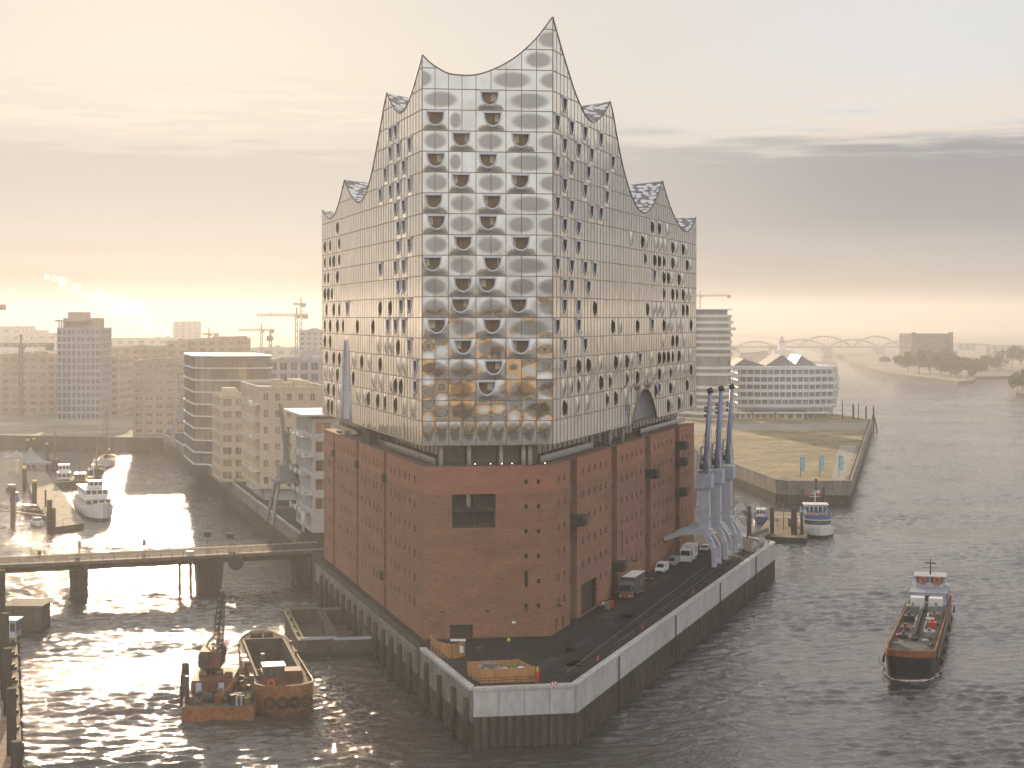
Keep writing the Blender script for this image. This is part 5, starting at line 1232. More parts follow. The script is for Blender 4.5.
# ---- tower cranes
def tower_crane(label, x, ytop, yb, Y, jl, jr, luff=0.0, rz=0.0):
    c = P(x, HY, Y); z1 = zt(ytop, Y); z0 = 6.0; root = thing('tower_crane', label, 'crane', (c.x, Y, z0), rz); H = z1 - z0; m_ = mat('crane lattice', (.16, .13, .09), .7); k = Y / F
    def lattice(mb, a, b, w, n):
        a, b = Vector(a), Vector(b); d = (b - a).normalized(); u = d.orthogonal().normalized() if abs(d.z) < .9 else Vector((1, 0, 0)); v = d.cross(u)
        cs = [u * w + v * w, u * -w + v * w, u * -w + v * -w, u * w + v * -w]
        for q in cs: mb.beam(a + q, b + q, w * .45)
        for i in range(n):
            for j in range(4): mb.beam(a.lerp(b, i / n) + cs[j], a.lerp(b, (i + 1) / n) + cs[(j + 1) % 4], w * .3)
    t = MB(); lattice(t, (0, 0, 0), (0, 0, H), .9, max(6, int(H / 5))); t.build('mast', m_, root)
    t = MB(); lattice(t, (-jl * k, 0, H + luff * jl * k), (jr * k, 0, H), .7, 16); t.beam((0, 0, H), (0, 0, H + 6), 1.0); t.beam((0, 0, H + 6), (-jl * k * .7, 0, H + .8 + luff * jl * k * .7), .22); t.beam((0, 0, H + 6), (jr * k * .9, 0, H + .8), .22); t.build('jib', m_, root)
    t = MB(); t.box((jr * k - 2.5 if jr > 0 else jr * k + 2.5, 0, H - 3), (4, 2.4, 3.4)); t.build('counterweight', m_, root)
    t = MB(); t.box((1.6, -1.4, H - 2.4), (1.8, 2, 2.3)); t.build('cab', m_, root); return root
tower_crane('tall tower crane with long jib nearest the glass hall', 296.5, 315, 360, 1300, 40, 12)
tower_crane('second taller tower crane mast standing behind the long jib', 301, 304, 350, 1500, 8, 5)
tower_crane('lower tower crane with jib left of the tall one', 261.5, 330, 350, 1500, 23, 13)
tower_crane('short crane mast without a long jib beside the lower crane', 270.5, 337, 355, 1300, 3, 2)
tower_crane('small far crane over the brown block with sloping top', 209, 334, 342, 1600, 7, 10)
tower_crane('crane with dark counterweight before the long left slab', 21, 345, 355, 930, 26, 33)
tower_crane('crane jib tip at the left picture edge', -6, 306, 330, 1200, 10, 12)
tower_crane('faint far crane above the rounded white tower', 700, 295.5, 330, 2000, 12, 31)

# ---- trees on the far bank, the long arch bridge
bark = mat('bark', (.07, .055, .04), .9, 0, .3, 2)
foli = [mat('autumn foliage', (.085, .075, .03), .9, 0, .5, .25, var2=.4, scale2=1.2), mat('dull foliage', (.06, .062, .028), .9, 0, .5, .25, var2=.4, scale2=1.2)]
def tree(label, loc, h, w, seed, m_, name='broadleaf_tree', n=420, leaf=.9, group='trees on the far river bank'):
    rr = random.Random(seed); root = thing(name, label, 'tree', loc, rr.uniform(0, 6), group)
    t = MB(); t.tube([(0, 0, 0), (.1, 0, h * .25), (0, .1, h * .6)], [h * .022, h * .017, h * .006], 6); ends = []
    for k in range(7):
        a = rr.uniform(0, 6.28); z = h * rr.uniform(.22, .5); e = Vector((cos(a) * w * .36, sin(a) * w * .36, z + h * rr.uniform(.15, .32))); t.tube([(0, 0, z), tuple(e * .55 + Vector((0, 0, z * .45))), tuple(e)], [h * .011, h * .007, h * .003], 5); ends.append(e)
    ends.append(Vector((0, 0, h * .8))); t.build('trunk', bark, root); t = MB()
    cl = [(e + Vector((rr.gauss(0, w * .1), rr.gauss(0, w * .1), rr.gauss(0, h * .07))), rr.uniform(.55, 1.1) * w * .2) for e in ends for _ in range(2)]
    for i in range(n):
        c, r = rr.choice(cl); d = Vector((rr.gauss(0, 1), rr.gauss(0, 1), rr.gauss(0, .8))); d = d.normalized() * r * rr.random() ** .4; p = c + d
        if p.z < h * .15: continue
        a = Vector((rr.gauss(0, 1), rr.gauss(0, 1), rr.gauss(0, 1))).normalized(); b = a.orthogonal().normalized(); s_ = leaf * rr.uniform(.5, 1.2)
        t.poly([p - a * s_, p + b * s_ * .7, p + a * s_, p - b * s_ * .7])
    t.build('crown', m_, root); return root
spots = [(908, 372, 22, 22, 'tree'), (919, 374, 25, 26, ''), (930, 373, 27, 26, ''), (941, 375, 25, 28, ''), (951, 377, 24, 24, ''), (960, 378, 20, 22, ''), (968, 378.5, 15, 18, ''), (976, 374, 16, 26, ''), (988, 372, 18, 28, ''), (1000, 370, 22, 30, ''), (1012, 368, 26, 30, ''), (1021, 366, 24, 30, ''), (897, 366, 12, 18, ''), (885, 364, 9, 16, ''), (923, 364, 22, 30, ''), (946, 364, 20, 30, '')]
words = ['leftmost full tree of the far bank clump', 'broad tree second in the far bank clump', 'tallest round tree of the far bank clump', 'wide tree right of the tallest one on the far bank', 'dense tree in the right half of the far bank clump', 'lower tree near the right end of the far bank clump', 'last small tree before the notch in the far bank',
         'low bushy tree behind the notch in the far bank', 'spreading tree right of the notch on the far bank', 'big spreading tree below the far sheds', 'tall dark tree near the right picture edge', 'tree at the very right edge of the far bank', 'small tree on the tongue of the far bank', 'lowest bush tree on the tongue of the far bank', 'tree standing before the wide far warehouse', 'tree at the right foot of the wide far warehouse']
for i, (x, y, h, w, _) in enumerate(spots):
    c = G(x, y, 3.0); tree(words[i], (c.x, c.y, 3.0), h, w, 40 + i, foli[i % 2], n=1100, leaf=1.25)
c = G(1020, 391, 2.6)
for i in range(3): c = G(1017.5 + i * 5, 391.5 - i, 2.6); tree(('dark bush at the tip of the small right bank', 'dark bush second from the tip of the small right bank', 'dark bush third from the tip of the small right bank')[i], (c.x, c.y, 2.6), 15 + i * 2, 17, 70 + i, foli[1], 'bush_tree', 420, 1.2, 'bushes on the small right bank')
def arch_bridge():
    root = thing('arch_bridge', 'long pale arch bridge across the far river in the mist', 'bridge'); Y = 2650; m_ = mat('misty bridge steel', (.42, .38, .34), .8)  # steel made paler, far mist put into its colour
    X = lambda x: P(x, HY, Y).x
    t = MB(); t.prism([(X(735), Y), (X(925), Y), (X(925), Y + 24), (X(735), Y + 24)], 13, 16.5); t.build('deck', m_, root)
    for x in (735, 775, 828, 880, 922):
        t = MB(); t.prism([(X(x) - 7, Y - 2), (X(x) + 7, Y - 2), (X(x) + 7, Y + 26), (X(x) - 7, Y + 26)], -1, 13); t.build('pier', m_, root)
    for x0, x1, dz, dy in ((775, 828, 12, 0), (828, 880, 12, 0), (880, 925, 10, 0), (737, 775, 9, 0), (800, 856, 17, 30), (856, 905, 17, 30)):
        t = MB(); pts = [(X(x0) + (X(x1) - X(x0)) * i / 16, Y + 2 + dy, 15 + dz * (1 - (2 * i / 16 - 1) ** 2)) for i in range(17)]; t.tube(pts, 1.4, 5)
        for p in pts[1:-1]: t.beam((p[0], p[1], 15), p, .7)
        t.build('arch', m_, root)
arch_bridge()
root = thing('church_tower', 'pale far tower rising behind the white offices', 'tower', (P(782, HY, 2300).x, 2300, 3)); t = MB(); t.box((0, 0, 0), (26, 20, zt(350, 2300) - 3)); t.box((0, 0, zt(350, 2300) - 2.99), (10, 10, 10)); t.build('wall', white_m, root); t = MB(); t.tube([(0, 0, zt(350, 2300) + 7), (0, 0, zt(350, 2300) + 17)], [5, .5], 8); t.build('roof', slate, root)

# ---- steam: a drifting string of soft puffs from a far chimney
def steam():
    m, nt, b = nodes('steam'); nt.nodes.remove(b); v = nt.nodes.new('ShaderNodeVolumePrincipled'); v.inputs['Color'].default_value = (1, .99, .98, 1); v.inputs['Density'].default_value = .045; v.inputs['Anisotropy'].default_value = .5
    nt.links.new(v.outputs[0], nt.nodes['Material Output'].inputs['Volume'])
    rr = random.Random(9); bm = bmesh.new(); Y = 2000
    path = [(167, 335, 2), (160, 328, 3.6), (150, 322, 5), (140, 314, 6.2), (132, 309, 6.5), (122, 304, 6.5), (112, 300, 6.0), (100, 296, 6.0), (88, 294, 4.4), (76, 288, 4.0), (64, 282, 4.0), (56, 279, 3.6), (48, 276.5, 3.0), (137, 320, 6), (120, 313, 5)]
    for (x, y, r) in path:
        for k in range(5):
            q = P(x + rr.gauss(0, r * .55), y + rr.gauss(0, r * .45), Y + rr.uniform(-8, 8)); rad = r * rr.uniform(.6, 1.15) * Y / F
            res = bmesh.ops.create_icosphere(bm, subdivisions=2, radius=rad, matrix=Matrix.Translation(q))
            for vv in res['verts']:
                d = (vv.co - q); vv.co = q + d * (1 + .25 * sin(d.x * .8 + k) * sin(d.z * .9) + rr.uniform(-.08, .08))
    me = bpy.data.meshes.new('steam_plume'); bm.to_mesh(me); bm.free(); me.materials.append(m); o = bpy.data.objects.new('steam_plume', me); COL.objects.link(o); tag(o, kind='stuff')
    c = P(168, HY, Y); t = MB(); t.tube([(c.x, Y, 6), (c.x, Y, zt(336, Y))], [4, 3], 10); tag(t.build('chimney', slate), 'far chimney from which the steam plume drifts', 'chimney')

steam()
# ------------------------------------------------------------------ the harbour's other side, behind the camera: sunlit quays and warehouses that the west front mirrors
gm = MB(); gm.prism([(-900, -760), (420, -760), (2500, -900), (2500, -2900), (-2500, -2900), (-2500, -760)], -.5, 5.0, 1, 0); tag(gm.build('west_bank', [mat('sunlit yard', (.38, .27, .12), .9, 0, .35, .03, var2=.2, scale2=.2), tidal]), kind='structure')
gm = MB(); gm.prism([(-170, -255), (190, -250), (230, -330), (120, -455), (-60, -440), (-200, -400)], -.5, 4.0, 1, 0); tag(gm.build('near_pier', [mat('sunlit pier', (.36, .24, .08), .9, 0, .5, .03, var2=.3, scale2=.15), tidal]), kind='structure')
gold = [mat('ochre brick', (.72, .46, .17), .85, 0, .15, .05, var2=.1, scale2=.5), mat('sandstone', (.74, .52, .26), .85, 0, .12, .05), mat('dark red brick', (.34, .15, .07), .9, 0, .15, .05), plaster]
WL = [a + ' on the sunlit western quay behind the viewpoint' for a in ('first ochre brick warehouse', 'pale sandstone office house beside the first warehouse', 'dark red brick warehouse near the middle', 'cream rendered office house', 'second ochre brick warehouse', 'second sandstone office house', 'second dark red warehouse', 'last cream office house', 'last ochre warehouse', 'last sandstone house', 'last red warehouse')]
rr = random.Random(21); x = -420.0; i = 0
while x < 430:
    w = rr.uniform(50, 95); h = rr.uniform(24, 46); d = -790 - rr.uniform(0, 90)
    block(WL[i], [(x, d), (x + w, d), (x + w, d - 30), (x, d - 30)], 5, 5 + h, 6, 9, gold[i % 4], glass_b, None, .45, .5, cap=0, roofbits=2, seed=60 + i)
    x += w + rr.uniform(4, 22); i += 1
# ------------------------------------------------------------------ vessels
rust = mat('rust red hull paint', (.125, .05, .028), .7, 0, .3, .35, var2=.3, scale2=2.0)
orange_h = mat('orange hull paint', (.25, .10, .032), .7, 0, .25, .3, var2=.25, scale2=2.0)
hull_d = mat('dark hull paint', (.035, .032, .030), .55, 0, .3, .3, var2=.25, scale2=2)
hull_g = mat('grey hull steel', (.10, .085, .065), .8, 0, .3, .3, var2=.25, scale2=1.6)
deck_m = mat('worn deck', (.16, .11, .065), .85, 0, .3, .4, var2=.3, scale2=2)
deck_g = mat('grey green deck', (.20, .20, .19), .8, 0, .25, .4, var2=.25, scale2=2)
hold_m = mat('hold lining', (.060, .048, .036), .9, 0, .35, .3, var2=.3, scale2=1.5)
spoil = mat('dredged mud', (.055, .045, .035), .35, 0, .4, .5, bump=.25, bscale=.9, var2=.3, scale2=2)
blue_p = mat('blue paint', (.04, .12, .34), .45, 0, .1)
black_r = mat('black rubber', (.018, .018, .018), .85, 0, .2)
boatglass = glass('wheelhouse glass', (.10, .11, .12), .06, .4)
def outline(L, B, bow, stern, n=14, bp=1.6, sp=1.0):
    """plan outline, bow towards -Y; bow / stern = length of the tapering ends"""
    pts = []
    for i in range(n + 1): t = i / n; pts.append((B / 2 * (1 - (1 - t) ** bp) ** (1 / bp), -L / 2 + bow * t))
    for i in range(n + 1): t = 1 - i / n; pts.append((B / 2 * ((1 - (1 - t) ** 2.2) ** (1 / 2.2) * sp + (1 - sp) if stern else 1), L / 2 - stern * t))
    return pts + [(-x, y) for x, y in reversed(pts)]
def hull(mb, L, B, D, bow, stern, m=0, mw=1, flare=.90, sheer=.8, draft=.6, bp=1.6, sp=1.0, water=.7, bulwark=0.0):
    """closed shell: waterline band, topsides, sheer line; returns the deck-edge ring"""
    o = outline(L, B, bow, stern, 14, bp, sp)
    def ring(k, z, sh): return [(x * k, y * (.985 if k < 1 else 1), z + (sh * max(0, (-y - L * .18) / (L * .32)) ** 2 if y < 0 else sh * .35 * max(0, (y - L * .3) / (L * .2)) ** 2)) for x, y in o]
    r = [ring(flare, -draft, 0), ring((flare + 1) / 2, water, 0), ring(1, D, sheer)]
    mb.loft(r[:2], mw); mb.loft(r[1:], m)
    if bulwark:
        top = [(x, y, z + bulwark) for x, y, z in r[2]]; mb.loft([r[2], top], m); inn = [(x * .97, y * .985, z) for x, y, z in top]; mb.loft([top, inn], m); mb.loft([inn, [(x, y, z - bulwark) for x, y, z in inn]], m)
    return r[2]
def deck_ring(mb, edge, hole, m=0):
    """deck between the hull edge and a rectangular opening (x0, x1, y0, y1, z)"""
    n = len(edge); x0, x1, y0, y1, z = hole; cx_, cy_ = (x0 + x1) / 2, (y0 + y1) / 2; inner = []
    for (x, y, zz) in edge:
        dx, dy = x - cx_, y - cy_; k = min(abs((x1 - x0) / 2 / dx) if abs(dx) > 1e-6 else 1e9, abs((y1 - y0) / 2 / dy) if abs(dy) > 1e-6 else 1e9)
        inner.append([cx_ + dx * k, cy_ + dy * k, z])
    for c in ((x0, y0), (x1, y0), (x1, y1), (x0, y1)):
        i = min(range(n), key=lambda j: hypot(inner[j][0] - c[0], inner[j][1] - c[1])); inner[i] = [c[0], c[1], z]
    mb.loft([edge, inner], m); return inner
def hold_box(parent, x0, x1, y0, y1, zt_, zb, m, load=None, mload=None, cope=.5, mc=None):
    t = MB(); a = [(x0, y0, zt_ + cope), (x1, y0, zt_ + cope), (x1, y1, zt_ + cope), (x0, y1, zt_ + cope)]; b = [(x0 * .93, y0 + .8, zb), (x1 * .93, y0 + .8, zb), (x1 * .93, y1 - .8, zb), (x0 * .93, y1 - .8, zb)]
    t.loft([b, a], 0); t.poly(b, 0); o = t.build('hold', m, parent)
    t = MB(); w = .35
    for (xa, xb, ya, yb) in ((x0 - w, x0, y0 - w, y1 + w), (x1, x1 + w, y0 - w, y1 + w), (x0, x1, y0 - w, y0), (x0, x1, y1, y1 + w)): t.hexa([(xa, ya, zt_ - .1), (xb, ya, zt_ - .1), (xb, yb, zt_ - .1), (xa, yb, zt_ - .1)], [(xa, ya, zt_ + cope), (xb, ya, zt_ + cope), (xb, yb, zt_ + cope), (xa, yb, zt_ + cope)])
    t.build('coaming', mc or m, parent)
    if load:
        t = MB(); nx, ny = 10, 22; g = []; rr = random.Random(4)
        for i in range(nx + 1):
            row = []
            for j in range(ny + 1):
                u, v = i / nx, j / ny; x = x0 * .96 + (x1 - x0) * .96 * u; y = y0 + .5 + (y1 - y0 - 1) * v
                row.append((x, y, zb + .3 + load * max(0.05, (1 - 1.1 * v) + .22 * rr.random() + .15 * sin(v * 14 + u * 5)) * sin(pi * (.1 + .8 * u))))
            g.append(row)
        ids = [[t.vert(p) for p in row] for row in g]
        for i in range(nx):
            for j in range(ny): t.face((ids[i][j], ids[i + 1][j], ids[i + 1][j + 1], ids[i][j + 1]), 0, None, True)
        t.build('cargo', mload or spoil, parent)
def cabin(parent, name, x, y, z, dx, dy, h, m, gm=None, roof=None, over=.25, wz=.45, wh=.42, nw=4, sides=True):
    """deckhouse with window panes set into dark frames and an overhanging roof"""
    t = MB(); t.box((x, y, z), (dx, dy, h)); o = t.build(name, m, parent)
    if gm:
        for (ax, L_, dd) in (('f', dx, -dy / 2), ('b', dx, dy / 2), ('l', dy, -dx / 2), ('r', dy, dx / 2)):
            if ax in 'lr' and not sides: continue
            n = nw if ax in 'fb' else max(2, int(nw * dy / dx)); wd = L_ / n * .74
            t = MB()
            for k in range(n):
                u = L_ * ((k + .5) / n - .5)
                if ax in 'fb': t.box((x + u, y + dd, z + h * wz), (wd, .08, h * wh))
                else: t.box((x + dd, y + u, z + h * wz), (.08, wd, h * wh))
            t.build('window', gm, o)
    t = MB(); t.box((x, y, z + h + .003), (dx + over * 2, dy + over * 2, .14)); t.build('roof', roof or m, o); return o
def rails(parent, pts, h=1.0, m=None, z=None, step=1.8, r=.05):
    t = MB()
    for a, b in zip(pts, pts[1:]):
        a, b = Vector(a), Vector(b); n = max(1, int((b - a).length / step))
        for i in range(n + 1): p = a.lerp(b, i / n); t.beam(p, p + Vector((0, 0, h)), r)
        for k in (h, h * .55): t.beam(a + Vector((0, 0, k)), b + Vector((0, 0, k)), r)
    return t.build('railing', m or white_p, parent)
def tyres(parent, pts, r=.55):
    for p, ax in pts: t = MB(); t.torus(p, r, r * .36, ax, 0, 12, 6); t.build('tyre_fender', black_r, parent)
def lattice_boom(mb, a, b, w0, w1, n, th=.12):
    a, b = Vector(a), Vector(b); d = (b - a).normalized(); u = d.orthogonal().normalized(); v = d.cross(u)
    c = lambda t, j: a.lerp(b, t) + (u * ((1, -1, -1, 1)[j]) + v * ((1, 1, -1, -1)[j])) * (w0 + (w1 - w0) * t) / 2
    for j in range(4): mb.beam(c(0, j), c(1, j), th * 1.3)
    for i in range(n):
        for j in range(4): mb.beam(c(i / n, j), c((i + 1) / n, (j + 1) % 4), th); mb.beam(c(i / n, j), c(i / n, (j + 1) % 4), th)

# --- tanker on the river, bow to the viewer
ship_g = mat('ship grey white paint', (.42, .43, .46), .5, 0, .12, .5, var2=.15, scale2=2)
def tanker():
    bowp, stp = G(908, 681), G(937, 590); d = (stp - bowp); L = 79.0; mid = bowp + d.normalized() * L * .5; rz = atan2(-d.x, d.y)
    root = thing('tanker', 'dark bunker tanker with an orange bow rim sailing up the river', 'ship', (mid.x, mid.y, 0), rz)
    B = 8.4; t = MB(); e = hull(t, L, B, 2.1, 7.5, 5, 0, 1, .93, 1.9, .5, 2.4, .8, .4)
    o = t.build('hull', [hull_d, rust], root); t = MB(); t.poly([(x, y, z - .02) for x, y, z in e]); t.build('deck', mat('tanker deck', (.075, .065, .06), .8, 0, .3, .5, var2=.3, scale2=2), root)
    t = MB(); n = len(e); bul = [i for i in range(n) if e[i][1] < -L / 2 + 8.5]; lo = [e[i] for i in range(n)]
    up = [(x, y, z + (1.15 if y < -L / 2 + 9 else .12)) for x, y, z in e]; t.loft([lo, up]); t.loft([up, [(x * .95, y * .993, z) for x, y, z in up]]); t.loft([[(x * .95, y * .993, z) for x, y, z in up], [(x * .95, y * .993, z) for x, y, z in lo]]); t.build('bow_bulwark', orange_h, root)
    for s in (-1, 1):
        t = MB(); t.beam((s * 4.55, -L / 2 + 9, 2.5), (s * 4.55, L / 2 - 16, 2.5), .25, .5); t.build('side_coaming', deck_m, root)
        rails(root, [(s * 4.4, -L / 2 + 9, 2.2), (s * 4.4, L / 2 - 16, 2.2)], 1.0, steel_d, step=3)
    t = MB(); t.box((0, -2, 2.05), (6.6, 40, .9)); t.build('tank_trunk', mat('tank trunk paint', (.085, .085, .09), .7, 0, .2, .4), root)
    rr = random.Random(3)
    for k in range(5): t = MB(); x = -2 + k * .95; t.tube([(x, -26, 3.25), (x, 20, 3.25)], .16, 6); t.build('pipe', steel_l if k % 2 else steel_d, root)
    t = MB(); lattice_boom(t, (0, -22, 4.0), (0, 6, 4.3), .9, .9, 14, .1); t.box((0, 6, 2.9), (1, 1, 1.8)); t.box((0, -22, 2.9), (1, 1, 1.2)); t.build('hose_gantry', steel_d, root)
    for k, (x, y, dx, dy, h, m_) in enumerate(((-2.1, -20, 1.4, 2, 1.3, steel_d), (2.3, -17, 2.0, 3, 1.6, deck_g), (-2.4, -11, 1.5, 2.4, 1.1, rust), (2.2, -6, 1.6, 2.2, 1.3, red_p), (-2.3, -1, 2, 2.5, 1.5, steel_d), (2.2, 3, 2, 2.4, 1.4, deck_m), (-2.2, 8, 2.6, 2.6, 1.9, deck_g), (2.2, 9, 2.6, 2.6, 1.9, deck_g))):
        t = MB(); t.box((x, y, 2.96), (dx, dy, h)); t.tube([(x, y, 2.96 + h), (x, y, 3.5 + h)], .25, 8); t.build('deck_locker', m_, root)
    for k in range(34):
        t = MB(); x, y = rr.choice((-1, 1)) * rr.uniform(.9, 3.6), rr.uniform(-27, 14); t.box((x, y, 2.2 if abs(x) > 3.3 else 2.96), (rr.uniform(.25, 1.1), rr.uniform(.3, 1.6), rr.uniform(.25, .9))); t.tube([(x + .3, y, 2.9), (x + .3, y + rr.uniform(-1, 1), 3.9)], .09, 5); t.build('deck_fitting', rr.choice((steel_d, rust, deck_g, hull_g, steel_l)), root)
    for (x, y, m_) in ((-2.6, -17.5, red_p), (1.4, 1, white_p)): t = MB(); t.torus((x, y, 3.6), .8, .18, (0, 0, 1), 0, 14); t.build('hose_reel', m_, root)
    for s in (-1, 1): t = MB(); t.box((s * 1.8, 16.5, 2.96), (2.7, 2.6, 2.2)); t.build('cargo_tank', white_p, root)
    c = cabin(root, 'deckhouse', 0, 29, 2.05, 7.2, 14, 3.0, ship_g, boatglass, mat('deckhouse roof', (.30, .32, .38), .6), .2, nw=5)
    for s in (-1, 1): t = MB(); t.box((s * 2.1, 21.95, 2.5), (3.0, .2, 2.2)); t.build('front_panel', mat('pale blue panel', (.35, .43, .55), .5), c)
    for s in (-1, 1): t = MB(); t.torus((s * 1.5, 28.3, 6.7), .75, .19, (0, 1, .2), 0, 16); t.build('life_ring', MATS['orange ring'], c)
    w = cabin(root, 'wheelhouse', 0, 31, 5.2, 5.6, 5, 2.3, ship_g, boatglass, ship_g, .5, nw=6, wh=.45)
    t = MB(); t.beam((-4.6, 31, 6.9), (-2.5, 31, 6.9), 1.2, .2); t.build('bridge_wing', ship_g, root); t = MB(); t.beam((2.5, 31, 6.9), (4.6, 31, 6.9), 1.2, .2); t.build('bridge_wing', ship_g, root)
    t = MB(); t.tube([(0, 31, 7.6), (0, 31, 11)], [.18, .08], 6); t.beam((-1.6, 31, 9), (1.6, 31, 9), .1); t.beam((-1.1, 31, 10), (1.1, 31, 10), .25); t.build('mast', steel_d, root)
    t = MB(); t.box((0, 35.3, 5.2), (2.2, 1.6, 2.2)); t.build('funnel', blue_p, root)
    tyres(root, [((s * 4.95, -28 + k * 11, 1.2), (1, 0, 0)) for s in (-1, 1) for k in range(6)], .5)
    t = MB(); n = len(e); wl = [(x * 1.02, y * 1.005, .22) for x, y, z in e if y < -L / 2 + 5]; wl.sort(key=lambda p: atan2(p[0], -p[1] - L / 2 + 8)); rr2 = random.Random(8)
    t.tube([(x + rr2.uniform(-.12, .12), y - .25, .04 + rr2.uniform(0, .06)) for x, y, z in wl], [.06 + .20 * rr2.random() for _ in wl], 6)
    for s in (-1, 1):
        for k in range(26): y = -L / 2 + 5 + k * 1.1; x = s * (4.2 + .16 * k); t.ball((x + rr2.uniform(-.3, .3), y, .03), rr2.uniform(.1, .30) * (1 - k / 28), 0, 6, 4, (1.3, 3.0, .2))
    tag(t.build('bow_wave', mat('foam', (.38, .37, .35), .6, 0, .3, .6, var2=.3, scale2=3), root), kind='stuff')
    return root
tanker()

# --- floating crane dredger, hopper barge and two empty barges in the glare
def dredger():
    c = G(212.5, 722); root = thing('crane_barge', 'orange dredging crane barge with a lattice boom in the sun glare', 'barge', (c.x, c.y + 12, 0), R(3)); root.scale = (.80, .92, .92)
    t = MB(); t.prism([(-6.8, -12), (6.8, -12), (6.8, 12), (-6.8, 12)], -.6, 2.2); t.build('hull', orange_h, root); t = MB(); t.box((0, 0, 2.2), (13.4, 23.8, .06)); t.build('deck', hull_g, root)
    t = MB(); t.box((-2.3, 1.5, 2.26), (8.0, 11, 2.6)); h = t.build('deckhouse', rust, root)
    for x in (-4.8, -.4): t = MB(); t.box((x, -4.05, 2.9), (1.1, .1, 1.6)); t.build('door', steel_l, h)
    for x, y in ((-4.6, 0), (-1.6, 1.5), (.6, -1), (-3.2, 4)): t = MB(); t.tube([(x, y, 4.86), (x, y, 5.5)], .85, 12); t.ball((x, y, 5.5), .85, 0, 12, 6, (1, 1, .3)); t.build('vent', deck_m, h)
    t = MB(); t.tube([(-3.2, 3, 4.86), (-3.2, 3, 6.0)], 1.6, 14); t.build('slewing_ring', steel_d, root)
    t = MB(); t.box((-3.3, 3.6, 6.0), (4.2, 6, 2.9)); t.box((-3.3, 6.2, 6.1), (4.6, 1.6, 2.2)); cr = t.build('crane_house', rust, root)
    t = MB(); t.box((-4.7, .5, 6.4), (1.6, 1.8, 2.3)); t.box((-4.7, -.42, 7.2), (1.3, .05, 1.2)); t.build('cab', boatglass, cr)
    t = MB(); lattice_boom(t, (-2.2, 2.4, 7.0), (-1.5, 4.6, 18.2), 1.5, 1.0, 12, .13); t.tube([(-2.0, 4.6, 18.3), (-1.0, 4.6, 18.3)], .55, 8); t.build('boom', steel_d, root)
    t = MB()
    for s in (-.6, .6): t.beam((-1.5 + s * .5, 4.6, 18.3), (-3.6 + s, 6.5, 9.6), .07)
    t.beam((-4.8, 5.6, 8.9), (-3.6, 6.5, 10.4), .3); t.beam((-1.8, 5.6, 8.9), (-3.6, 6.5, 10.4), .3); t.beam((-1.3, 4.2, 18.2), (-1.1, 3.4, 9.5), .07); t.build('boom_stay', steel_d, root)
    t = MB(); t.ball((-1.1, 3.4, 8.6), .8, 0, 8, 6, (1, .7, 1.2)); t.build('grab', steel_d, root)
    rr = random.Random(6)
    for k in range(34):
        x, y = (rr.uniform(2.2, 6.2), rr.uniform(-11, 10)) if k % 3 else (rr.uniform(-6, 2), rr.uniform(-11, -5)); t = MB(); t.box((x, y, 2.27), (rr.uniform(.5, 1.5), rr.uniform(.5, 2), rr.uniform(.4, 1.8)), 0, rr.random()); t.tube([(x + .5, y, 2.3), (x + .5, y, 3.4 + rr.random())], .12, 6); t.build('deck_gear', rr.choice((rust, steel_d, hull_g, deck_m)), root)
    for x in (-6.2, 6.2):
        for y in (-9, 9): t = MB(); t.tube([(x, y, -1), (x, y, 6.8)], .42, 8); t.build('spud', hull_d, root)
    for k in range(2): t = MB(); t.tube([(-3 + k * 6, -9, 3.1), (-1 + k * 6, -9, 3.1)], .8, 10); t.build('winch', steel_d, root)
    t = MB(); t.box((4.0, -11.2, 2.27), (1.2, .5, 1.5)); t.build('locker', steel_l, root)
    t = MB(); t.beam((-.5, -9.5, 2.6), (3.2, -8, 6.2), .5); t.build('ladder_arm', orange_h, root)
    rails(root, [(-6.6, -11.8, 2.26), (6.6, -11.8, 2.26), (6.6, 11.8, 2.26)], 1.05, steel_d); rails(root, [(-6.6, 11.8, 2.26), (-6.6, -11.8, 2.26)], 1.05, steel_d)
    for i, (dx, dy) in enumerate(((-7.9, 9), (-7.5, 6.0), (-7.0, 3.0))):
        p = MB(); p.tube([(0, 0, -1), (0, 0, 5.0 - i * 1.2)], .62, 8); o = p.build('mooring_pile', timber, None, (c.x + dx, c.y + 10 + dy, 0)); tag(o, ('tallest dark pile left of the crane barge', 'middle dark pile left of the crane barge', 'shortest dark pile left of the crane barge')[i], 'pile', 'piles beside the crane barge')
dredger()
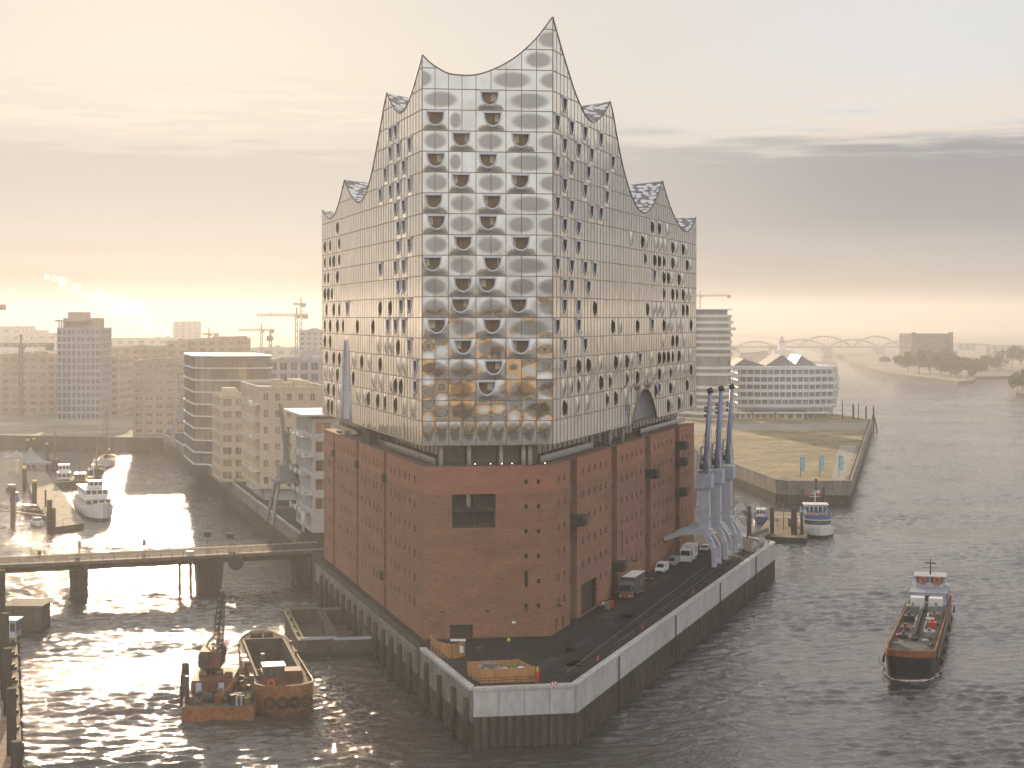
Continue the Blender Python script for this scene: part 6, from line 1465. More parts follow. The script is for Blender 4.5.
def hopper():
    L, B = 49.0, 9.4; st, bw_p = G(286.5, 716), G(254.5, 641); d = bw_p - st; mid = st + d.normalized() * L / 2; rz = atan2(-d.x, d.y) + pi
    root = thing('hopper_barge', 'big open hopper barge with round ends, rust hull and small wheelhouse', 'barge', (mid.x, mid.y, 0), rz)
    t = MB(); e = hull(t, L, B, 3.4, 11, 5.5, 0, 1, .93, .9, .5, 2.0, .9, .5, 0.0); t.build('hull', [orange_h, rust], root)
    x1, y0, y1 = 3.4, -L / 2 + 7.5, L / 2 - 11
    t = MB(); deck_ring(t, e, (-x1, x1, y0, y1, 3.45)); t.build('deck', deck_m, root)
    hold_box(root, -x1, x1, y0, y1, 3.45, .2, hold_m, None, None, .7, hull_g)
    t = MB(); nx, ny = 10, 16; rr = random.Random(4); g = [[(-x1 * .92 + 2 * x1 * .92 * i / nx, y1 - .9 - (y1 - y0) * .36 * j / ny, .25 + 1.0 * max(0, 1 - j / ny) ** .6 * (.5 + .5 * rr.random()) + .15 * rr.random()) for j in range(ny + 1)] for i in range(nx + 1)]
    ids = [[t.vert(p) for p in row] for row in g]
    for i in range(nx):
        for j in range(ny): t.face((ids[i][j], ids[i][j + 1], ids[i + 1][j + 1], ids[i + 1][j]), 0, None, True)
    t.build('cargo', spoil, root)
    t = MB(); t.box((0, L / 2 - 8.6, 3.46), (6.4, 3.4, 2.0)); t.build('deckhouse', rust, root)
    cabin(root, 'wheelhouse', 1.5, L / 2 - 5.6, 3.46, 3.2, 3.0, 3.4, rust, boatglass, white_p, .2, nw=3, wz=.55, wh=.35)
    t = MB(); t.box((-2.6, L / 2 - 4.07, 5.2), (3.7, .05, 1.6)); 
    t2 = MB(); t2.torus((2.0, L / 2 - 4.0, 4.3), .5, .12, (0, 1, 0), 0, 14); t2.build('life_ring', MATS['orange ring'], root)
    t = MB(); n = len(e); up = [(x, y, z + (.95 if y > L / 2 - 9 else .10)) for x, y, z in e]; t.loft([e, up]); t.loft([up, [(x * .965, y * .99, z) for x, y, z in up]]); t.loft([[(x * .965, y * .99, z) for x, y, z in up], [(x * .965, y * .99, z) for x, y, z in e]]); t.build('bulwark', orange_h, root)
    tyres(root, [((x, L / 2 + .1 - .03 * x * x, 2.1), (.0, 1, 0)) for x in (-3.2, -1.2, .6, 2.6)] + [((-B / 2 - .05, y, 2.4), (1, 0, 0)) for y in (-8, 0, 8, 16)], .72)
    for x in (-4.6, 4.6):
        for k in range(4): t = MB(); t.tube([(x, -14 + k * 9, 3.46), (x, -14 + k * 9, 4.1)], .25, 8); t.build('bollard', steel_d, root)
    for (x, y, h) in ((4.6, 3, 1.1), (4.6, 6.5, 1.6), (4.6, -2, .9)): t = MB(); t.box((x, y, 3.46), (.9, 1.6, h)); t.build('deck_locker', white_p if h < 1.2 else deck_m, root)
    t = MB(); t.tube([(0, -L / 2 + 4.2, 4), (2, -L / 2 + 4.2, 4)], .7, 10); t.tube([(-2, -L / 2 + 4.2, 4), (-.4, -L / 2 + 4.2, 4)], .7, 10); t.build('winch', steel_d, root)
hopper()
def open_barge(label, pn, pf, L, B, seed):
    d = pf - pn; mid = pn + d.normalized() * L / 2; rz = atan2(-d.x, d.y) + pi; root = thing('open_barge', label, 'barge', (mid.x, mid.y, 0), rz, 'empty open barges by the brick flank')
    t = MB(); e = hull(t, L, B, 2.6, 3.5, .6, 0, 1, .96, .5, .5, 2.6, .9, .5); t.build('hull', [hull_g, hull_d], root)
    t = MB(); deck_ring(t, e, (-B / 2 + 1.1, B / 2 - 1.1, -L / 2 + 4, L / 2 - 1.2, 2.62)); t.build('deck', hull_g, root)
    hold_box(root, -B / 2 + 1.1, B / 2 - 1.1, -L / 2 + 4, L / 2 - 1.2, 2.62, .4, hold_m, None, None, .6, hull_g)
    t = MB(); t.box((0, L / 2 - .55, 2.62), (B - .8, .3, .55)); t.build('end_board', steel_l, root)
    for s in (-1, 1):
        for k in range(4): t = MB(); t.tube([(s * (B / 2 - .5), -L / 2 + 6 + k * 7, 2.62), (s * (B / 2 - .5), -L / 2 + 6 + k * 7, 3.1)], .2, 8); t.build('bollard', steel_d, root)
open_barge('left one of two empty barges moored by the brick flank', G(319, 655), G(300, 619), 34, 7.6, 1)
open_barge('right one of two empty barges, close to the timber piles', G(353.5, 655), G(334, 619), 33, 7.6, 2)

# --- ferry and its pontoon on the right
def ferry():
    bwp = G(821, 538.5); rz = R(-6); root = thing('harbour_ferry', 'white and blue passenger ferry with its bow at the pontoon', 'ferry', (bwp.x + 1.5, bwp.y + 15.5, 0), rz)
    L, B = 31.0, 8.6; t = MB(); e = hull(t, L, B, 1.9, 7, 2, 0, 1, .88, 1.0, .5, 2.0, .9, .75, .6); t.build('hull', [white_p, black_r], root); t = MB(); t.poly([(x, y, z) for x, y, z in e]); t.build('deck', deck_g, root)
    s = outline(22, 7.6, 5, 1, 10, 2.2, .9); t = MB(); t.loft([[(x, y + 1, z) for x, y in s] for z in (2.0, 3.0)], 0); t.loft([[(x * 1.0, y + 1, z) for x, y in s] for z in (4.2, 4.6)], 0); sal = t.build('saloon', white_p, root)
    t = MB(); t.loft([[(x * .985, y * .99 + 1, z) for x, y in s] for z in (3.0, 4.2)], 0); t.build('window_band', boatglass, sal)
    t = MB(); t.loft([[(x * 1.03, y * 1.02 + 1, z) for x, y in s] for z in (4.6, 5.7)], 0); t.loft([[(x * 1.03, y * 1.02 + 1, 5.7) for x, y in s], [(x * .99, y * .99 + 1, 5.7) for x, y in s]]); t.loft([[(x * .99, y * .99 + 1, 5.7) for x, y in s], [(x * .99, y * .99 + 1, 4.62) for x, y in s]]); t.build('blue_band', blue_p, root)
    t = MB(); t.poly([(x, y + 1, 4.65) for x, y in s]); t.build('upper_deck', mat('orange deck', (.30, .16, .08), .8, 0, .2, 1), root)
    for r_ in range(4):
        for c in (-1, 1): t = MB(); t.box((c * 1.7, -6.5 + r_ * 1.5, 4.66), (2.4, .5, .45)); t.box((c * 1.7, -6.2 + r_ * 1.5, 5.1), (2.4, .08, .5)); t.build('bench', mat('ferry bench', (.34, .17, .07), .7), root)
    cabin(root, 'wheelhouse', 0, 3, 4.66, 6.2, 5.2, 2.9, white_p, boatglass, white_p, .5, nw=5, wz=.42, wh=.42); t = MB(); t.box((0, .3, 5.0), (5.4, .1, .9)); t.build('name_board', blue_p, root)
    t = MB(); t.tube([(0, 4, 7.7), (0, 4, 11.5)], [.16, .08], 6); t.beam((-1.6, 4, 9.6), (1.6, 4, 9.6), .12); t.beam((-.9, 4, 10.6), (.9, 4, 10.6), .1); t.build('mast', white_p, root)
    for x, z, m_ in ((-1.5, 9.7, red_p), (1.5, 9.7, red_p), (.9, 10.7, white_p)): t = MB(); t.box((x, 4, z), (.9, .1, .7)); t.build('signal_flag', m_, root)
    t = MB(); t.box((3.0, 9.5, 4.66), (1.4, 2, 2.2)); t.build('funnel', white_p, root); rails(root, [(-3.6, -8, 5.7), (3.6, -8, 5.7)], .5, white_p); tyres(root, [((4.35, -4 + 4.5 * k, 1.4), (1, 0, 0)) for k in range(4)], .5)
ferry()
def small_ship(name, label, cat, loc, rz, L, B, m_h, m_c, masts=1, mh=8, cab=(.35, .5, 2.2), group=None, decks=1, D=1.2, wl=None, stripe=None):
    root = thing(name, label, cat, loc, rz, group); t = MB(); e = hull(t, L, B, D, L * .35, L * .12, 0, 1, .82, L * .035, .5, 1.7, .8, .3, .35); t.build('hull', [m_h, wl or hull_d], root)
    t = MB(); t.poly(e); t.build('deck', deck_m, root)
    z = D + .05; ln = L * cab[0]
    for k in range(decks): cabin(root, 'cabin', 0, L * .08 + k * L * .03, z, B * (cab[1] + .1) - k * B * .12, ln * (1 - .25 * k), cab[2], m_c, boatglass, white_p, .15, nw=3); z += cab[2] + .15
    for k in range(masts):
        y = L * (.02 + .2 * k) * (1 if k % 2 == 0 else -1); t = MB(); t.tube([(0, y, D), (0, y, mh * (1 - .1 * k))], [.14, .06], 6); t.beam((-B * .25, y, mh * .75), (B * .25, y, mh * .75), .08); t.build('mast', steel_d, root)
    if stripe: t = MB(); q = [(x * 1.006, y * 1.003, zz) for x, y, zz in e]; t.loft([[(x, y, zz - .3) for x, y, zz in q], [(x, y, zz - .05) for x, y, zz in q]]); t.build('rub_rail', stripe, root)
    return root
c = G(765, 524); small_ship('launch', 'small blue and white launch moored at the ferry pontoon', 'boat', (c.x, c.y + 8, 0), R(-8), 13, 4.2, blue_p, white_p, 1, 7)
def pontoon(name, label, pts, z, m=deck_m, side=hull_d, group=None):
    root = thing(name, label, 'pontoon', (0, 0, 0), 0, group); t = MB(); t.prism(pts, -.5, z - .1); t.build('float', side, root); c = centre(pts); t = MB(); t.prism([(c[0] + (p[0] - c[0]) * 1.005, c[1] + (p[1] - c[1]) * 1.005) for p in pts], z - .098, z); t.build('deck', m, root); return root
FP = [tuple(G(x, y, 1.4).xy) for x, y in ((756, 536), (806, 538), (815, 513), (773, 511.5))]
pontoon('ferry_pontoon', 'wide brown floating pontoon where the ferry lies', FP, 1.4)
for i, (x, yt, yb, r, lab) in enumerate(((749.5, 507, 536, .55, 'dark pile beside the bare tree, left of the ferry pontoon'), (772, 508.5, 538, .6, 'dark pile in front of the pontoon, left of the thick one'), (794, 508.5, 539, .85, 'thickest dark pile in front of the ferry pontoon'), (801.8, 513, 539.5, .45, 'slim dark pile just right of the thickest pontoon pile'), (802.5, 490.5, 513, .6, 'pale topped pile behind the ferry pontoon'), (816, 479.5, 506, .5, 'pile against the grass bank wall behind the ferry'), (823.5, 488, 505, .6, 'short thick pile behind the ferry wheelhouse'))):
    c = G(x, yb + .5); z = ZC - (yt - HY) * c.y / F; t = MB(); t.tube([(0, 0, -1), (0, 0, z)], r, 10); t.tube([(0, 0, z), (0, 0, z + .3)], [r * 1.05, r * .7], 10); tag(t.build('mooring_pile', timber, None, c), lab, 'pile', 'piles round the ferry pontoon')
root = thing('gangway', 'long dark gangway from the quay to the ferry pontoon', 'gangway'); a, b = Vector((57.5, 400, 7.6)), G(768, 533, 1.6); t = MB(); t.beam(a, b, 2.2, .3); t.build('walkway', steel_d, root)
for s in (-1.05, 1.05): t = MB(); q = Vector((0, s, 0)); lattice_boom(t, a + q + Vector((0, 0, .9)), b + q + Vector((0, 0, .9)), .12, .12, 2, .08); t.beam(a + q + Vector((0, 0, 1.4)), b + q + Vector((0, 0, 1.4)), .12); [t.beam(a.lerp(b, i / 14) + q, a.lerp(b, min(1, (i + .5) / 14)) + q + Vector((0, 0, 1.4)), .1) for i in range(15)]; t.build('girder', steel_d, root)
root = thing('lamp_post', 'slim lamp post with a slanted arm on the ferry pontoon', 'lamp post', G(783.5, 530, 1.4)); t = MB(); t.tube([(0, 0, 0), (0, 0, 7.5)], .1, 6); t.build('pole', steel_d, root); t = MB(); t.beam((1.2, 0, 8.3), (-3.4, 0, 6.8), .16); t.build('arm', steel_d, root)
root = thing('ticket_shelter', 'orange and grey shelter on the ferry pontoon', 'shelter', G(789, 528, 1.4)); t = MB(); t.box((0, 2, 2.6), (6, 4, .2)); t.build('roof', deck_g, root)
for x in (-2.8, 2.8): t = MB(); t.box((x, 3.5, 0), (.15, .15, 2.6)); t.build('post', steel_d, root)
t = MB(); t.box((1.6, 3.6, 0), (2.4, .1, 2.2)); t.build('back_wall', orange_h, root)
for i, (x, y, h, w) in enumerate(((737, 538, 10.5, 8), (745, 536, 8.5, 6))):
    c = G(x, y, QD); rr = random.Random(i + 90); root = thing('bare_tree', ('taller' if i == 0 else 'smaller') + ' leafless tree on the quay end behind the cranes', 'tree', (c.x - 1 if i == 0 else c.x, min(c.y, 398), QD)); t = MB(); t.tube([(0, 0, 0), (.1, 0, h * .5), (0, .1, h)], [.16, .10, .02], 6); t.build('trunk', bark, root); t = MB()
    for k in range(26):
        z0 = h * rr.uniform(.25, .9); a = rr.uniform(0, 6.28); l = w * .5 * rr.uniform(.4, 1) * (1.1 - z0 / h * .6); e = Vector((cos(a) * l, sin(a) * l, z0 + l * rr.uniform(.3, 1))); t.tube([(0, 0, z0), tuple(e)], [.05, .015], 4)
        for q in range(4): s_ = Vector((0, 0, z0)).lerp(e, rr.uniform(.3, .9)); t.tube([tuple(s_), tuple(s_ + Vector((rr.gauss(0, .6), rr.gauss(0, .6), rr.uniform(.1, .9))))], [.03, .01], 4)
        for q in range(5): s_ = Vector((0, 0, z0)).lerp(e, rr.uniform(.5, 1)) + Vector((rr.gauss(0, .3), rr.gauss(0, .3), rr.gauss(0, .3))); t.poly([s_, s_ + Vector((.16, 0, .1)), s_ + Vector((.1, .1, .25))])
    t.build('branches', bark, root)

# --- museum harbour on the left
def excursion_ship():
    bwp = G(103, 521); rz = R(22); L, B = 38.0, 9.4; d = Vector((sin(-rz), cos(-rz), 0)); c = bwp + Vector((-sin(rz), cos(rz), 0)) * L * .5
    root = thing('excursion_ship', 'white two deck excursion ship moored beside the grey pontoon', 'ship', (c.x, c.y, 0), rz)
    t = MB(); e = hull(t, L, B, 3.0, 12, 3, 0, 1, .78, 2.0, .5, 1.8, .85, .7, .6); t.build('hull', [white_p, hull_d], root); t = MB(); t.poly(e); t.build('deck', deck_m, root)
    for x in (-2.2, .2, 2.4): t = MB(); t.tube([(x, -L / 2 + 1.0 + abs(x) * .9, 2.6), (x, -L / 2 + 1.4 + abs(x) * .9, 2.6)], .42, 10); t.build('porthole', boatglass, root)
    cabin(root, 'saloon', 0, 3, 3.0, 8.0, 25, 2.6, white_p, boatglass, white_p, .3, nw=4); cabin(root, 'upper_saloon', 0, 3.5, 5.8, 6.8, 19, 2.4, white_p, boatglass, white_p, .4, nw=4); cabin(root, 'wheelhouse', 0, -2, 8.4, 4.2, 4, 2.2, white_p, boatglass, white_p, .25, nw=3)
    for (x, y, h) in ((0, 1.2, 17), (2.8, -5, 13.5), (-1.8, 7, 12.5)): t = MB(); t.tube([(x, y, 5.6), (x, y, h)], [.16, .07], 6); t.build('mast', white_p, root)
    t = MB(); t.tube([(0, 9, 8.3), (0, 9, 11)], [1.0, .8], 12); t.build('funnel', yellow_p, root); rails(root, [(-3.6, -5.5, 8.3), (3.6, -5.5, 8.3), (3.6, 12, 8.3)], 1.0, white_p); rails(root, [(-4.3, -9, 5.7), (4.3, -9, 5.7)], 1.0, white_p)
excursion_ship()
MP = [tuple(G(x, y, 1.6).xy) for x, y in ((54, 527), (84, 523), (62, 492), (44, 470), (24, 470), (34, 500))]
pontoon('harbour_pontoon', 'long grey floating pontoon between the white excursion ship and small boats', MP, 1.6, mat('pontoon planks', (.24, .20, .15), .85, 0, .25, .4, var2=.2, scale2=2))
for i, (x, y, w, h, lab) in enumerate(((28.5, 469, 9, 9.5, 'tall white peaked tent on the harbour pontoon'), (36, 471, 10, 5, 'low white flat topped tent beside the peaked tent'), (14, 465, 8, 6, 'pale bluish tent near the left picture edge'))):
    c = G(x, y, 1.6); root = thing('tent', lab, 'tent', (c.x, c.y + 3, 1.6), .3); t = MB()
    for q in ((-1, -1), (1, -1), (1, 1), (-1, 1)): t.beam((q[0] * w / 2, q[1] * 3, 0), (q[0] * w / 2, q[1] * 3, 3), .15)
    t.build('poles', steel_d, root); t = MB(); a = [(-w / 2, -3, 3), (w / 2, -3, 3), (w / 2, 3, 3), (-w / 2, 3, 3)]; rings = [a] + [[(x_ * (1 - k) ** 1.6, y_ * (1 - k) ** 1.6, 3 + (h - 3) * k) for x_, y_, z_ in a] for k in (.25, .5, .75, .98)]; t.loft(rings, 0); t.loft([[(x_, y_, 2.4) for x_, y_, z_ in a], a], 0); t.build('canopy', mat('tent cloth', (.26, .26, .28), .7, 0, .05), root)
small_ship('tug', 'black and white tug with bright foredeck behind the excursion ship', 'boat', tuple(G(64, 486)), R(16), 24, 7, hull_d, white_p, 1, 15, (.3, .55, 2.6), None, 2, 2.2, None, white_p)
small_ship('steam_launch', 'dark hulled old steamer with sloping derrick behind the excursion ship', 'boat', tuple(G(80, 486)), R(14), 26, 6.5, rust, deck_m, 2, 17, (.3, .5, 2.4), None, 1, 2.0)
def sailing(label, x, y, L, B, mast_h, m_h, rz, sails=False):
    c = G(x, y); root = thing('sailing_ship', label, 'ship', (c.x, c.y + L * .4, 0), rz, 'old sailing ships in the museum harbour'); t = MB(); e = hull(t, L, B, 2.0, L * .4, L * .15, 0, 1, .75, 1.6, .5, 1.7, .7, .5, .5); t.build('hull', [m_h, hull_d], root); t = MB(); t.poly(e); t.build('deck', deck_m, root)
    for k, (yy, f) in enumerate(((-L * .18, .95), (L * .12, 1.0), (L * .36, .6))[:2 if mast_h < 20 else 3]):
        t = MB(); t.tube([(0, yy, 1.5), (0, yy, mast_h * f)], [.26, .09], 6); t.build('mast', mat('varnished spar', (.26, .16, .08), .6), root); t = MB(); t.tube([(0, yy + .3, 4.2), (0, yy + L * .2, 4.8)], .14, 6); t.tube([(0, yy + .3, 4.8), (0, yy + L * .19, 5.4)], [.35, .25], 6); t.tube([(-3, yy, mast_h * f * .62), (3, yy, mast_h * f * .62)], .1, 5); t.build('boom', MATS['varnished spar'], root)
        t = MB()
        for s in (-1, 1):
            for q in (0, 1.2): t.beam((s * B * .48, yy + q, 2.6), (0, yy, mast_h * f * .85), .06)
        t.build('shrouds', steel_d, root)
    t = MB(); t.tube([(0, -L * .48, 3.2), (0, -L * .66, 5.0)], [.2, .08], 6); t.build('bowsprit', MATS['varnished spar'], root); cabin(root, 'deckhouse', 0, L * .2, 2.0, B * .45, L * .16, 1.7, white_p, boatglass, deck_m, .15, nw=3)
sailing('white hulled two masted sailing ship with the tallest masts in the basin', 99.5, 467.5, 30, 7, 29, white_p, R(10))
sailing('dark sailing ship with two shorter masts left of the white hulled one', 90, 478, 24, 6, 17, hull_d, R(14)) if True else None
sailing('small sailing boat whose mast stands between the tents and the tug', 50, 470, 18, 5, 19, rust, R(16))
for i, (x, y, L_, m_h, rz, lab) in enumerate(((34.5, 526.5, 9, white_p, 25, 'small white motorboat lying under the gangway'), (13, 500, 8, blue_p, 30, 'small dark boat left of the pontoon by the gangway'), (10, 492, 8, hull_d, 32, 'little boat farthest left beside the pontoon'), (27, 514, 13, rust, 28, 'brown covered launch along the left pontoon edge'))):
    c = G(x, y); small_ship('motorboat', lab, 'boat', (c.x, c.y + L_ * .3, 0), R(rz), L_, L_ * .32, m_h, white_p if i == 0 else deck_m, 0, 5, (.4, .6, 1.4), 'small boats at the harbour pontoon', 1, .8)
root = thing('gangway', 'lattice gangway from the left picture edge to the harbour pontoon', 'gangway'); a, b = G(-22, 507, 4.6), G(54, 517, 2.2); t = MB(); t.beam(a, b, 2.4, .3); t.build('walkway', deck_m, root)
for s in (-1.2, 1.2):
    q = Vector((0, s, 0)); t = MB(); t.beam(a + q + Vector((0, 0, 1.5)), b + q + Vector((0, 0, 1.5)), .14)
    for i in range(12): t.beam(a.lerp(b, i / 12) + q, a.lerp(b, (i + 1) / 12) + q + Vector((0, 0, 1.5)), .1); t.beam(a.lerp(b, (i + 1) / 12) + q + Vector((0, 0, 1.5)), a.lerp(b, (i + 1) / 12) + q, .1)
    t.build('girder', steel_d, root)
for i, (x, yt, yb, r, cap, lab) in enumerate(((13, 487, 527, .8, 0, 'thick dark pile at the seaward end of the lattice gangway'), (49.5, 500, 532, .8, 0, 'dark pile at the near corner of the harbour pontoon'), (53, 508, 534, .8, 0, 'shorter dark pile next to the near pontoon corner'), (34.5, 483, 508, .8, 1, 'yellow capped pile in the middle of the harbour pontoon'), (24.5, 469, 488, .8, 1, 'yellow capped pile in front of the white tents'), (45.5, 490, 512, .3, 0, 'thin pole beside the near pontoon piles'), (34, 440, 466, .7, 1, 'yellow capped pile standing behind the tents'), (28, 441, 466, .7, 1, 'left yellow capped pile behind the tents'), (47, 445, 470, .7, 1, 'yellow capped pile between the tents and the tug'))):
    c = G(x, yb); z = ZC - (yt - HY) * c.y / F; t = MB(); t.tube([(0, 0, -1), (0, 0, z)], r, 8); o = t.build('mooring_pile', timber, None, c); tag(o, lab, 'pile', 'piles of the museum harbour')
    if cap: t = MB(); t.tube([(0, 0, z), (0, 0, z + .9)], [r * 1.15, r * .9], 8); t.build('cap', yellow_p, o)

# --- landing stage along the left picture edge
dk = [(-63.5, 214), (-97, 323), (-112, 319), (-80, 214)]
pontoon('landing_stage', 'long brown landing stage along the left picture edge', dk, 1.5, mat('stage planks', (.20, .135, .08), .85, 0, .3, .5, var2=.25, scale2=2.5, stretch=(1, 1, 1)))
for i, (x, yt, yb, r) in enumerate(((2, 570, 690, .5), (5, 613, 700, .62), (7.5, 648, 715, .62), (11.5, 688, 755, .66), (16.5, 741, 800, .70))):
    c = G(x, yb, 1.5); z = ZC - (yt - HY) * c.y / F; t = MB(); t.tube([(0, 0, -2.5), (0, 0, z - 1.5)], r, 10); tag(t.build('guide_pile', timber, None, c), ('tallest thin guide pile of the landing stage', 'guide pile beside the glass booth on the landing stage', 'third guide pile along the landing stage', 'fourth guide pile along the landing stage', 'nearest guide pile of the landing stage at the bottom edge')[i], 'pile', 'guide piles of the landing stage')
c = G(23, 631); t = MB(); t.prism([(-4.2, -4), (4.0, -4.5), (3.4, 4), (-4.2, 4)], -.5, 4.6); t.box((0, 0, 4.6), (8.4, 8.2, .25)); tag(t.build('fender_dolphin', hull_g, None, (c.x - .4, c.y + 4.5, 0)), 'dark steel box dolphin at the far end of the landing stage', 'dolphin')
c = G(7, 637, 1.5); root = thing('booth', 'small glass booth on the far end of the landing stage', 'booth', (c.x, c.y + 1, 1.5)); cabin(root, 'cabin', 0, 0, 0, 3.8, 3.4, 3.2, steel_l, boatglass, white_p, .3, nw=3, wz=.35, wh=.5); t = MB(); t.tube([(.8, 0, 3.3), (.8, 0, 6)], .06, 5); t.build('mast', steel_d, root)
rr = random.Random(17)
for i in range(11):
    f = i / 10.5; e = Vector((-97, 323, 0)).lerp(Vector((-63.5, 214, 0)), f); t = MB(); t.box((0, 0, .02), (.9, 1.3, .5)); t.tube([(0, -.3, .5), (0, -.3, 1.0)], .2, 8); t.tube([(0, .3, .5), (0, .3, 1.0)], .2, 8); tag(t.build('bollard', hull_d, None, (e.x - .9, e.y, 1.5), R(-17)), 'double bollard on the water edge of the landing stage', 'bollard', 'bollards along the landing stage edge')
for i in range(9):
    f = (i + .5) / 9; e = Vector((-97, 323, 0)).lerp(Vector((-63.5, 214, 0)), f); t = MB(); t.torus((0, 0, .6), .8, .32, (1, .3, 0)); tag(t.build('tyre_fender', black_r, None, (e.x + .15, e.y, 0.1)), 'black tyre fender hanging on the landing stage side', 'fender', 'tyre fenders of the landing stage')
for i, (f, dx, lab) in enumerate(((.12, -4, 'pale steel hoop near the far end of the landing stage'), (.34, -4.5, 'pale steel hoop second along the landing stage'), (.52, -3.2, 'pale steel hoop in the middle of the landing stage'), (.72, -3.0, 'pale steel hoop near the bottom of the landing stage'), (.86, -5, 'nearest pale steel hoop on the landing stage'))):
    e = Vector((-97, 323, 0)).lerp(Vector((-63.5, 214, 0)), f); t = MB(); t.tube([(-.7, 0, 0), (-.7, 0, 1.7), (-.5, 0, 2.0), (.5, 0, 2.0), (.7, 0, 1.7), (.7, 0, 0)], .12, 6); tag(t.build('gangway_hoop', steel_l, None, (e.x + dx, e.y, 1.5), R(-70)), lab, 'hoop', 'steel hoops on the landing stage')
for i, (f, dx) in enumerate(((.2, -6), (.45, -6), (.63, -5.5), (.92, -6.5))):
    e = Vector((-97, 323, 0)).lerp(Vector((-63.5, 214, 0)), f); t = MB(); t.box((0, 0, 0), (2.6, 2.0, 1.2)); t.box((0, 0, 1.2), (2.7, 2.1, .1)); tag(t.build('deck_box', [deck_m, steel_l][i % 2], None, (e.x + dx, e.y, 1.5), R(-17)), ('first', 'second', 'third', 'nearest')[i] + ' low deck box along the landing stage', 'box', 'boxes on the landing stage')
# ------------------------------------------------------------------ cranes and vehicles on the quay
def portal_crane(label, leg, seed):
    """slim half-portal crane: one forked leg at the river edge, an arm resting on the brick wall, machine house and raised jib"""
    root = thing('portal_crane', label, 'crane', (leg.x, leg.y, QD), 0, 'pale blue portal cranes on the quay')
    u = Vector((-.952, .307, 0)); v = Vector((.307, .952, 0)); z = lambda k: Vector((0, 0, k))          # towards the wall / along the quay
    col = u * 2.6
    for s in (-2.6, 2.6):
        t = MB(); a = v * s
        pts = [a, a + z(3.6) + u * .1, a * .8 + z(5.2) + u * .9, a * .35 + col + z(7.4)]
        for p, q, w0 in zip(pts, pts[1:], (1.0, 1.0, 1.1)): t.beam(p, q, w0, .9, 0, tuple(v))
        t.beam(a - v * .9, a + v * .9, .8, .6); t.build('portal_leg', steel_l, root)
    t = MB(); t.beam(v * -2.6 + z(.9), v * 2.6 + z(.9), .5, .7); t.build('sill_beam', steel_l, root)
    t = MB()                                                                                                # arm sloping to the wall
    for s in (-1.4, 1.4):
        a, b = col * .6 + v * s + z(7.6), u * 11.2 + v * s + z(5.3); m_ = u * 7 + v * s + z(6.9)
        t.beam(a, m_, .5, 1.3); t.beam(m_, b, .5, .9)
    for k in range(6): p = col * .6 + (u * 11.2 - col * .6) * (k / 5); t.beam(p + v * 1.4 + z(7.5 - 2.1 * (k / 5) ** 1.4), p - v * 1.4 + z(7.5 - 2.1 * (k / 5) ** 1.4), .35, .5)
    t.build('portal_arm', steel_l, root)
    t = MB(); t.ball(tuple(u * 11.3 + z(5.0)), .6, 0, 8, 6); t.build('arm_bearing', steel_d, root)
    ang = atan2(v.y, v.x)
    t = MB(); t.box(tuple(col + z(6.9)), (2.5, 2.3, 9.6), 0, ang); t.box(tuple(col + z(6.5)), (3.4, 3.2, 1.2), 0, ang); cl = t.build('column', steel_l, root)
    t = MB(); t.box(tuple(col + u * -1.18 + z(9.5)), (.5, .08, .7), 0, ang); t.build('hatch', steel_d, cl)
    t = MB(); t.box(tuple(col + z(16.5)), (3.4, 3.4, 2.9), 0, ang); t.build('machine_house', mat('crane house', (.40, .44, .52), .5), root)
    t = MB(); base = col + z(19.4)                                                                           # open lattice cage
    for sx in (-1, 1):
        for sy in (-1, 1): t.beam(base + u * sx * 1.35 + v * sy * 1.35, base + u * sx * .8 + v * sy * .8 + z(6), .28)
    for k in (1.0, 2.6, 4.2, 5.9):
        f = 1.35 - .55 * k / 6
        for a_, b_ in (((-1, -1), (1, -1)), ((1, -1), (1, 1)), ((1, 1), (-1, 1)), ((-1, 1), (-1, -1))): t.beam(base + u * a_[0] * f + v * a_[1] * f + z(k), base + u * b_[0] * f + v * b_[1] * f + z(k), .2)
    t.box(tuple(base + z(1.0)), (2.6, 2.6, .12), 0, ang); t.build('cage', steel_l, root)
    t = MB(); t.box(tuple(base + u * .2 + z(1.12)), (1.5, 1.4, 1.7), 0, ang); t.build('cab', boatglass, root)
    t = MB(); t.box(tuple(base + z(2.9)), (.9, .9, .8), 0, ang); t.build('winch', orange_h, root)
    foot = base - u * .4 - v * 1.2 + z(.5); tip = foot + Vector((1.15, 1.5, 17.5))
    t = MB(); t.tube([foot, foot.lerp(tip, .5), tip], [.62, .55, .40], 6); t.build('jib', mat('jib paint', (.24, .28, .42), .5, 0, .1), root)
    t = MB(); t.tube([tip - Vector((.55, 0, .2)), tip + Vector((.55, 0, .2))], .62, 10); t.build('jib_head', steel_d, root)
    t = MB()
    for k in (.68, .74, .78): p = foot.lerp(tip, k); t.box(tuple(p + Vector((-.75, 0, 0))), (.5, .5, .5))
    t.build('sheave', steel_d, root)
    t = MB(); t.beam(base + z(6) + u * .5, foot.lerp(tip, .72), .08); t.beam(base + z(6) - u * .5, foot.lerp(tip, .72), .08); t.build('stay', steel_d, root)
    t = MB(); t.beam(tip + Vector((.3, 0, -.3)), tip + Vector((.3, 0, -27)), .05); t.build('hoist_rope', steel_d, root); return root
q0 = G(719.5, 565, QD); edge = Vector((.329, .944, 0))
for i, lab in enumerate(('nearest of three pale blue portal cranes on the quay', 'middle one of three pale blue portal cranes on the quay', 'farthest of three pale blue portal cranes on the quay')):
    portal_crane(lab, (q0.x - .6 + edge.x * 11.5 * i, q0.y + edge.y * 11.5 * i), i) if False else portal_crane(lab, Vector((q0.x - .6 + edge.x * 11.5 * i, q0.y + edge.y * 11.5 * i, 0)), i)

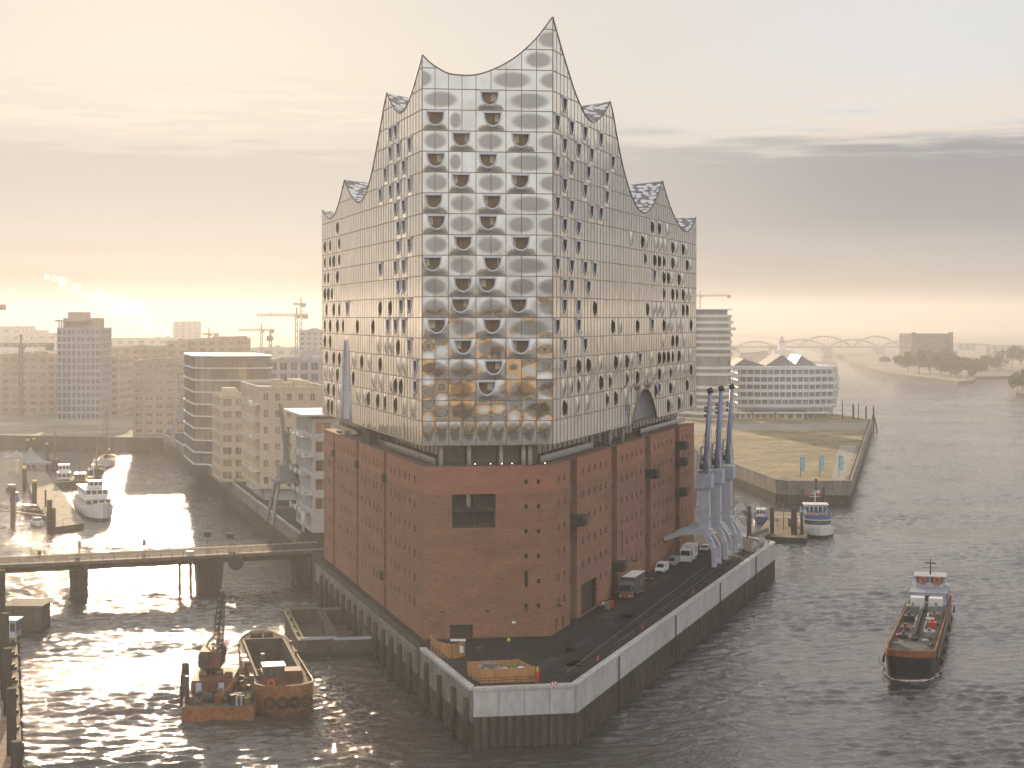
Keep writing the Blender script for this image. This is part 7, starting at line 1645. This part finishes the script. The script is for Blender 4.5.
tyre = mat('tyre', (.02, .02, .02), .9, 0, .1); rim = mat('wheel rim', (.35, .35, .36), .4, .6, .05)
car_w = mat('white car paint', (.66, .67, .70), .25, 0, .04); car_s = mat('silver car paint', (.34, .36, .40), .3, .4, .05); car_k = mat('black car paint', (.02, .02, .024), .2, 0, .05)
carglass = glass('car glass', (.03, .035, .04), .05, .2); tailm = mat('tail light', (.35, .02, .02), .4); headm = mat('head light lens', (.7, .7, .68), .15)
def wheel(parent, p, r, w=.26):
    t = MB(); t.tube([(p[0] - w / 2, p[1], p[2]), (p[0] + w / 2, p[1], p[2])], r, 16); o = t.build('wheel', tyre, parent); t = MB(); t.tube([(p[0] - w / 2 - .01, p[1], p[2]), (p[0] + w / 2 + .01, p[1], p[2])], r * .6, 12); t.build('rim', rim, o)
def car(label, loc, rz, paint, L=4.5, B=1.8, kind='car', group='cars parked along the brick wall'):
    """front towards -Y"""
    root = thing('van' if kind == 'van' else 'parked_car', label, 'van' if kind == 'van' else 'car', loc, rz, group); h = 2.0 if kind == 'van' else 1.46
    prof = [(-.5, .32), (-.5, .68), (-.47, .78), (-.24, .92), (-.06, h * .97), (.0, h), (.34, h), (.46, h * .86 if kind == 'van' else .98), (.5, .9), (.5, .35)] if kind != 'van' else [(-.5, .35), (-.5, .85), (-.46, 1.02), (-.36, 1.15), (-.22, 1.92), (-.16, h), (.47, h), (.5, h - .15), (.5, .9), (.5, .38)]
    rings = []
    for k, (f, ins) in enumerate(((-1, .10), (-.97, .03), (-.9, 0), (.9, 0), (.97, .03), (1, .10))):
        rings.append([(f * B / 2 * (1 - (.12 * max(0, (z - .9) / (h - .9)))), y * L * (1 - ins * .1), .32 + (z - .32) * (1 - ins * .35)) for y, z in prof])
    t = MB(); t.loft(rings, 0, closed=True, caps=(True, True)); o = t.build('body', paint, root)
    t = MB(); y0, z0, y1, z1 = (prof[3][0] * L, prof[3][1], prof[4][0] * L, prof[4][1])
    d = Vector((0, -(z1 - z0), (y1 - y0))).normalized() * -.02; d = Vector((0, d.y, abs(d.z)))
    q = [Vector((-B * .40, y0 + .06, z0 + .04)), Vector((B * .40, y0 + .06, z0 + .04)), Vector((B * .36, y1 - .02, z1 - .05)), Vector((-B * .36, y1 - .02, z1 - .05))]; t.poly([p + Vector((0, -.03, .03)) for p in q]); t.build('windscreen', carglass, root)
    for s in (-1, 1):
        t = MB(); ya, yb = (prof[4][0] * L - .1, (.36 if kind != 'van' else -.02) * L); x = s * (B / 2 * .955)
        q = [(x + s * .012, ya - .35, .98), (x + s * .012, yb, .98), (x * .945 + s * .012, yb - .05, h - .16), (x * .945 + s * .012, ya + .1, h - .16)]; t.poly(q if s > 0 else q[::-1]); t.build('side_window', carglass, root)
        for y in (-.32, .31): wheel(root, (s * (B / 2 - .1), y * L, .32), .32)
        t = MB(); t.box((s * B * .36, -L / 2 - .005, .62), (.34, .05, .15)); t.build('headlight', headm, root); t = MB(); t.box((s * B * .38, L / 2 + .005, .75), (.25, .05, .22)); t.build('tail_light', tailm, root)
    t = MB(); t.box((0, -L / 2 - .01, .36), (B * .7, .05, .18)); t.build('grille', steel_d, root); return root
def lorry(label, loc, rz, L, B, H, cab_c, box_c, stripe=None, low=None):
    root = thing('lorry', label, 'lorry', loc, rz, None); cl = 2.2
    t = MB(); pr = [(-L / 2, .55), (-L / 2 - .02, 1.6), (-L / 2 + .28, 2.9), (-L / 2 + .75, min(H, 3.2)), (-L / 2 + cl, min(H, 3.3)), (-L / 2 + cl, .55)]; t.loft([[(x * B / 2, y, z) for y, z in pr] for x in (-.98, .98)], 0, caps=(True, True)); cb = t.build('cab', cab_c, root)
    t = MB(); t.poly([(-B * .44, -L / 2 - .03, 1.75), (B * .44, -L / 2 - .03, 1.75), (B * .42, -L / 2 + .22, 2.75), (-B * .42, -L / 2 + .22, 2.75)]); t.build('windscreen', carglass, cb)
    for s in (-1, 1):
        t = MB(); q = [(s * B * .495, -L / 2 + .35, 1.75), (s * B * .495, -L / 2 + 1.5, 1.75), (s * B * .495, -L / 2 + 1.5, 2.6), (s * B * .495, -L / 2 + .55, 2.6)]; t.poly(q if s > 0 else q[::-1]); t.build('side_window', carglass, cb)
        t = MB(); t.box((s * (B / 2 + .18), -L / 2 + .15, 1.9), (.2, .12, .7)); t.build('mirror', steel_d, cb); t = MB(); t.box((s * B * .36, -L / 2 - .04, .75), (.4, .06, .2)); t.build('headlight', headm, cb)
        for y in (-L / 2 + 1.1, L / 2 - 2.6, L / 2 - 1.4): wheel(root, (s * (B / 2 - .2), y, .5), .5, .34)
        t = MB(); t.box((s * (B / 2 - .08), .6, .45), (.06, L * .34, .5)); t.build('side_skirt', low or steel_l, root)
    t = MB(); t.box((0, -L / 2 - .03, .45), (B, .1, .28)); t.box((0, -L / 2 - .045, .95), (B * .7, .06, .5)); t.build('bumper', low or steel_d, cb)
    y0, y1 = -L / 2 + cl + .15, L / 2; t = MB(); t.box((0, (y0 + y1) / 2, .95), (B, y1 - y0, H - .95)); bx_ = t.build('box_body', box_c[0], root)
    t = MB(); t.box((0, (y0 + y1) / 2, H + .003), (B + .04, y1 - y0 + .04, .06)); t.build('roof', box_c[1], bx_)
    t = MB()
    for s in (-1, 1):
        for k in range(7): t.box((s * (B / 2 + .01), y0 + (y1 - y0) * (k + .5) / 7, 1.0), (.03, .06, H - 1.1))
    t.build('side_ribs', steel_d if box_c[0] is not white_p else steel_l, bx_)
    if stripe: t = MB(); t.box((B / 2 + .015, (y0 + y1) / 2 + .6, 1.9), (.02, 1.1, 1.1)); t.build('side_mark', stripe, bx_)
    t = MB(); t.box((0, .2, .55), (1.0, L - 1.2, .38)); t.build('chassis', steel_d, root); return root
WD = -atan2(.307, .952)                                 # heading along the brick flank, front to the viewer
def park(x, y): return G(x, y, QD)
c = park(634, 600); lorry('dark delivery lorry with a pale roof parked at the loading gate', (c.x, c.y + 5.0, QD), WD, 11.0, 2.55, 3.95, mat('lorry cab paint', (.10, .11, .13), .4), (mat('lorry curtain', (.075, .065, .06), .7, 0, .2, 1.5), white_p), mat('amber mark', (.30, .13, .03), .6), orange_h)
c = park(690.5, 563.5); lo = lorry('white box lorry with a red emblem parked under the crane arm', (c.x, c.y + 3.4, QD), WD, 7.6, 2.4, 3.55, car_w, (white_p, white_p), red_p, white_p)
t = MB(); t.box((0, -7.6 / 2 + 2.25, 3.0), (.55, .16, .4)); t.build('emblem', red_p, lo)
c = park(651.5, 581.5); car('black car half hidden behind the dark delivery lorry', (c.x + .2, c.y + 2, QD), WD, car_k)
c = park(662.7, 573.5); car('white van second in the row behind the dark delivery lorry', (c.x, c.y + 2, QD), WD, car_w, 5.0, 1.95, 'van')
c = park(674, 567); car('silver van in the row beside the white box lorry', (c.x, c.y + 2, QD), WD, car_s, 4.7, 1.85, 'van')
c = park(682, 560); car('dark silver car standing behind the silver van', (c.x, c.y + 2, QD), WD, car_s, 4.4, 1.8)
c = park(706, 552.5); car('grey car far back under the cranes', (c.x, c.y + 2, QD), WD, car_s, 4.4, 1.8)
c = park(713, 547); car('farthest black car on the quay, between the crane legs', (c.x, c.y + 2, QD), WD, car_k, 4.4, 1.8)
for i, (x, y) in enumerate(((600.5, 611.5), (603, 610.2))):
    c = park(x, y); person((c.x, c.y, QD), R(150 + 60 * i), ('person in a dark red jacket beside the open loading gate', 'person in a pale jacket beside the open loading gate')[i], ((.30, .05, .04), (.5, .48, .44))[i], (.03, .03, .04), .04)
for i, (x, y) in enumerate(((760.5, 550), (768, 545))):
    t = MB(); c = G(x, y, QD); t.loft([[(-.6, -3, 0), (.6, -3, 0), (.6, 3, 0), (-.6, 3, 0)], [(-.5, -2.6, 2.3), (.5, -2.6, 2.3), (.5, 1.0, 1.0), (-.5, 1.0, 1.0)]], 0, caps=(True, True)); tag(t.build('flood_gate_block', concr, None, (c.x - 1.0, min(c.y, 384 + i * 6), QD + .02), R(-19)), ('nearer' if i == 0 else 'farther') + ' pale concrete fin at the far end of the river wall', 'concrete block', 'concrete fins on the river wall')

# ------------------------------------------------------------------ lean quay cranes of the promenade
def dock_crane(label, x, yb, ytop, Yz, w, tall):
    c = G(x, yb, Yz); k = c.y / F; root = thing('dock_crane', label, 'crane', (c.x, c.y, Yz), R(18), 'old dock cranes on the promenade'); H = (yb - ytop) * k; m_ = mat('old crane grey', (.25, .25, .26), .6, 0, .1); ph = H * .34
    for sx in (-1, 1):
        for sy in (-1, 1): t = MB(); t.beam((sx * w, sy * w, 0), (sx * w * .55, sy * w * .5, ph), .75); t.build('portal_leg', m_, root)
    t = MB(); t.box((0, 0, ph - .3), (w * 1.5, w * 1.4, .8)); t.beam((-w * .8, -w * .8, ph * .4), (w * .8, -w * .8, ph * .4), .4); t.build('portal_frame', m_, root)
    t = MB(); t.box((0, .4, ph + .5), (w * .95, w * 1.1, H * .13)); t.build('machine_house', m_, root)
    t = MB(); lattice_boom(t, (0, -1, ph + H * .15), (-w * .5, -2.5, H), 1.0, .4, 14, .12); t.build('jib', m_, root)
    t = MB(); lattice_boom(t, (0, 1.5, ph + H * .15), (.4, 1.2, ph + H * .42), 1.1, .8, 5, .14); t.beam((.4, 1.2, ph + H * .42), (-w * .5, -2.5, H), .1); t.build('tower_frame', m_, root); return root
dock_crane('grey dock crane on the promenade next to the white apartment block', 287, 522, 402, QD, 4.6, 1)
dock_crane('hazy dock crane far along the promenade by the brown slab', 182, 442, 372, QD, 4.4, 1)
c = G(221, 462, QD); t = MB(); t.box((0, 0, 2.4), (7, 6, 5)); t.box((0, 0, 7.4), (7.4, 6.4, .3)); o = t.build('crane_cab', white_m, None, (c.x, c.y, QD)); tag(o, 'white raised box cabin on legs on the promenade', 'cabin')
for s in (-1, 1): t = MB(); t.box((s * 3, 0, 0), (.5, 5, 2.4)); t.build('leg', grey_st, o)
root = thing('railing', 'dark railing along the promenade edge of the basin', 'railing'); pts = [(-143.6, 711), (-53.8, 412)]
t = MB(); w = Wall(pts[0], pts[1], (-1, 0))
for i in range(120): p = w.p(w.L * i / 119, QD + .12, -.4); t.beam(p, p + Vector((0, 0, 1.1)), .12)
tag(t.build('railing_posts', steel_d, root), kind='stuff'); t = MB(); t.beam(w.p(0, QD + 1.2, -.4), w.p(w.L, QD + 1.2, -.4), .12); t.build('rails', steel_d, root)

# ------------------------------------------------------------------ quay fittings
ew = Wall((9.0, 239.4), (61.8, 391.0), (1, -.3))
for k in range(9):
    c = ew.p(6 + k * 17.5, 0, -1.5); t = MB(); t.tube([(0, 0, 0), (0, 0, .55), (0, 0, .6), (0, 0, .75)], [.22, .2, .34, .3], 10); o = t.build('mooring_bollard', steel_d, None, (c.x, c.y, QD))
    tag(o, 'squat black mooring bollard behind the river railing of the quay', 'bollard', 'mooring bollards along the river railing')
for k in range(4):
    c = ew.p(22 + k * 38, 0, .72); t = MB()
    for s_ in (-.28, .28): t.beam(ew.u * s_ + Vector((0, 0, .2)), ew.u * s_ + Vector((0, 0, 8.2)), .1)
    for q in range(24): t.beam(ew.u * -.28 + Vector((0, 0, .4 + q * .33)), ew.u * .28 + Vector((0, 0, .4 + q * .33)), .06)
    tag(t.build('wall_ladder', steel_d, None, c), ('nearest', 'second', 'third', 'farthest')[k] + ' steel ladder on the pale river wall of the quay', 'ladder', 'ladders on the river wall')
for k, (a, b, lab) in enumerate(((BS, 3.0, 'wall lamp on the brick flank beside the corner'), (BS, 24.5, 'wall lamp right of the loading gate'), (BS, 40, 'wall lamp above the dark delivery lorry'), (BS, 57, 'wall lamp above the white van'), (BW, 3, 'wall lamp at the left end of the brick front'), (BW, 10.5, 'wall lamp in the middle of the brick front'), (BW, 17, 'wall lamp near the right end of the brick front'))):
    t = MB(); c = a.p(b, 13.0, 0); t.beam(a.n * .01, a.n * .6 + Vector((0, 0, .12)), .12); t.box(tuple(a.n * .65 + Vector((0, 0, -.1))), (.6, .45, .25)); tag(t.build('wall_lamp', steel_d, None, c), lab, 'lamp', 'wall lamps on the brick base')
for k, (x, y, m_, lab) in enumerate(((607.5, 609, deck_g, 'grey bin beside the loading gate'), (611, 607.5, red_p, 'red gas cage beside the loading gate'), (479, 655.5, steel_d, 'dark barrel standing right of the notice board'))):
    c = G(x, y, QD); t = MB(); t.box((0, 0, 0), (.9, .8, 1.15)); t.box((0, 0, 1.155), (1.0, .9, .1)); tag(t.build('bin' if k != 2 else 'barrel', m_, None, (c.x, c.y, QD), WD), lab, 'bin')
for k in range(5):
    c = Vector((1.5, 251.0, 0)) + Vector((.307, .952, 0)) * 22 * k; t = MB(); t.tube([(0, 0, 0), (0, 0, .012)], .42, 16); tag(t.build('manhole_cover', mat('cast iron', (.05, .048, .046), .5, .5, .2, 3), None, (c.x + 9, c.y + 2, QD + .004)), 'round iron manhole cover let into the dark quay', 'manhole cover', 'manhole covers in the quay')
